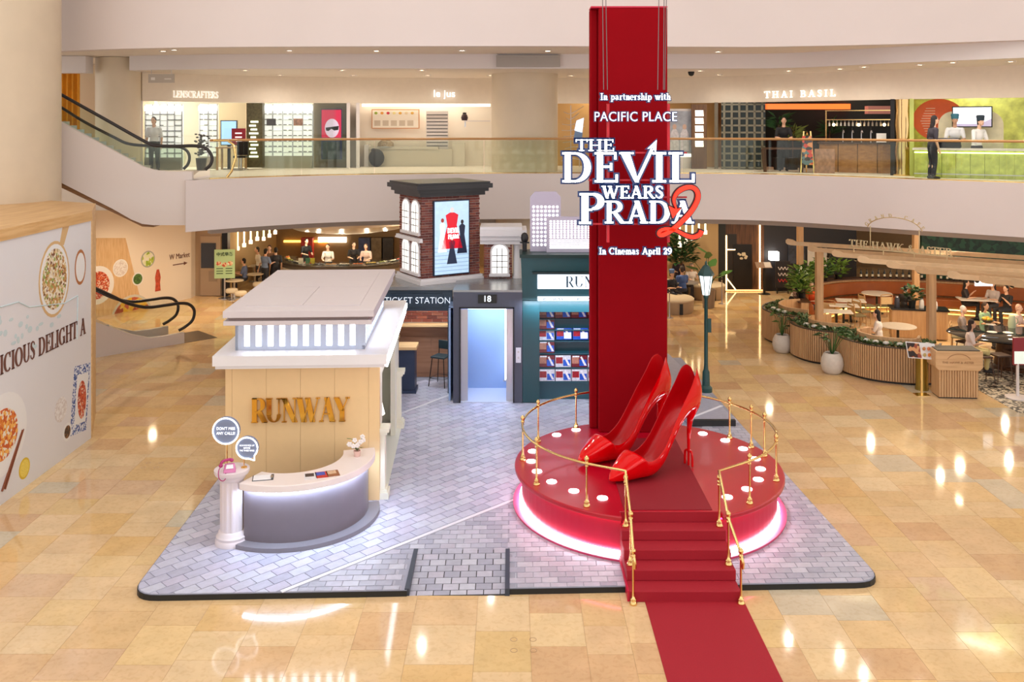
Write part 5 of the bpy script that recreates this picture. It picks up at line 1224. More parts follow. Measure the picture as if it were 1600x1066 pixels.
# ================================================================ people
_PB = {}
def voxel(mb, name, vs, smooth_it=4):
    me = mb.mesh(name+'_raw', white_paint); o = bpy.data.objects.new('tmp',me); COL.objects.link(o)
    r = o.modifiers.new('r','REMESH'); r.mode = 'VOXEL'; r.voxel_size = vs
    s = o.modifiers.new('s','SMOOTH'); s.iterations = smooth_it; s.factor = .5
    out = bpy.data.meshes.new_from_object(o.evaluated_get(bpy.context.evaluated_depsgraph_get())); bpy.data.objects.remove(o); bpy.data.meshes.remove(me)
    out.name = name; out.polygons.foreach_set('use_smooth',[True]*len(out.polygons)); return out
def limb(mb, pts, rs):
    mb.tube(pts, rs, 10)
    for p,r in zip(pts,rs): mb.ell(p,r,r,r,10,6)
def body_set(pose, arms):
    key = (pose,arms)
    if key in _PB: return _PB[key]
    B,S,P = MB(),MB(),MB()
    if pose == 'stand':
        hip = Vector((0,0,.92)); knees = [Vector((s*.10,-.02,.5)) for s in (-1,1)]; ank = [Vector((s*.11,.02,.09)) for s in (-1,1)]
    else:
        hip = Vector((0,.02,.56)); knees = [Vector((s*.12,-.42,.54)) for s in (-1,1)]; ank = [Vector((s*.13,-.40,.09)) for s in (-1,1)]
    lean = Vector((0,-.03,0)) if arms != 'work' else Vector((0,-.08,0))
    waist = hip+Vector((0,0,.14)); chest = hip+Vector((0,0,.34))+lean*.6; sh = hip+Vector((0,0,.48))+lean; neck = sh+Vector((0,-.005,.08)); head = sh+Vector((0,-.025,.235))+lean*.4
    for e,M in ((0,B),(.014,S)):
        M.ell(tuple(hip+Vector((0,0,.04))),.155+e,.11+e,.12,12,8); M.ell(tuple(waist),.14+e,.10+e,.14,12,8); M.ell(tuple(chest),.165+e,.115+e,.17,12,8)
        M.ell(tuple(sh+Vector((0,.01,-.04))),.19+e,.085+e,.075+e*.5,12,8)
    limb(B,[tuple(sh),tuple(neck),tuple(neck+Vector((0,-.01,.06)))],[.062,.055,.052])
    B.ell(tuple(head),.073,.09,.112,14,10); B.ell(tuple(head+Vector((0,-.035,-.06))),.052,.052,.055,10,8)
    B.ell(tuple(head+Vector((0,-.095,-.015))),.013,.02,.024,8,6)
    for s in (-1,1): B.ell(tuple(head+Vector((s*.075,.005,-.01))),.012,.02,.03,8,6)
    hands = []
    for s in (-1,1):
        shp = sh+Vector((s*.185,.01,-.035))
        if arms == 'down': el = shp+Vector((s*.05,.03,-.28)); wr = el+Vector((s*.01,-.07,-.24))
        elif arms == 'fwd': el = shp+Vector((s*.04,-.08,-.25)); wr = el+Vector((-s*.06,-.23,.03))
        elif arms == 'eat': el = shp+Vector((s*.05,-.10,-.25)); wr = el+Vector((-s*.09,-.16,.18 if s > 0 else .03))
        else: el = shp+Vector((s*.06,-.06,-.27)); wr = el+Vector((-s*.09,-.22,-.02))
        limb(B,[tuple(shp),tuple((shp+el)/2),tuple(el),tuple((el+wr)/2),tuple(wr)],[.05,.045,.038,.034,.026])
        limb(S,[tuple(shp),tuple((shp+el)/2),tuple(el*.85+shp*.15)],[.064,.06,.054])
        d = (wr-el).normalized(); sd = d.cross(Vector((0,0,1))).normalized() if abs(d.z) < .9 else Vector((0,1,0)); pm = wr+d*.05
        B.ell(tuple(pm),.036,.036,.02,8,6) if abs(d.z) < .9 else B.ell(tuple(pm),.02,.036,.045,8,6)
        for k in range(4):
            b0 = wr+d*.07+sd*(k-1.5)*.018; L = (.06,.072,.067,.05)[k]; limb(B,[tuple(b0),tuple(b0+d*L*.55+Vector((0,0,-.004))),tuple(b0+d*L+Vector((0,0,-.018)))],[.0095,.009,.008])
        b0 = wr+d*.03-sd*.03*s; limb(B,[tuple(b0),tuple(b0+d*.03-sd*.025*s),tuple(b0+d*.055-sd*.03*s)],[.012,.011,.009])
    for i,s in enumerate((-1,1)):
        hp = hip+Vector((s*.085,0,-.02)); kn,an = knees[i],ank[i]
        limb(B,[tuple(hp),tuple((hp+kn)/2),tuple(kn),tuple(kn*.65+an*.35+Vector((0,.02,0))),tuple(an)],[.088,.076,.056,.054,.038])
        limb(P,[tuple(hp),tuple((hp+kn)/2),tuple(kn),tuple(kn*.6+an*.4),tuple(an+Vector((0,0,.04)))],[.104,.092,.073,.07,.062])
        limb(B,[tuple(an+Vector((0,.03,-.045))),tuple(an+Vector((0,-.08,-.055))),tuple(an+Vector((0,-.15,-.06)))],[.042,.038,.028])
    P.ell(tuple(hip+Vector((0,0,.02))),.17,.128,.12,12,8)
    sm = MB()
    for i,s in enumerate((-1,1)): limb(sm,[tuple(ank[i]+Vector((0,.035,-.04))),tuple(ank[i]+Vector((0,-.08,-.05))),tuple(ank[i]+Vector((0,-.16,-.055)))],[.052,.046,.034])
    H = MB(); H.ell(tuple(head+Vector((0,.022,.028))),.083,.092,.105,14,10); H.ell(tuple(head+Vector((0,.05,-.03))),.074,.055,.09,12,8)
    HL = MB(); HL.ell(tuple(head+Vector((0,.022,.028))),.086,.094,.107,14,10); HL.ell(tuple(head+Vector((0,.055,-.06))),.088,.06,.16,12,8); HL.ell(tuple(head+Vector((0,.085,-.2))),.09,.045,.15,12,8)
    Ey = MB()
    for s in (-1,1): Ey.ell(tuple(head+Vector((s*.03,-.084,.008))),.011,.008,.007,8,6)
    Mo = MB().ell(tuple(head+Vector((0,-.085,-.06))),.022,.008,.006,8,6)
    r = dict(body=voxel(B,'body',.0105,2),shirt=voxel(S,'shirt',.018),trousers=voxel(P,'trousers',.018),shoes=voxel(sm,'shoes',.014),hair=voxel(H,'hair',.014),hairlong=voxel(HL,'hair',.014),eyes=Ey.mesh('eyes',white_paint,True),mouth=Mo.mesh('mouth',white_paint,True),head=head)
    _PB[key] = r; return r
skins = [(222,176,148),(206,160,130),(232,190,162)]
def person(label, loc, face=0, pose='sit', arms='fwd', shirt=(60,60,70), trousers=(40,42,50), hair=(24,18,16), long=False, scale=1, lift=0, group=None, cap=None, apron=None):
    """face = heading in degrees, 0 faces the hall (-y)"""
    b = body_set(pose,arms); t = thing('person',label,'person',(loc[0],loc[1],loc[2]+lift),R(face),group); t.scale = (scale,)*3
    def ch(nm,me,col,rough=.7):
        if not me.materials: me.materials.append(white_paint)
        o = put(nm,me,t); o.material_slots[0].link = 'OBJECT'; o.material_slots[0].material = mat('cloth_%d_%d_%d'%col,col,rough); return o
    ch('body',b['body'],skins[len(label)%3],.55); ch('shirt',b['shirt'],shirt); ch('trousers',b['trousers'],trousers); ch('shoes',b['shoes'],(40,38,38)); ch('hair',b['hairlong' if long else 'hair'],hair)
    ch('eyes',b['eyes'],(30,24,22)); ch('mouth',b['mouth'],(170,96,88))
    if cap:
        h = b['head']; MB().lathe([(.098,.0),(.1,.05),(.112,.12),(.09,.15),(.0001,.155)],16,(h.x,h.y+.01,h.z+.035)).build('cap',mat('cap_%d_%d_%d'%cap,cap,.7),t,smooth=40)
    return t
# ================================================================ gallery shops
GZ = 5.5
def bottle_set(): pass
# --- eyewear shop: lit display walls, screens
opt = glow('display_white',(255,252,246),.55); prodm = mat('product_dark',(70,62,62),.4)
def display(px0,px1,py0,py1,d,label,cols,rows,photos=()):
    a = D(px0,py0,d); b = D(px1,py1,d); t = thing('eyewear_display',label,'display',((a.x+b.x)/2,d,GZ)); w = (b.x-a.x)/2; h1 = a.z-GZ
    MB().box(-w,.0,0,w,.1,h1).build('display_panel',opt,t)
    for i in range(cols+1): x = -w+2*w*i/cols; MB().box(x-.015,-.06,0,x+.015,0,h1).build('display_post',steel,t)
    mb = MB()
    for j in range(rows):
        z = .55+j*(h1-.9)/max(1,rows-1); MB().box(-w,-.1,z-.02,w,0,z).build('glass_shelf',mat('shelf_clear',(214,220,220),.2),t)
        for i in range(cols*2):
            x = -w+2*w*(i+.5)/(cols*2)
            if rnd.random() < .8: mb.box(x-.055,-.07,z+.005,x+.055,-.04,z+.03)
    mb.build('spectacles',prodm,t,kind='stuff')
    MB().box(-w,-.14,h1-.22,w,0,h1-.06).build('light_pelmet',glow('pelmet_light',(255,252,246),2),t)
    MB().box(-w,-.15,0,w,0,.42).build('drawer_base',mat('drawer_grey',(176,170,158),.5),t)
    for k,(fx,fz,c_) in enumerate(photos): MB().box(-w+2*w*fx-.16,-.12,h1*fz-.12,-w+2*w*fx+.16,-.1,h1*fz+.12).build('photo_card',mat('photo_%d_%d'%(int(px0),k),c_,.4,noise=.4,nscale=12),t)
display(228,285,163,262,30.6,'brightly lit eyewear display wall nearest the escalator',5,8)
display(312,340,163,262,31.6,'narrow lit eyewear display between the optician counter and blue screen',2,8)
display(411,489,163,262,32.2,'wide lit eyewear display with two portrait cards',5,8,((.18,.72,(70,60,60)),(.72,.72,(170,120,100))))
for i,(a,b) in enumerate(((222,300),(300,384),(412,490),(490,546))):
    da,db = shop_depth(a)+.1,shop_depth(b)+.1; MB().wall([((a-800)*da/F,da),((b-800)*db/F,db)],.012,GZ,7.75).build('window_%d'%(i+1),clear_glass,kind='structure')
FB('wall_poster_bay',490,161,546,262,32.5,.1,mat('olive_bay',(104,92,70),.5),kind='structure'); FB('wall_screen_bay',341,161,384,262,32.9,.1,mat('tan_bay',(190,168,132),.5),kind='structure')
pl_ = shop_depth(397); FB('wall_shop_pillar',385,161,410,262,pl_,.3,mat('pillar_moss',(86,80,54),.5,noise=.3,nscale=14),kind='structure')
ns = thing('neon_word_sign','column of small glowing letters on the mossy shop pillar','sign',(D(397,230,pl_-.03).x,pl_-.03,GZ))
for k in range(10): MB().box(-.16+.05*(k%2),-.02,.4+k*.13,.14-.04*(k%3),0,.46+k*.13).build('letter_line',glow('neon_lemon',(250,252,210),2),ns)
t = thing('digital_screen','tall blue digital screen inside the eyewear shop','screen',(D(358,210,31.3).x,31.3,GZ)); 
MB().box(-.28,-.04,.8,.28,.04,1.65).build('bezel',black_mat,t); MB().box(-.25,-.045,.83,.25,-.04,1.62).build('display',glow('screen_blue',(150,190,236),1.1),t); MB().box(-.05,-.03,.02,.05,.03,.8).build('stand',dark_metal,t); MB().box(-.2,-.15,0,.2,.15,.02).build('foot',dark_metal,t)
t = thing('red_notice_stand','dark red notice board on a thin stand in the gallery','sign',(D(373,208,30.6).x,30.6,GZ))
MB().box(-.23,-.02,.84,.23,.02,1.38).build('board',mat('notice_red',(150,26,44),.4),t); MB().box(-.02,-.02,0,.02,.02,.84).build('post',steel,t); MB().box(-.18,-.14,0,.18,.14,.02).build('foot',steel,t)
for k in range(3): MB().box(-.11+.03*(k==2),-.026,1.2-.13*k,.11,-.02,1.24-.13*k).build('notice_line',glow('notice_white',(250,240,240),.8),t)
t = thing('fashion_poster','tall dark poster of a face in sunglasses in the eyewear shop','poster',(D(519,200,32.3).x,32.2,GZ+.3))
MB().box(-.36,-.03,0,.36,.03,1.75).build('board',mat('poster_black',(30,28,34),.3),t); MB().box(-.34,-.035,.75,.34,-.03,1.72).build('picture',mat('poster_magenta',(190,30,70),.3,es=.35,ecol=(190,30,70)),t)
MB().slabxz([(.02+.25*cos(k*PI/9),1.08+.33*sin(k*PI/9)) for k in range(18)],-.04,-.034).build('printed_face',mat('poster_face',(206,190,214),.4,es=.3,ecol=(206,190,214)),t); MB().slabxz([(-.2,1.1),(.26,1.16),(.24,1.02),(.1,1.0),(0,1.06),(-.1,.98),(-.18,1.0)],-.046,-.04).build('printed_sunglasses',black_mat,t); MB().box(-.3,-.036,.0,.3,-.03,.6).build('lower_picture',mat('poster_teal',(44,54,58),.3,noise=.4,nscale=8),t)
t = thing('waiting_table','wooden high table beside the eyewear window','table',(D(362,240,30.9).x,30.9,GZ)); MB().box(-.45,-.3,.72,.45,.3,.76).build('top',oak,t); 
for sx_ in (-1,1):
    for sy in (-1,1): MB().box(sx_*.4-.03,sy*.25-.03,0,sx_*.4+.03,sy*.25+.03,.72).build('leg',oak,t)
t = thing('office_chair','dark office chair beside the wooden shop table','chair',(D(378,240,30.5).x,30.4,GZ)); MB().box(-.2,-.2,.42,.2,.2,.48).build('seat',dark_metal,t); MB().box(-.18,.17,.5,.18,.22,.95).build('backrest',dark_metal,t); MB().cyl((0,0,.05),.03,.4,8).build('column',steel,t)
for k in range(5): a = k*2*PI/5; MB().tube([(0,0,.08),(.25*cos(a),.25*sin(a),.04)],.015,6).build('foot',steel,t)
t = thing('shop_plant','dark leafy pot plant behind the eyewear window','plant',(D(316,225,30.7).x,30.6,GZ)); MB().lathe([(.14,0),(.18,.4),(.15,.4)],14).build('pot',mat('pot_dark',(60,56,54),.5),t)
mb = MB()
for k in range(60):
    a = rnd.random()*6.28; r_ = rnd.random()*.25; z = .5+rnd.random()*.7; mb.ell((r_*cos(a),r_*sin(a),z),.05,.05,.03,6,4)
mb.build('foliage',mat('dark_leaf',(66,58,60),.5),t,kind='stuff')
person('person in a white shirt standing inside the bright eyewear shop',(D(245,200,30.0).x,29.8,GZ),0,'stand','down',(226,228,232),(50,50,56),(40,26,20))
# --- juice bar
jd = 33.9
t = thing('juice_counter','pale grey juice bar counter with a rounded end','counter',(D(633,230,33.4).x,33.3,GZ))
MB().box(-1.35,0,0,1.7,.45,.62).build('cabinet',mat('juice_grey',(200,190,172),.5),t); MB().box(-1.35,-.05,.62,1.2,.5,.7).build('worktop',mat('juice_top',(206,196,180),.4),t); MB().box(-1.45,-.06,0,-1.3,.5,.78).build('end_panel',white_paint,t)
MB().box(1.7,.1,0,2.15,.45,.85).build('side_cabinet',mat('juice_side',(214,204,186),.5),t)
t = thing('menu_board','wooden framed menu board with fruit pictures on the juice bar wall','menu',(D(618,186,33.7).x,33.72,0)); a = D(581,171,34.0); b = D(655,201,34.0); w = (b.x-a.x)/2
MB().box(-w,-.03,b.z,w,.03,a.z).build('frame',mat('menu_frame',(206,142,84),.4),t); MB().box(-w+.03,-.035,b.z+.03,w-.03,-.03,a.z-.03).build('sheet',mat('menu_sheet',(240,230,216),.5),t)
for k in range(7): MB().ell((-w+.16+k*.22,-.037,a.z-.14),.06,.005,.05,8,6).build('fruit_picture',mat('fruit_%d'%k,[(150,170,60),(220,150,60),(200,40,60),(236,220,150),(224,170,70),(230,210,170),(226,180,90)][k],.5),t)
for k in range(5): MB().box(-w+.1+k*.3,-.037,b.z+.1,-w+.32+k*.3,-.034,b.z+.3).build('menu_text',mat('menu_text',(206,190,170),.6),t)
t = thing('price_rack','tall white board with dark horizontal price rails in the juice bar','rack',(D(683.5,215,33.8).x,33.7,GZ)); MB().box(-.4,-.02,.1,.4,.02,2.0).build('board',white_paint,t)
for k in range(14): MB().box(-.38,-.035,.22+k*.125,.38,-.02,.245+k*.125).build('rail',dark_metal,t)
t = thing('wall_shelf','small white wall shelf near the juice bar column','shelf',(D(745,190,33.9).x,33.75,D(0,190,33.9).z)); MB().box(-.45,-.1,0,.5,.2,.04).build('board',white_paint,t); MB().box(-.45,.1,-.2,-.4,.2,0).build('bracket',steel,t)
t = thing('display_figure','dark round jar with a lid on the small wall shelf','jar',(D(726,185,33.8).x,33.72,D(0,190,33.9).z+.04)); MB().lathe([(.1,0),(.13,.1),(.1,.2),(.06,.24)],12).build('body',mat('jar_dark',(50,24,34),.3),t,smooth=50); MB().lathe([(.07,.24),(.07,.28),(.0001,.3)],12).build('lid',black_mat,t)
t = thing('sack','dark rounded sack under the juice counter','sack',(D(588,240,33.0).x,33.05,GZ)); MB().ell((0,0,.32),.28,.2,.32,14,10).build('bag',mat('sack_dark',(46,44,48),.6),t,smooth=60); MB().ell((-.1,0,.6),.1,.08,.06,8,6).build('tie',mat('sack_tie',(60,56,58),.6),t)
t = thing('food_cover','glass domed food cover on the juice counter','cover',(D(603,210,33.5).x,33.45,GZ+.70)); MB().lathe([(.3,0),(.28,.15),(.16,.25),(.0001,.28)],16).build('dome',mat('dome_brown',(150,130,104),.2,noise=.3,nscale=20),t,smooth=50); MB().cyl((0,0,0),.32,.02,16).build('tray',steel,t)
MB().box(D(566,160,33.6).x,33.55,7.66,D(766,160,33.6).x,33.7,7.76).build('cove_light',glow('cove_light',(255,246,226),2),label='long white cove light along the top of the juice bar wall',cat='light strip')
# --- boutique right of the column
t = thing('wall_sculpture','metal branch sculpture with lamps on the golden boutique wall','sculpture',(D(892,210,33.2).x,33.2,GZ))
for k in range(9): MB().tube(smooth_curve([(-.35+rnd.random()*.2,0,.2+k*.22),(0,-.08,.3+k*.2),(.3+rnd.random()*.2,-.03,.25+k*.24)],4),.012,5).build('branch',steel,t,smooth=60)
MB().tube([(0,.05,0),(0,.05,2.2)],.015,6).build('stem',steel,t)
t = thing('white_kite_panel','small pale glowing panel in the golden boutique window','panel',(D(905,195,33.0).x,32.9,GZ+1.2)); MB().slabxz([(-.18,.1),(.1,0),(.16,.55),(-.1,.45)],0,.02).build('panel',glow('kite_white',(200,214,236),.9),t); MB().slabxz([(-.2,-.2),(.1,-.15),(.12,.02),(-.16,.08)],0,.02).build('foot_panel',mat('kite_blue',(110,136,180),.3),t); MB().tube([(0,.02,-1.2),(0,.02,0)],.012,6).build('post',steel,t)
t = thing('mirror_strip','narrow polished mirror column at the edge of the boutique','mirror',(D(925,215,32.7).x,32.6,GZ)); MB().box(-.1,0,0,.1,.08,2.2).build('panel',mat('mirror',(220,220,224),.04,1),t); MB().box(-.12,.02,0,.12,.1,.06).build('foot',dark_metal,t)
t = thing('framed_advert','white framed advert of two people in pale clothes','poster',(D(1062,215,31.9).x,31.8,GZ)); a = D(1041,170,31.8); b = D(1083,264,31.8); w = (b.x-a.x)/2; h1 = a.z-GZ
MB().box(-w,-.03,0,w,.05,h1).build('frame',white_paint,t); MB().box(-w+.08,-.035,.55,w-.08,-.03,h1-.08).build('picture',mat('advert_grey',(150,150,156),.4,noise=.25,nscale=5,es=.15,ecol=(150,150,156)),t)
for s in (-.2,.14):
    MB().slabxz([(s-.15,.6),(s+.15,.6),(s+.14,1.2),(s+.06,1.35),(s-.06,1.35),(s-.14,1.2)],-.04,-.035).build('printed_person',mat('advert_pale',(206,200,204),.4,noise=.2,nscale=14),t); MB().slabxz([(s+.07*cos(k*PI/6),1.43+.09*sin(k*PI/6)) for k in range(12)],-.042,-.036).build('printed_head',mat('advert_skin',(206,170,150),.5),t)
MB().box(-w+.08,-.036,.4,w-.08,-.03,.5).build('lower_light',glow('advert_light',(255,250,240),2),t)
t = thing('shelf_lights','stack of lit pleated display slats beside the framed advert','display',(D(1092,210,31.6).x,31.5,GZ)); MB().box(-.26,.05,0,.26,.12,2.2).build('back_panel',wood('slat_wood',(120,84,52),(96,64,40),3,.5,2),t)
for k in range(5): MB().add([(-.14,-.0,.75+k*.26),(.14,-.0,.75+k*.26),(.14,.05,.95+k*.26),(-.14,.05,.95+k*.26)],[(0,1,2,3)]).build('lit_slat',glow('slat_light',(255,248,232),1.6),t)
# --- dark restaurant with lattice, bar and plants
lat = mat('lattice_grey',(128,122,104),.5)
t = thing('lattice_screen','grey lattice screen with square openings at the dark restaurant entrance','screen',(D(1160,210,31.2).x,31.1,GZ),R(-18)); w = .72
MB().box(-w,.02,0,w,.06,2.25).build('green_backing',mat('lattice_back',(18,34,32),.3),t)
for i in range(6): x = -w+.1+i*(2*w-.2)/5; MB().box(x-.035,-.03,0,x+.035,.02,2.25).build('upright',lat,t)
for j in range(10): z = .06+j*.236; MB().box(-w,-.03,z-.03,w,.02,z+.03).build('crossbar',lat,t)
tdp = lambda px: shop_depth(px)
MB().box(D(1195,170,31.3).x,31.0,7.52,D(1345,170,31.3).x+.3,31.3,7.7).build('cove_light',glow('orange_cove',(255,96,40),1.6),label='long orange cove light under the dark restaurant ceiling',cat='light strip')
MB().box(D(1342,170,30.4).x,29.6,7.35,D(1395,170,30).x,29.9,7.6).build('pink_panel',mat('pink_panel',(190,130,120),.5,es=.25,ecol=(230,150,130)),label='pale pink lit panel over the restaurant bar',cat='panel')
t = thing('bar_counter','wooden bar counter of the dark restaurant','counter',(D(1338,240,29.0).x,28.9,GZ),R(-28)); 
for k in range(4): MB().box(-1.15+k*.58,0,0,-1.15+k*.58+.56,.5,.9).build('front_panel',wood('bar_wood',(176,126,74),(150,102,58),2,.4,0),t)
MB().box(-1.2,-.06,.9,1.22,.56,.96).build('bar_top',dark_wood,t)
t = thing('glass_rack','metal overhead bar rack with hanging glasses','rack',(D(1345,200,29.2).x,29.1,GZ),R(-28)); 
for x in (-1.1,1.1): MB().box(x-.02,.1,.96,x+.02,.14,1.95).build('upright',gold,t)
for z in (1.66,1.95): MB().box(-1.12,.08,z-.015,1.12,.16,z+.015).build('rail',gold,t)
for k in range(18): MB().lathe([(.035,-.1),(.03,0),(.006,.03),(.006,.08)],8,(-1.0+k*.118,.12,1.56)).build('hanging_glass',mat('glass_grey',(190,184,170),.1,.3),t)
for k in range(3): MB().ell((-.85+k*.75,.02,1.5),.05,.05,.05,8,6).build('lamp_globe',glow('bar_globe',(255,222,170),5),t)
for k in range(4):
    o = thing('beer_tap','slim chrome beer tap on the wooden bar counter, number %s from the left' % ORD[k],'tap',(D(1318+k*12,222,28.9-k*.15).x,28.95-k*.28,GZ+.96),0,'beer taps'); MB().tube(smooth_curve([(0,0,0),(0,0,.3),(0,-.05,.36),(0,-.1,.3)],4),.018,6).build('pipe',steel,o,smooth=60); MB().cyl((0,0,.34),.015,.12,8).build('handle',black_mat,o)
t = thing('bar_menu_card','white menu card standing on the wooden bar','menu',(D(1375,216,28.3).x,28.2,GZ+.96),R(-28)); MB().box(-.14,0,0,.14,.015,.28).build('card',mat('card_white',(235,232,226),.5),t); MB().box(-.14,.0,0,.14,.1,.012).build('foot',steel,t)
def leafy(t,n,r,h0,h1,m,ls=.16,par='leaf_cluster',seed=0,w=.3,up=.3):
    """spray of pointed leaves"""
    q = random.Random(seed); mb = MB()
    for k in range(n):
        a = q.random()*6.283; z = h0+(h1-h0)*q.random(); rr = r*q.random()**.6; L = ls*(.7+.6*q.random())
        c_ = Vector((rr*cos(a),rr*sin(a),z)); d = Vector((cos(a+q.uniform(-.8,.8)),sin(a+q.uniform(-.8,.8)),up+q.uniform(-.5,.5))).normalized(); s = d.cross(Vector((0,0,1))).normalized()*L*w
        nrm = s.cross(d).normalized()*L*.12
        mb.add([c_,c_+d*L*.45+s+nrm,c_+d*L,c_+d*L*.45-s+nrm,c_+d*L*.5-nrm*.3],[(0,1,4),(1,2,4),(2,3,4),(3,0,4)])
    return mb.build(par,m,t,kind='stuff')
lf1 = mat('leaf_green',(64,108,44),.45,noise=.25,nscale=6); lf2 = mat('leaf_dark',(40,76,38),.45,noise=.25,nscale=6); lf3 = mat('leaf_yellow',(120,136,64),.5,noise=.25,nscale=6)
for px,lb,hh_,s in ((1218,'tall leafy plant behind the black clothed person in the dark restaurant',1.9,1),(1240,'spiky pale palm in the middle of the dark restaurant',1.5,2),(1298,'spiky palm beside the bar rack in the dark restaurant',1.7,3)):
    t = thing('restaurant_plant',lb,'plant',(D(px,220,30.8).x,30.9,GZ)); MB().lathe([(.16,0),(.2,.4),(.17,.4)],12).build('pot',black_mat,t); MB().cyl((0,0,.3),.02,hh_-.7,6).build('trunk',dark_wood,t); leafy(t,46,.12,hh_-.55,hh_-.15,lf3 if s == 2 else lf2,.42,seed=s,w=.07)
t = thing('restaurant_table','long brown table in front of the restaurant server','table',(D(1222,238,29.6).x,29.5,GZ),R(-15)); MB().box(-.65,-.3,.72,.65,.3,.77).build('top',dark_wood,t)
for sx_ in (-1,1): MB().add([(sx_*.55-.05,-.25,0),(sx_*.55+.05,-.25,0),(sx_*.55+.05,.25,0),(sx_*.55-.05,.25,0),(sx_*.6-.08,-.28,.72),(sx_*.6+.08,-.28,.72),(sx_*.6+.08,.28,.72),(sx_*.6-.08,.28,.72)],[(0,3,2,1),(4,5,6,7),(0,1,5,4),(1,2,6,5),(2,3,7,6),(3,0,4,7)]).build('leg',dark_wood,t)
person('person in black clothes standing behind the brown restaurant table',(D(1224,225,30.1).x,30.1,GZ),-10,'stand','work',(26,26,30),(30,30,34),(20,16,16))
t = thing('easel_menu','wooden easel holding a colourful printed menu outside the restaurant','easel',(D(1260,240,28.9).x,28.8,GZ),R(-12))
for sx_ in (-1,1): MB().beam((sx_*.2,0,0),(sx_*.1,.1,1.3),.04,.03).build('leg',gold,t)
MB().beam((0,.35,0),(0,.1,1.25),.04,.03).build('leg',gold,t); MB().add([(-.17,-.02,.25),(.17,-.02,.25),(.15,.05,1.15),(-.15,.05,1.15)],[(0,1,2,3)]).build('printed_sheet',food('menu_print',[(196,60,50),(60,50,60),(214,140,90),(90,120,130),(40,40,46)],9),t)
t = thing('folded_menu_stand','low brown menu board leaning by the bar counter','sign',(D(1285,245,28.9).x,28.7,GZ),R(-20)); MB().add([(-.3,-.1,0),(.3,-.1,0),(.3,.1,.75),(-.3,.1,.75)],[(0,1,2,3)]).build('board',mat('board_brown',(150,110,86),.5,noise=.35,nscale=9),t); MB().beam((0,.3,0),(0,.1,.7),.03,.03).build('prop',dark_wood,t)
# --- mirrored column and green patterned counter
t = thing('mirror_column','curved golden mirror column between the bar and the green shop','column',(D(1414,215,27.3).x,27.4,GZ)); MB().lathe([(.26,0),(.24,.3),(.28,.7),(.23,1.1),(.27,1.5),(.24,1.9),(.26,2.25)],20).build('shaft',mat('gold_mirror',(214,180,124),.08,1),t,smooth=60); MB().cyl((0,0,0),.3,.04,20).build('base',gold,t)
gd = 27.0
t = thing('orange_menu_disc','large orange round wall panel with printed white menu lines','menu',(D(1478,192,27.0).x,27.45,D(0,187,27.0).z),R(-28)); r_ = .62
MB().slabxz([(r_*cos(k*PI/16)*1.15,r_*sin(k*PI/16)) for k in range(32)],0,.03).build('disc',mat('orange_disc',(226,96,40),.5,noise=.05),t)
for k in range(11): MB().box(-.5+.03*abs(k-5),-.004,-.42+k*.075,-.1,0,-.405+k*.075).build('menu_line',mat('line_cream',(240,220,196),.5),t)
t = thing('white_arch_panel','cream arch topped wall panel behind the two hatted people','panel',(D(1523,205,26.6).x,26.85,D(0,220,26.6).z),R(-28)); MB().slabxz([(-.85,-.3),(.85,-.3),(.85,.45)]+[(.45+.4*cos(k*PI/16),.45+.4*sin(k*PI/16)) for k in range(9)]+[(-.45-.4*sin(k*PI/16),.45+.4*cos(k*PI/16)) for k in range(9)],0,.03).build('panel',mat('arch_cream',(232,222,190),.5,noise=.08,nscale=6),t); MB().box(-.85,-.05,-.34,.85,.03,-.3).build('ledge',white_paint,t)
t = thing('wall_television','black framed television showing a pale landscape in the green shop','television',(D(1523,183,26.4).x,26.55,D(0,199,26.4).z),R(-28)); MB().box(-.52,-.04,0,.52,.02,.6).build('bezel',black_mat,t); MB().box(-.49,-.045,.03,.49,-.04,.57).build('screen',glow('tv_image',(222,226,236),1.0),t); MB().slabxz([(-.49,.1),(.2,.1),(.49,.25),(.49,.12),(.49,.03),(-.49,.03)],-.049,-.045).build('landscape_image',glow('tv_hill',(170,160,184),.7),t)
t = thing('green_counter','green patterned serving counter with glowing top edge','counter',(D(1525,245,25.8).x,25.75,GZ),R(-28))
for k in range(9): MB().box(-1.6+k*.36,0,0,-1.6+k*.36+.35,.5,.78).build('front_panel',mat('moss_panel',(186,196,100),.5,noise=.25,nscale=6),t)
MB().box(-1.65,-.05,.78,1.7,.55,.84).build('counter_top',white_paint,t); MB().box(-1.6,-.03,.70,1.6,-.0,.73).build('edge_light',glow('green_edge_light',(240,250,170),3),t); MB().box(-1.6,-.12,.1,1.6,-.06,.13).build('foot_rail',steel,t)
t = thing('coffee_machine','dark coffee machine on the green counter','machine',(D(1480,215,26.3).x,26.3,GZ+.84),R(-28)); MB().box(-.35,-.2,0,.35,.2,.28).build('body',dark_metal,t,bevel=.02); MB().box(-.3,-.26,.2,.3,-.2,.26).build('group_head',steel,t)
person('person in white with a tall blue hat behind the green counter',(D(1494,200,26.6).x,26.7,GZ),-20,'stand','work',(236,238,240),(60,60,66),(30,24,22),cap=(60,120,140))
person('person in white with a dark cap behind the green counter',(D(1522,205,26.3).x,26.15,GZ-.05),20,'stand','work',(240,240,240),(60,60,66),(30,24,22),cap=(44,60,74))
person('person in dark clothes walking past the green counter',(D(1457,230,25.65).x,25.65,GZ),90,'stand','down',(54,50,62),(40,40,52),(30,24,26),long=True)
mb = MB(); t = thing('security_camera','black dome security camera on the corridor ceiling','camera',(*[v for v in G(1080,112,8.64)][:2],8.64)); mb.ell((0,0,-.06),.09,.09,.08,12,8).build('dome',black_mat,t,smooth=60); MB().cyl((0,0,-.05),.1,.05,14).build('mount',dark_metal,t)
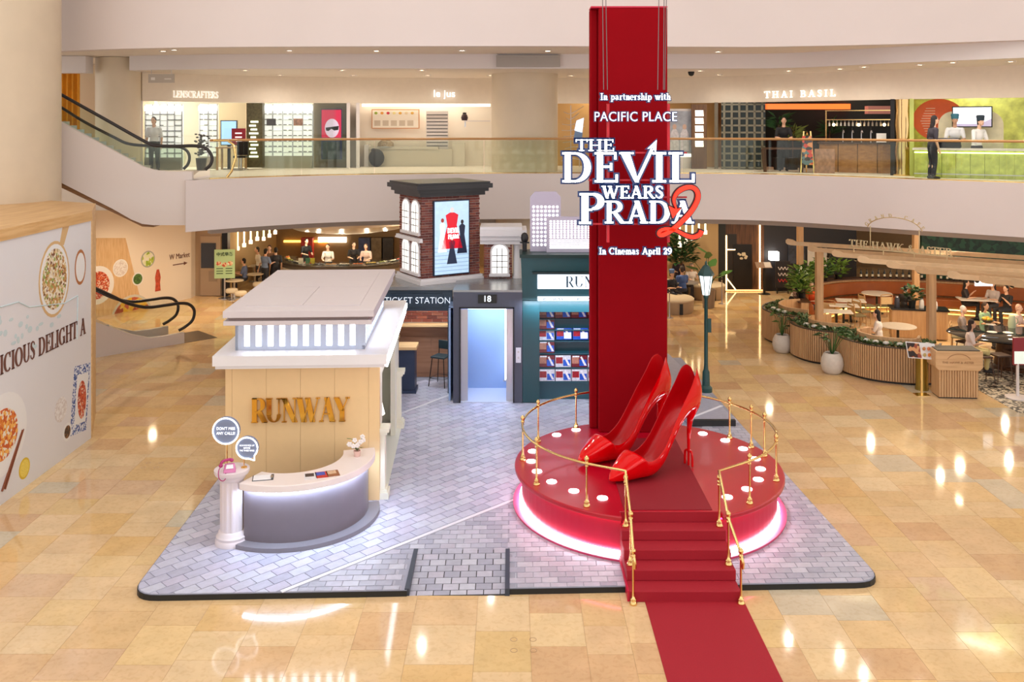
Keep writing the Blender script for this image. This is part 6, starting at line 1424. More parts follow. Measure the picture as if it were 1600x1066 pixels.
t = thing('direction_sign','hanging grey overhead direction sign near the optician','sign',(D(238,116,26.9).x,27.6,8.25)); MB().box(-.38,-.03,0,.38,.03,.26).build('panel',mat('sign_grey',(186,174,160),.4),t)
for s in (-.3,.3): MB().tube([(s,0,.26),(s,0,.39)],.01,6).build('hanger',steel,t)
MB().box(-.3,-.035,.08,-.18,-.03,.16).build('pictogram',mat('sign_light',(226,220,212),.5),t); MB().box(.1,-.035,.1,.3,-.03,.13).build('pictogram',MATS['sign_light'],t)
# ================================================================ ground floor restaurant on the left
def rect_table(label, c, w, l, h, top_m, leg_m=None, rz=0, round_=False):
    t = thing('cafe_table',label,'table',(c[0],c[1],c[2]),rz)
    if round_: MB().lathe([(.001,h-.03),(w/2-.02,h-.03),(w/2,h-.015),(w/2-.01,h),(.001,h)],24).build('top',top_m,t,smooth=40)
    else: MB().box(-w/2,-l/2,h-.035,w/2,l/2,h).build('top',top_m,t,bevel=.015)
    MB().lathe([(.24,0),(.24,.02),(.06,.05),(.04,.1),(.04,h-.12),(.09,h-.03)],14).build('pedestal',leg_m or black_mat,t,smooth=40); return t
cane = wood('cane_wood',(186,150,104),(166,130,88),3,.5,2); canem = mat('cane_weave',(204,176,132),.6,noise=.12,nscale=40)
def cane_chair(label, c, face, seat_m=None):
    t = thing('cane_chair',label,'chair',(c[0],c[1],c[2]),R(face),'cane backed chairs')
    for sx_ in (-1,1):
        MB().tube([(sx_*.2,-.2,0),(sx_*.2,-.2,.44)],.018,6).build('leg',cane,t); MB().tube([(sx_*.2,.22,0),(sx_*.2,.2,.44),(sx_*.21,.25,.85)],.018,6).build('leg',cane,t)
    MB().box(-.22,-.22,.42,.22,.22,.47).build('seat',seat_m or mat('seat_olive',(120,112,84),.7),t,bevel=.015)
    MB().box(-.19,.225,.54,.19,.245,.8).build('backrest',canem,t); MB().tube(smooth_curve([(-.21,.25,.6),(-.21,.25,.82),(-.15,.255,.88),(.15,.255,.88),(.21,.25,.82),(.21,.25,.6)],3),.017,6).build('back_rail',cane,t,smooth=60)
    MB().tube([(-.2,-.2,.2),(.2,-.2,.2)],.012,6).build('stretcher',cane,t); return t
SC0 = Vector((D(545,400,41.6).x,41.6,0))
# lens shaped canopy above the round counter
MB().lathe([(.01,2.2),(1.4,2.24),(2.4,2.4),(3.0,2.66),(3.0,2.78),(.01,2.95)],48,(SC0.x,SC0.y,0)).build('serving_canopy', mat('canopy_silver',(206,196,182),.3,.2), label='wide silver lens shaped canopy above the round food counter', cat='canopy', smooth=50)
MB().cyl((SC0.x,SC0.y,2.95),.2,1.2,16).build('canopy_drop', white_paint, bpy.data.objects['serving_canopy'])
ctm = mat('sushi_top',(70,62,54),.25)
t = thing('round_food_counter','round glass fronted food counter beneath the silver canopy','counter',SC0)
MB().arc((0,0),2.35,3.05,0,1.03,R(180),R(360),40).build('counter_body',mat('counter_stone',(110,100,86),.5),t,smooth=30); MB().arc((0,0),2.3,3.15,1.03,1.1,R(180),R(360),40).build('counter_top',ctm,t,smooth=30)
MB().arc((0,0),3.05,3.06,1.1,1.3,R(185),R(355),40).build('sneeze_glass',clear_glass,t,smooth=30)
mb = MB()
for k in range(120): a = R(182+k*1.48); mb.box(3.06*cos(a)-.012,3.06*sin(a)-.012,.05,3.06*cos(a)+.012,3.06*sin(a)+.012,.86)
mb.build('counter_ribs',mat('rib_cream',(206,190,160),.5),t,kind='stuff')
trayc = [(214,120,50),(226,196,90),(120,130,60),(230,226,210),(190,70,50),(90,84,80),(220,170,110),(236,232,224)]
for k in range(14):
    a = R(192+k*12); q = thing('food_tray','tray of food on the round counter, number %s from the left'%('one two three four five six seven eight nine ten eleven twelve thirteen fourteen'.split()[k]),'tray',(SC0.x+2.68*cos(a),SC0.y+2.68*sin(a),1.1),a+PI/2,'food trays on the round counter')
    MB().box(-.22,-.12,0,.22,.12,.03).build('dish',black_mat if k%2 else steel,q); mb = MB()
    for i in range(8): mb.ell((-.17+.05*i,rnd.uniform(-.06,.06),.05),.035,.04,.025,6,4)
    mb.build('food_pieces',mat('tray_food_%d'%(k%8),trayc[k%8],.5),q,kind='stuff')
bxs = [((470,412),(226,222,206),'small white menu card'),((481,410),(60,120,90),'small green menu card'),((488,398),(196,190,60),'yellow menu card')]
for (px,py),c,lb in bxs:
    p = D(px,py,39.2); q = thing('counter_card',lb+' standing on the round food counter','card',(p.x,39.2,1.1)); MB().box(-.1,0,0,.1,.012,.26).build('card',mat('card_%d'%px,c,.5),q); MB().box(-.1,-.03,0,.1,.04,.015).build('foot',steel,q)
person('person in white working behind the round food counter',(D(513,400,40.9).x,40.9,0),0,'stand','work',(232,230,226),(60,60,64),(40,34,30))
person('person in black working at the left end of the round food counter',(D(477,390,41.6).x,41.6,.15),40,'stand','work',(28,28,32),(30,30,34))
person('person in black leaning over the middle of the round food counter',(D(552,392,41.2).x,41.2,.05),20,'stand','work',(30,28,30),(40,40,46))
person('person in a pale pink top at the round food counter',(D(573,395,41.0).x,41.0,0),-10,'stand','work',(214,190,180),(60,50,50),(70,40,26),long=True)
person('person in a cream shirt standing by the beige restaurant wall',(D(404,400,39.8).x,39.8,0),-60,'stand','down',(226,220,208),(60,60,66))
person('person in a pale blue shirt standing by the restaurant entrance',(D(414,400,39.2).x,39.2,0),150,'stand','fwd',(120,140,176),(44,46,58))
person('person in dark clothes standing next to the pale blue shirt',(D(431,400,39.6).x,39.6,0),200,'stand','down',(40,42,50),(36,38,48))
person('person in brown facing the pale blue shirt',(D(421,395,40.4).x,40.4,0),10,'stand','down',(120,84,60),(60,50,46),(60,36,24),long=True)
person('person in blue seated at the small round restaurant seats',(D(382,430,38.9).x,38.9,0),-90,'sit','fwd',(96,110,150),(40,44,60))
for i,(px,py) in enumerate(((366,438),(398,428),(397,415))):
    p = G(px,py,.72); rect_table(('small round table nearest the green sign','small round table below the standing restaurant guests','small round table by the beige restaurant wall')[i],(p.x,p.y,0),.75,.75,.72,mat('table_beige',(206,190,164),.4),steel,0,True)
for i,(px,py) in enumerate(((362,452),(376,456),(404,442),(412,434))):
    p = G(px,py,.44); q = thing('round_ottoman','cream padded round seat number %s from the green menu sign'%('one two three four'.split()[i]),'seat',(p.x,p.y,0),0,'cream round seats'); MB().lathe([(.2,.3),(.24,.33),(.24,.42),(.2,.46),(.001,.465)],16).build('cushion',mat('cream_pad',(210,196,172),.7),q,smooth=50); MB().lathe([(.16,0),(.16,.02),(.03,.04),(.03,.3)],12).build('stand',steel,q)
for k in range(5): a = R(200+k*35); point('counter_lamp',(SC0.x+1.9*cos(a),SC0.y+1.9*sin(a),2.05),28,(1,.86,.64),.06)
# hanging light strings on the beige wall
def strings(px0,px1,n,y0,y1,d,group,where):
    for k in range(n):
        px = px0+(px1-px0)*k/(n-1); a = D(px,y0+(k*1.2),d); b = D(px,y1-(n-1-k)*-1.0 - k*4.0,d)
        q = thing('pendant_light','vertical glowing pendant strip %s, number %s from its left'%(where,'one two three four five six seven eight'.split()[k]),'pendant light',(a.x,d,b.z),0,group)
        L = a.z-b.z; MB().box(-.03,-.02,.1,.03,.02,L).build('light_tube',glow('pendant_warm',(255,228,176),3.5),q); MB().box(-.07,-.05,-.06,.07,.05,.1).build('lantern_box',glow('pendant_box',(255,236,206),1.2),q); MB().box(-.005,-.005,L,.005,.005,4.14-b.z).build('cable',black_mat,q)
strings(361,402,5,357,390,39.5,'pendants of the left restaurant','by the restaurant on the left'); strings(412,430,3,350,372,41,'pendants of the counter','beside the round food counter')
strings(1062,1102,5,344,380,37.5,'pendants of the lounge','above the lounge behind the red column')
t = thing('green_menu_sign','pale green menu sign with food pictures on a steel stand','sign',(D(357,463,37.8).x,37.3,0),R(8))
MB().box(-.4,-.02,.82,.4,.02,1.98).build('panel',mat('menu_green',(176,208,160),.45),t); MB().box(-.03,0,0,.03,.03,.85).build('post',steel,t); MB().cyl((0,0.02,0),.25,.02,16).build('foot',steel,t)
sans_obj('cjk_heading','中式早餐',.16,.004,mat('menu_ink',(40,70,50),.5),t,(0,-.026,1.78),offset=.004)
for k in range(3): MB().slabxz([(-.22+k*.22+.11*cos(i*PI/6),1.42-.05*(k==1)+.09*sin(i*PI/6)) for i in range(12)],-.026,-.02).build('dish_picture',food('dish_%d'%k,[(206,110,70),(236,226,206),(190,80,60),(226,190,150)],16),t)
for k in range(6): MB().box(-.32+(k%2)*.36,-.024,1.2-.1*(k//2),-.06+(k%2)*.36,-.02,1.23-.1*(k//2)).build('text_line',mat('menu_ink',(40,70,50),.5),t)
FB('lit_menu_panel',497,371,541,379,45.88,.12,glow('lightbox_white',(255,252,246),3),label='bright white lit menu strip behind the round counter',cat='light box')
FB('amber_wall_light',443,376,512,379,45.88,.12,glow('amber_line',(255,196,90),2.5),label='long amber wall light behind the round food counter',cat='light strip')
for i,(px,c) in enumerate(((470,(190,60,60)),(560,(60,70,110)),(580,(120,100,70)),(596,(50,44,40)))):
    FB('back_cabinet',px,372,px+18,417.5,45.5,.4,mat('backcab_%d'%i,c,.5,noise=.3,nscale=5),label='tall shelf unit of dishes behind the counter, %s'%('reddish','bluish','tan','dark')[i],cat='cabinet')
# ================================================================ lounge behind the red column
MB().box(6.3,38.4,0,8.55,38.6,4.2).build('wall_lounge', mat('lounge_wall',(178,150,108),.6), kind='structure')
def bench(label, px, py, r, h, gap=True):
    p = G(px,py,0); t = thing('round_bench',label,'bench',(p.x,p.y+r,0)); MB().lathe([(r-.04,0),(r-.02,.04),(r,h-.1)],32).build('base',mat('bench_taupe',(170,148,122),.6),t,smooth=40); MB().lathe([(r,h-.1),(r+.02,h-.05),(r-.04,h),(.001,h+.01)],32).build('cushion',mat('bench_cream',(206,192,168),.7),t,smooth=50); MB().box(.1,-r-.005,.02,.22,-r+.1,h-.14).build('foot_gap',black_mat,t)
bench('near cream topped round bench right of the red column',1058,493,.75,.55); bench('far cream topped round bench behind the planter box',1110,471,.72,.6)
t = thing('fig_planter','tall taupe planter with broad green leaves beside the benches','plant',(*G(1107,481)[:2],0)); MB().lathe([(.22,0),(.27,.72),(.24,.72),(.23,.66)],20).build('pot',mat('planter_taupe',(150,132,116),.6),t,smooth=30)
for k,(a,r_,h_) in enumerate(((0,.5,1.3),(1.2,.3,1.6),(2.6,.6,1.75),(3.6,.55,1.5),(4.6,.35,1.95),(5.4,.5,1.2),(2.0,.2,2.1))):
    e = Vector((r_*cos(a),r_*sin(a)*.5,h_)); MB().tube(smooth_curve([(0,0,.66),tuple(e*.5+Vector((0,0,.5))),tuple(e)],3),.012,5).build('stem',lf2,t,smooth=60)
    d = Vector((cos(a),sin(a)*.4,.3)).normalized(); s = Vector((-sin(a),cos(a),.3)).normalized()*.17; MB().add([e-d*.1,e+d*.08+s,e+d*.34+s*.6,e+d*.45,e+d*.34-s*.6,e+d*.08-s],[(0,1,2,3),(0,3,4,5)]).build('leaf',mat('fig_leaf',(70,120,60),.35),t)
t = thing('bushy_tree','dense dark green indoor tree behind the lounge seats','tree',(D(1064,400,37.8).x,37.7,0)); MB().lathe([(.25,0),(.3,.6),(.26,.6)],14).build('pot',black_mat,t); MB().tube([(0,0,.5),(0,0,1.6)],.05,8).build('trunk',dark_wood,t); leafy(t,420,.55,1.4,2.5,lf2,.24,seed=9,w=.3)
person('person in a blue cap and dark top seated at the lounge',(D(1048,440,35.7).x,35.6,0),30,'sit','fwd',(34,34,42),(50,54,70),cap=(90,120,170))
person('person in a blue shirt seated facing away in the lounge',(D(1067,440,35.9).x,36.05,0),200,'sit','fwd',(66,96,160),(44,50,70),(60,50,46),scale=1.08)
person('person in a white shirt seated facing the hall in the lounge',(D(1080,420,37.5).x,37.5,0),10,'sit','eat',(232,226,222),(60,60,70),(176,168,160))
person('person in a purple grey top at the back of the lounge',(D(1058,395,38.2).x,37.9,.25),0,'sit','fwd',(60,50,66),(50,50,60))
rect_table('dark round lounge table in front of the white shirt',(6.95,36.75,0),.9,.9,.75,mat('table_slate',(110,106,106),.35),black_mat,0,True)
rect_table('pale round lounge table behind the blue cap',(6.1,37.3,0),.8,.8,.75,mat('table_beige',(206,190,164),.4),black_mat,0,True)
for px,py,lb in ((1046,497,'slim steel barrier post beside the near round bench'),(1128,475,'slim steel barrier post beside the far round bench')):
    p = G(px,py); t = thing('barrier_post',lb,'post',(p.x,p.y,0)); MB().lathe([(.14,0),(.14,.015),(.03,.03),(.022,.05),(.022,1.0),(.03,1.02),(.0001,1.04)],14).build('post',steel,t,smooth=40); MB().cyl((0,0,.95),.028,.05,12).build('belt_head',dark_metal,t)
# dark doorway wall with light lines
MB().box(8.9,39.0,0,10.6,39.2,4.2).build('wall_door_surround', wood('rust_wood',(110,72,44),(74,46,30),2.5,.5,2), kind='structure')
MB().box(10.6,39.0,0,14.5,39.2,4.2).build('wall_dark', mat('charcoal_wall',(40,38,44),.5), kind='structure')
MB().box(8.55,38.6,0,8.9,39.2,4.2).build('trim_4', black_mat, kind='structure')
dd = FB('door_2',1146,382,1175,452,38.95,.05,mat('black_door',(20,18,20),.35),kind='structure'); MB().box(9.02,38.98,0,9.45,39.0,2.4).build('door_side_panel',mat('door_side',(34,28,26),.4),dd)
mb = MB()
for k in range(12): a = rnd.random()*6.28; r_ = rnd.random()*.2; mb.ell((D(1161,399,38.9).x+r_*cos(a),38.93,D(1161,399,38.9).z+r_*sin(a)*.8),.06,.015,.05,7,5)
mb.build('door_emblem',mat('emblem_cream',(216,200,170),.5),dd,kind='stuff')
ledw = glow('door_line_light',(255,214,150),4)
for nm,q in (('a',(1134,368,1136,454)),('b',(1186.5,350,1188.5,452)),):
    FB('line_light',*q,38.93,.04,ledw,label='vertical warm line light %s the black door'%('left of' if nm == 'a' else 'right of'),cat='light strip')
MB().beam((D(1136,445,38.9).x,38.93,.55),(D(1150,453,38.9).x,38.93,.06),.03,.04).build('line_light',ledw,label='short slanted warm line light at the foot of the black door',cat='light strip')
FB('line_light',1135,389.5,1149,391,38.93,.04,ledw,label='short horizontal warm line light beside the black door',cat='light strip')
FB('line_light',1134,453,1192,454.5,38.93,.04,glow('floor_line',(255,190,120),2.2),label='long warm line light along the floor under the black door',cat='light strip')
t = thing('cube_wall_lamp','glowing white cube lamp on the charcoal wall','lamp',(D(1207.5,399,38.9).x,38.75,D(0,399,38.9).z)); MB().box(-.19,-.15,-.18,.19,.15,.18).build('shade',glow('cube_lamp',(255,252,240),4),t,bevel=.02); MB().box(-.05,.15,-.05,.05,.25,.05).build('bracket',black_mat,t)
t = thing('menu_lectern','slanted open menu on a dark lectern by the charcoal wall','lectern',(D(1192,410,38.5).x,38.3,0)); MB().box(-.04,-.04,0,.04,.04,1.1).build('post',black_mat,t); MB().cyl((0,0,0),.25,.02,16).build('foot',black_mat,t); MB().add([(-.35,-.15,1.1),(.3,-.15,1.1),(.3,.15,1.3),(-.35,.15,1.3)],[(0,1,2,3)]).build('open_menu',mat('menu_taupe',(150,126,110),.5),t); MB().add([(0,-.13,1.125),(.27,-.13,1.125),(.27,.13,1.305),(0,.13,1.305)],[(0,1,2,3)]).build('menu_page',mat('page_white',(214,206,200),.5),t)
t = thing('chalk_poster','black poster stand with red and white scribbled lettering','poster',(D(1223,445,38.4).x,38.4,0)); MB().box(-.3,-.03,.25,.3,.03,1.35).build('panel',mat('chalk_black',(34,30,36),.5),t); MB().box(-.25,-.02,0,-.21,.02,.25).build('leg',black_mat,t); MB().box(.21,-.02,0,.25,.02,.25).build('leg',black_mat,t)
for k in range(3): MB().tube(smooth_curve([(-.2+.07*i,-.035,.55+k*.25+.06*(-1)**i) for i in range(7)],3),.016,4).build('scribble',mat('scribble_%d'%k,((206,60,60),(226,214,214),(236,226,226))[k],.5),t)
for i,(x0,y0,x1,y1,c,lb) in enumerate(((1232,380,1258,412,(60,64,76),'dark photo poster on the charcoal wall left of the pergola'),(1262,388,1292,416,(226,222,214),'white notice panel on the charcoal wall behind the pergola'))):
    FB('wall_poster',x0,y0,x1,y1,38.9,.06,mat('wallposter_%d'%i,c,.5,noise=.5 if i == 0 else .05,nscale=4),label=lb,cat='poster')
# ================================================================ cafe with slatted planters and pergola
slat_mat = wood('slat_oak',(206,168,124),(186,146,104),2,.5,2)
def resample(pts, step):
    P = smooth_curve([Vector((*p,0)) for p in pts],10); out = [P[0]]; acc = 0
    for a,b in zip(P,P[1:]):
        L = (b-a).length; t = 0
        while acc+L-t >= step: t += step-acc; out.append(a+(b-a)*(t/L)); acc = 0
        acc += L-t
    return out
curves = [[(9.5,31.7),(8.75,31.4),(8.25,30.5),(8.4,29.5),(9.1,28.9)],[(9.7,29.2),(8.9,28.9),(8.48,28.1),(8.8,27.2),(9.7,26.75)],[(10.1,27.3),(9.5,26.9),(9.33,26.15),(9.8,25.3),(10.7,24.86),(11.4,24.95),(11.8,25.5)]]
labs = ('far slatted oak planter wall of the cafe','middle slatted oak planter wall of the cafe','near slatted oak planter wall of the cafe beside the host stand')
for ci,cv in enumerate(curves):
    t = thing('slatted_planter',labs[ci],'planter',(0,0,0)); q = resample(cv,.065); xy = [(p.x,p.y) for p in q]
    MB().wall(xy,.5,.06,.97).build('planter_body',mat('planter_core',(150,114,78),.6),t,smooth=30); MB().wall(offset(xy,.05),.4,0,.07).build('plinth',black_mat,t)
    MB().wall(offset(xy,-.03),.06,.97,1.0).build('dark_rim',mat('rim_dark',(60,50,40),.5),t,smooth=30); MB().wall(offset(xy,.5),.07,.0,1.14).build('back_board',slat_mat,t,smooth=30)
    mb = MB()
    for k in range(len(q)-1):
        a,b = q[k],q[k+1]; mb.wall([tuple((a+(b-a)*.15))[:2],tuple((a+(b-a)*.68))[:2]],-.03,.08,.97)
    mb.build('oak_slats',slat_mat,t,kind='stuff')
    mb = MB(); rr = random.Random(ci)
    for k in range(0,len(xy),1):
        for _ in range(5):
            o_ = offset(xy,.1+rr.random()*.34)[k]; a = rr.random()*6.28; L = .1+.09*rr.random(); c_ = Vector((o_[0],o_[1],.96)); d = Vector((cos(a),sin(a),.7+.6*rr.random())).normalized(); s = d.cross(Vector((0,0,1))).normalized()*L*.32
            mb.add([c_,c_+d*L*.5+s,c_+d*L,c_+d*L*.5-s],[(0,1,2,3)])
    mb.build('leafy_planting',mat('planter_leaf',(74,100,58),.5,noise=.35,nscale=9),t,kind='stuff')
    mb = MB()
    for k in range(7 if ci == 2 else 3):
        o_ = offset(xy,.25)[int(len(xy)*(.45+.07*k) if ci == 2 else len(xy)*(.6+.1*k)) % len(xy)]; mb.ell((o_[0],o_[1],1.04),.09,.07,.05,8,5)
    mb.build('pale_succulents',mat('succulent',(206,206,200),.6),t,kind='stuff')
def pot_plant(label,px,py,s=1,seed=0):
    p = G(px,py); t = thing('potted_plant',label,'plant',(p.x,p.y+.2,0)); t.scale = (s,)*3
    MB().lathe([(.2,0),(.27,.08),(.31,.25),(.29,.42),(.23,.55),(.2,.58),(.18,.56),(.19,.5)],24).build('pot',mat('pot_stone',(206,198,188),.75,noise=.05,nscale=12),t,smooth=50); MB().cyl((0,0,.48),.19,.03,16).build('soil',dark_wood,t)
    rr = random.Random(seed); 
    for k in range(18):
        a = rr.random()*6.28; h_ = .85+.45*rr.random(); r_ = .1+.3*rr.random(); e = Vector((r_*cos(a),r_*sin(a),h_)); d = Vector((cos(a),sin(a),.2)).normalized(); s_ = Vector((-sin(a),cos(a),0))*.055
        mb = MB().tube([(0,0,.5),tuple(e*.6+Vector((0,0,.25))),tuple(e)],.007,4)
        mb.add([e-d*.04,e+d*.1+s_+Vector((0,0,.02)),e+d*.24-Vector((0,0,.06)),e+d*.1-s_+Vector((0,0,.02))],[(0,1,2,3)]); mb.build('leaf',lf1 if k%2 else lf2,t)
pot_plant('leafy plant in a pale round pot by the far oak planter',1225,553,.95,1); pot_plant('leafy plant in a pale round pot between the middle and near oak planters',1304,586,1.0,2)
pot_plant('small plant in a round pot at the left end of the sofa wall',1247,478,.8,4)
# curved sofa and its slatted back wall
back = [(9.9,30.9),(10.15,32.3),(10.9,34.0),(12.1,35.2),(13.6,35.7),(15.5,35.5),(18,34.6),(20,33.6)]
q = resample(back,.25); bxy = [(p.x,p.y) for p in q]
t = thing('curved_sofa_wall','long curved caramel leather sofa with a slatted wooden back wall','sofa',(0,0,0)); lea = mat('caramel_leather',(150,80,34),.3,noise=.08,nscale=4)
MB().wall(bxy,.25,0,1.05).build('back_wall',oak,t,smooth=30); MB().wall(offset(bxy,-.05),.4,1.05,1.09).build('ledge',dark_wood,t,smooth=30)
MB().wall(offset(bxy,-.16),.16,.5,.98).build('leather_back',lea,t,smooth=30,bevel=.03); MB().wall(offset(bxy,-.62),.5,.18,.46).build('leather_seat',lea,t,smooth=30,bevel=.03); MB().wall(offset(bxy,-.57),.02,.06,.10).build('under_light',glow('sofa_light',(255,200,100),6),t,smooth=30); MB().wall(offset(bxy,-.5),.4,0,.18).build('seat_base',dark_wood,t,smooth=30)
for k,fr in enumerate((.06,.12,.18,.24,.30,.36,.42)):
    o_ = offset(bxy,.12)[int(fr*len(bxy))]; p = thing('ledge_plant','leafy green plant on the sofa wall, number %s from the pergola post'%('one two three four five six seven'.split()[k]),'plant',(o_[0],o_[1],1.09),0,'plants on the sofa wall'); MB().lathe([(.12,0),(.15,.18),(.13,.18)],12).build('pot',dark_metal,p); leafy(p,70,.32,.15,.75,lf1 if k%2 else mat('leaf_bright',(104,140,56),.45,noise=.25,nscale=6),.26,seed=20+k,w=.28)
for k in range(26):
    fr = .48+k*.0165; o_ = offset(bxy,.1)[min(len(bxy)-1,int(fr*len(bxy)))]; o2 = offset(bxy,.1)[min(len(bxy)-1,int(fr*len(bxy))+1)]; f_ = fr*len(bxy)%1; x = o_[0]+(o2[0]-o_[0])*f_; y = o_[1]+(o2[1]-o_[1])*f_
    p = thing('wine_bottle','dark wine bottle on the sofa wall ledge, number %s from the left' % ORD[k],'bottle',(x,y,1.09),0,'wine bottles on the sofa wall'); MB().lathe([(.04,0),(.04,.2),(.014,.26),(.014,.33),(.0001,.335)],10).build('glass_body',mat('bottle_glass',(22,26,20),.15),p,smooth=40); MB().lathe([(.0415,.05),(.0415,.14)],10).build('paper_label',mat('bottle_label',(226,220,200),.6),p)
marb = mat('table_marble',(226,220,214),.25,noise=.04,nscale=8)
p = G(1370,458,.75); rect_table('round white table in front of the caramel sofa',(p.x,p.y,0),1.1,1.1,.75,marb,black_mat,0,True)
for i,(px,py) in enumerate(((1329,469),(1318,476.5),(1307,486))):
    p = G(px,py,.75); rect_table(('rectangular white table nearest the sofa','rectangular white table in the middle of the row','white table of the row nearest the pergola post')[i],(p.x,p.y,0),1.0,.62,.75,marb,black_mat,R(-12))
p = G(1403,509,.75); rect_table('grey round table behind the near oak planter',(p.x,p.y,0),1.1,1.1,.75,mat('table_grey',(186,176,164),.3,noise=.06,nscale=9),black_mat,0,True)
for i,(px,py,f) in enumerate(((1381,497,180),(1356,497,100),(1347,506,110),(1340,513,100),(1295,507,160))):
    p = G(px,py); cane_chair(('cane chair with its back to the hall at the round sofa table','cane chair at the far end of the table row','cane chair at the middle of the table row','cane chair at the near end of the table row','cane chair tucked behind the middle oak planter')[i],(p.x,p.y,0),f)
# waiter station
t = thing('waiter_station','slatted oak waiter station with a black top in the cafe','counter',(*G(1432,531)[:2],0),R(-14)); MB().box(-.75,0,.04,.95,.6,.95).build('cabinet',slat_mat,t); MB().box(-.8,-.05,.95,1.0,.65,1.0).build('top',mat('black_stone',(28,28,30),.15),t)
mb = MB()
for k in range(34): mb.box(-.75+k*.05,-.02,.05,-.75+k*.05+.035,0,.94)
mb.build('oak_slats',slat_mat,t,kind='stuff')
base_ = t.location
for k,(x,h_,r_,c,lb) in enumerate(((-.55,.32,.09,(60,60,70),'stack of dark cups on the waiter station'),(.2,.28,.08,(206,204,200),'white water jug on the waiter station beside the post'),(.42,.34,.07,(190,186,180),'tall grey bottle on the waiter station'),(.6,.24,.09,(220,216,210),'pale round jar at the right of the waiter station'))):
    p = thing('station_jug',lb,'jug',(base_.x+x*cos(R(14))+.06,base_.y-x*sin(R(14))+.25,1.0)); MB().lathe([(r_*.9,0),(r_,h_*.3),(r_*.85,h_*.8),(r_*.6,h_)],14).build('vessel',mat('jug_%d'%k,c,.3),p,smooth=50); MB().lathe([(r_*.6,h_),(r_*.5,h_+.03),(.0001,h_+.035)],12).build('lid',steel,p)
p = thing('station_plant','dark leafy plant on the waiter station','plant',(base_.x+.05,base_.y+.45,1.0)); MB().lathe([(.1,0),(.13,.2),(.1,.2)],12).build('pot',black_mat,p); leafy(p,60,.22,.2,.6,lf2,.22,seed=41)
# large dark communal table, mosaic floor, stools
MB().box(12.3,22.5,.0,20,27.6,.008).build('floor_mosaic', food('mosaic',[(40,38,36),(206,196,176),(60,54,48),(190,180,160)],16), kind='structure')
t = thing('dark_communal_table','large dark glossy communal table at the right edge','table',(14.6,26.6,0),R(-20)); MB().lathe([(.001,.9),(1.9,.9),(1.95,.93),(1.9,.97),(.001,.97)],40).build('top',mat('table_black',(34,36,40),.08),t,smooth=40); MB().lathe([(.9,0),(.7,.1),(.6,.85),(.8,.9)],24).build('pedestal',dark_wood,t,smooth=40); t.scale = (1,.62,1)
for i,(px,py) in enumerate(((1540,600),(1568,598),(1592,592),(1515,575))):
    p = G(px,py); s = thing('wooden_bar_stool','dark wooden bar stool number %s from the host stand'%('two three four one'.split()[i]),'stool',(p.x,p.y+.2,0),R(10*i),'dark bar stools'); stool_parts(s,dark_wood,mat('stool_leather',(70,46,32),.4),.68,False)
def tabletop(px,py,z=.97): return G(px,py,z)
p = tabletop(1581,512); t = thing('mint_jug','pale mint jug standing on the dark communal table','jug',(p.x,p.y,.97)); MB().lathe([(.1,0),(.11,.1),(.09,.3),(.08,.36)],16).build('body',mat('mint',(196,206,170),.4),t,smooth=40); MB().tube(smooth_curve([(.09,0,.1),(.17,0,.15),(.17,0,.25),(.085,0,.3)],3),.014,6).build('handle',MATS['mint'],t,smooth=60)
p = tabletop(1543,505); t = thing('fruit_bowl','bowl of orange and yellow fruit on the dark communal table','bowl',(p.x,p.y,.97)); MB().lathe([(.08,0),(.2,.1),(.19,.1),(.06,.02)],18).build('bowl',black_mat,t,smooth=50)
for k in range(7): a = k*.9; MB().ell((.11*cos(a)*(k>0),.11*sin(a)*(k>0),.13+.03*(k==0)),.05,.05,.05,8,6).build('fruit',mat('fruit_y%d'%(k%2),((226,160,50),(214,196,70))[k%2],.4),t,smooth=60)
for i,(px,py) in enumerate(((1550,520),(1575,521),(1548,508),(1592,530))):
    p = tabletop(px,py); t = thing('white_plate','white plate on the dark communal table %s'%('before the khaki trousers','beside the mint jug','near the fruit bowl','at the photo edge')[i],'plate',(p.x,p.y,.97),0,'plates on the communal table'); MB().lathe([(.001,.006),(.09,.006),(.14,.02),(.135,.026),(.001,.012)],20).build('dish',marb,t,smooth=50); MB().cyl((0,0,0),.07,.006,14).build('foot_ring',marb,t)
# people in the cafe
person('person in an orange shirt seated on the caramel sofa',(*G(1268,503)[:2],0),-40,'sit','fwd',(226,90,36),(34,34,40),(170,150,130),scale=1.02)
person('person in dark brown seated behind the far oak planter',(*G(1243,512)[:2],0),-50,'sit','fwd',(40,34,36),(40,40,46),(30,20,18),long=True)
person('person in white seated behind the near oak planter',(*G(1372,556)[:2],0),-120,'sit','fwd',(226,222,220),(60,60,70),(18,14,14),long=True)
person('person in a white top and khaki trousers on a bar stool',(*G(1516,592)[:2],0),65,'sit','eat',(226,214,210),(196,182,124),(44,26,20),long=True,lift=.24)
person('person in a grey shirt on a cane chair by the communal table',(*G(1503,548)[:2],0),60,'sit','fwd',(150,138,134),(196,184,160),(206,200,196))
p = G(1500,549); cane_chair('cane chair under the grey shirted person by the communal table',(p.x-.02,p.y,0),60)
person('person in a mint green top behind the communal table',(*G(1538,541)[:2],0),30,'sit','fwd',(150,186,150),(60,60,64),(60,40,30),long=True)
person('person in a pale pink shirt at the right of the communal table',(*G(1590,545)[:2],0),40,'sit','fwd',(222,196,186),(60,60,70),(200,160,140))
person('person in dark clothes with a hand raised at the far sofa',(*G(1508,497)[:2],0),60,'sit','eat',(40,36,40),(40,40,44),(16,14,14),long=True)
person('person in a grey top at the far sofa table',(*G(1552,500)[:2],0),-60,'sit','fwd',(176,166,166),(60,60,64),(30,22,20),long=True)
person('person in a black shirt at the far sofa table',(*G(1573,508)[:2],0),-70,'sit','eat',(24,24,28),(40,40,46))
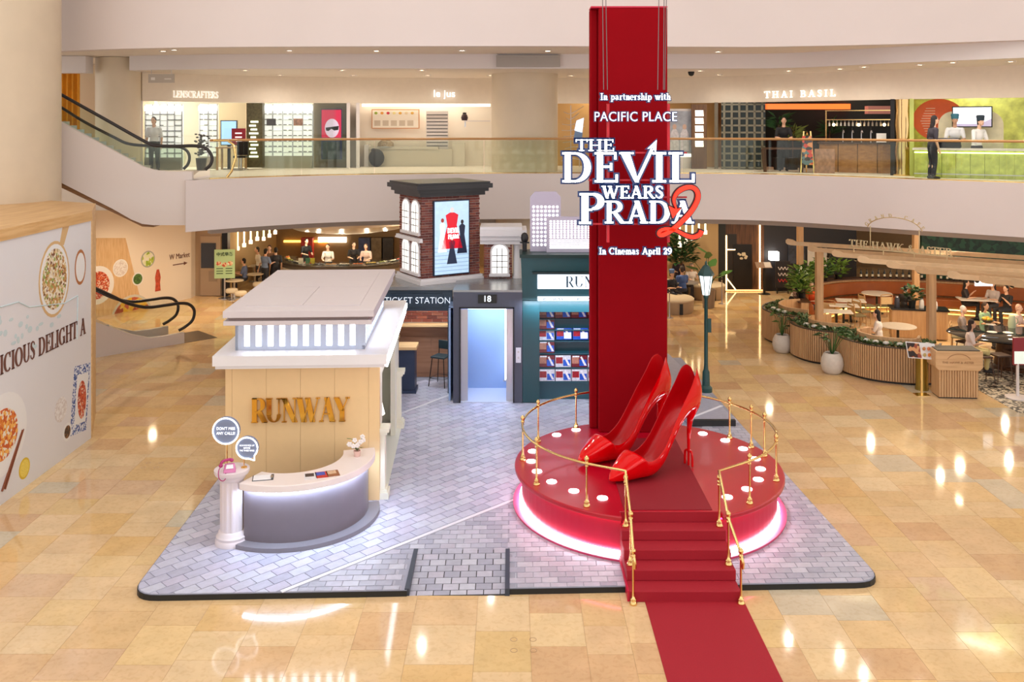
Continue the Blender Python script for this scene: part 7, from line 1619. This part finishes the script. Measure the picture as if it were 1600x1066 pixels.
person('person in charcoal standing beside the waiter station plant',(*G(1412,520)[:2],0),120,'stand','work',(36,32,34),(40,38,40),(16,14,14),scale=.9)
p = G(1527,467,.75); rect_table('long white table at the far sofa on the right',(p.x,p.y,0),1.3,.7,.75,marb,black_mat,R(-10))
# ================================================================ pergola with letters
beamm = mat('pergola_oak',(206,172,132),.5,noise=.08,nscale=5,rand=[(216,186,146),(188,154,114),(204,172,132),(178,146,108)]); pz = 3.36
pg = thing('cafe_pergola','pale wooden slatted pergola with round ended beams over the cafe','pergola',(0,0,0))
ek = [G(px,py,pz+.04) for px,py in ((1228,377),(1262,387),(1300,395),(1340,404),(1385,412),(1430,420),(1480,428),(1530,435),(1580,441),(1640,448))]
bd = Vector((.87,-.5,0)).normalized(); ends = []
ends = ek
for k,e_ in enumerate(ends):
    L = 6.5 if k < 5 else 5.0; a = Vector((e_.x,e_.y,0)); b = a+bd*L; n_ = Vector((-bd.y,bd.x,0))*.03
    prof = [(0,.08),(.0,.0),(.05,-.05),(.16,-.07),(L,-.07),(L,.05),(.3,.05),(.2,.1),(.05,.12)]
    vs = [a+bd*s+n_*sg_+Vector((0,0,pz+z)) for sg_ in (-1,1) for s,z in prof]; n = len(prof)
    MB().add(vs,[tuple(range(n)),tuple(range(2*n-1,n-1,-1))]+[(i,(i+1)%n,(i+1)%n+n,i+n) for i in range(n)]).build('beam',beamm,pg)
for s in (.9,3.0,4.6): MB().beam(tuple(Vector((ends[0].x,ends[0].y,pz-.15))+bd*s),tuple(Vector((ends[-1].x,ends[-1].y,pz-.15))+bd*s),.08,.08).build('cross_beam',beamm,pg)
for px,py,z in ((1280,504,1.0),(1455,531,1.0),(1250,452,0.9),(1431,455,.9)):
    p = G(px,py,z); MB().box(p.x-.1,p.y-.1,0,p.x+.1,p.y+.1,pz-.1).build('post',slat_mat,pg)
gl = mat('sign_gold_pale',(206,184,140),.35,.6)
a = D(1326,385,25.9); b = D(1488,401,23.9)
cs = thing('cafe_sign','pale gold cafe name letters and arch standing on the pergola','sign',(a.x,25.9,0),math.atan2(23.9-25.9,b.x-a.x)); Lw = math.hypot(b.x-a.x,2.0); bz = pz+.24
[mb.build('name_lettering',gl,cs) for mb in serif_words('THE HAWK & ASTER',0,bz,.2,Lw,T=.16,t=.07,depth=.03)]; MB().box(0,0,bz-.03,Lw,.03,bz).build('letter_rail',gl,cs)
for s in (.05,.35,.65,.95): MB().box(Lw*s-.01,0,pz+.1,Lw*s+.01,.03,bz-.03).build('letter_prop',gl,cs)
c0 = Lw*.46; rx_ = Lw*.27
for s in (-1,1): MB().tube([(c0+s*rx_*.88,0,bz),(c0+s*rx_*.88,0,4.22)],.014,6).build('arch_post',gl,cs)
MB().tube([(c0+rx_*cos(R(10+160*k/20)),0,4.12+.38*sin(R(10+160*k/20))) for k in range(21)],.014,6).build('arch',gl,cs,smooth=60)
for k,chh in enumerate('GRAND CAFE'):
    if chh == ' ': continue
    an = R(160-140*k/9); mb = MB(Matrix.Translation((c0+rx_*1.02*cos(an),-.02,4.1+.40*sin(an))) @ Matrix.Rotation(-(an-PI/2)*.7,4,'Y')); serif(mb,chh,0,0,.1,T=.2,t=.1,depth=.02,align='C'); mb.build('arch_letter',gl,cs)
for i,(px,py,on) in enumerate(((1295,398,0),(1338,402,0),(1366,390,1),(1415,400,1),(1464,407,2),(1437,420,0),(1490,421,0),(1528,424,0),(1583,434,0))):
    d = 28.0-i*.7; p = D(px,py,d); t = thing('pergola_spotlight','small spotlight under the pergola, number %s from its left end'%('one two three four five six seven eight nine'.split()[i]),'spotlight',(p.x,d,min(p.z,pz-.2)),0,'pergola spotlights')
    mb = MB(Matrix.Rotation(R(35),4,'X')); mb.lathe([(.05,-.1),(.055,.1),(.03,.12)],10).build('can',black_mat if on == 0 else mat('copper',(196,130,80),.3,.8),t,smooth=40); MB().cyl((0,0,.05),.012,.1,6).build('stem',black_mat,t)
    mb = MB(Matrix.Rotation(R(35),4,'X')); mb.cyl((0,0,-.11),.045,.012,10).build('lens',glow('spot_lens_%d'%on,(255,214,150),(1,4,18)[on]),t)
# host stand, menu stand, umbrella stand, screen stand
t = thing('host_stand','slatted oak host stand with a rounded top panel at the cafe entrance','host stand',(*G(1497,623)[:2],0),R(-4)); MB().box(-.48,-.0,.03,.5,.5,.75).build('cabinet',slat_mat,t); MB().box(-.46,.02,0,.48,.48,.03).build('plinth',black_mat,t)
mb = MB()
for k in range(15): mb.box(-.48+k*.0655,-.03,.04,-.48+k*.0655+.04,0,.75)
mb.build('oak_slats',slat_mat,t,kind='stuff')
MB().slabxz([(-.5,.72),(.52,.72),(.6,.8),(.6,1.22),(-.58,1.22),(-.58,.8)],-.06,.56).build('top_panel',wood('stand_oak',(214,176,132),(196,156,112),2,.5,0),t,bevel=.02); MB().box(-.52,-.02,1.22,.54,.5,1.24).build('desk_top',black_mat,t)
[sans_obj('engraved_lettering',w_,.085,.003,mat('engraved',(160,120,80),.5),t,(x_,-.064,.93)) for w_,x_ in (('THE',-.34),('HAWK',-.1),('&',.07),('ASTER',.25))]; MB().tube([(.3*cos(R(20+140*k/14)),-.064,.95+.2*sin(R(20+140*k/14))) for k in range(15)],.008,4).build('engraved_arch',MATS['engraved'],t)
t = thing('brass_menu_stand','brass stand holding an open picture menu beside the host stand','menu stand',(*G(1440,617)[:2],0)); MB().box(-.18,-.14,0,.18,.14,.012).build('foot',gold,t); MB().box(-.025,-.015,0,.025,.015,1.0).build('post',gold,t)
MB().add([(-.38,-.08,.98),(.38,-.08,.92),(.38,.1,1.3),(-.38,.1,1.36)],[(0,1,2,3)]).build('menu_board',mat('menu_page',(226,224,224),.4),t); MB().add([(-.36,-.085,1.0),(-.03,-.085,.975),(-.03,.085,1.31),(-.36,.085,1.335)],[(0,1,2,3)]).build('dish_picture',food('dish_dark',[(60,36,30),(150,70,50),(40,26,24),(206,150,100)],9),t)
for k in range(6): x = .05+.12*(k%3); z = 1.2-.15*(k//3); MB().ell((x,-.0-.04*(k//3)-.03,z),.045,.01,.05,8,5).build('dish_picture',mat('dishpic_%d'%k,((190,130,80),(206,120,80),(214,160,120),(190,170,110),(216,130,60),(210,150,90))[k],.5),t)
t = thing('umbrella_stand','tall brass glass umbrella stand between the planter and host stand','umbrella stand',(*G(1447,613)[:2],0)); t.location.y += .25; MB().lathe([(.17,0),(.17,.06),(.16,.06),(.16,.9),(.17,.92)],20).build('cylinder',mat('brass_glass',(150,130,60),.15,.6),t,smooth=40); MB().tube([(.03,0,.1),(-.04,0,1.25)],[.05,.02],8).build('umbrella',black_mat,t)
t = thing('screen_stand','white pole stand holding a dark red food screen at the photo edge','sign',(*G(1590,622)[:2],0)); MB().lathe([(.3,0),(.3,.03),(.04,.06),(.035,.9)],20).build('pole_base',white_paint,t,smooth=40); MB().box(-.12,-.03,.85,.7,.03,1.55).build('screen',mat('red_screen',(110,24,34),.3,es=.3,ecol=(130,30,40)),t); MB().box(-.1,-.035,.88,.68,-.03,1.2).build('food_image',glow('food_image',(196,206,196),.7),t)
MB().box(16,36.2,0,24,36.4,4.2).build('wall_green_tiles', food('leaf_wall',[(30,66,50),(24,50,40),(40,84,60)],6), kind='structure')
t = thing('till_screen','pale glowing till screen hanging under the pergola','screen',(D(1537,437,27.5).x,27.5,D(0,447,27.5).z)); MB().box(-.26,-.02,0,.26,.02,.36).build('panel',glow('till_glow',(226,230,240),.9),t); MB().box(-.02,0,.36,.02,.03,.62).build('hanger',black_mat,t)
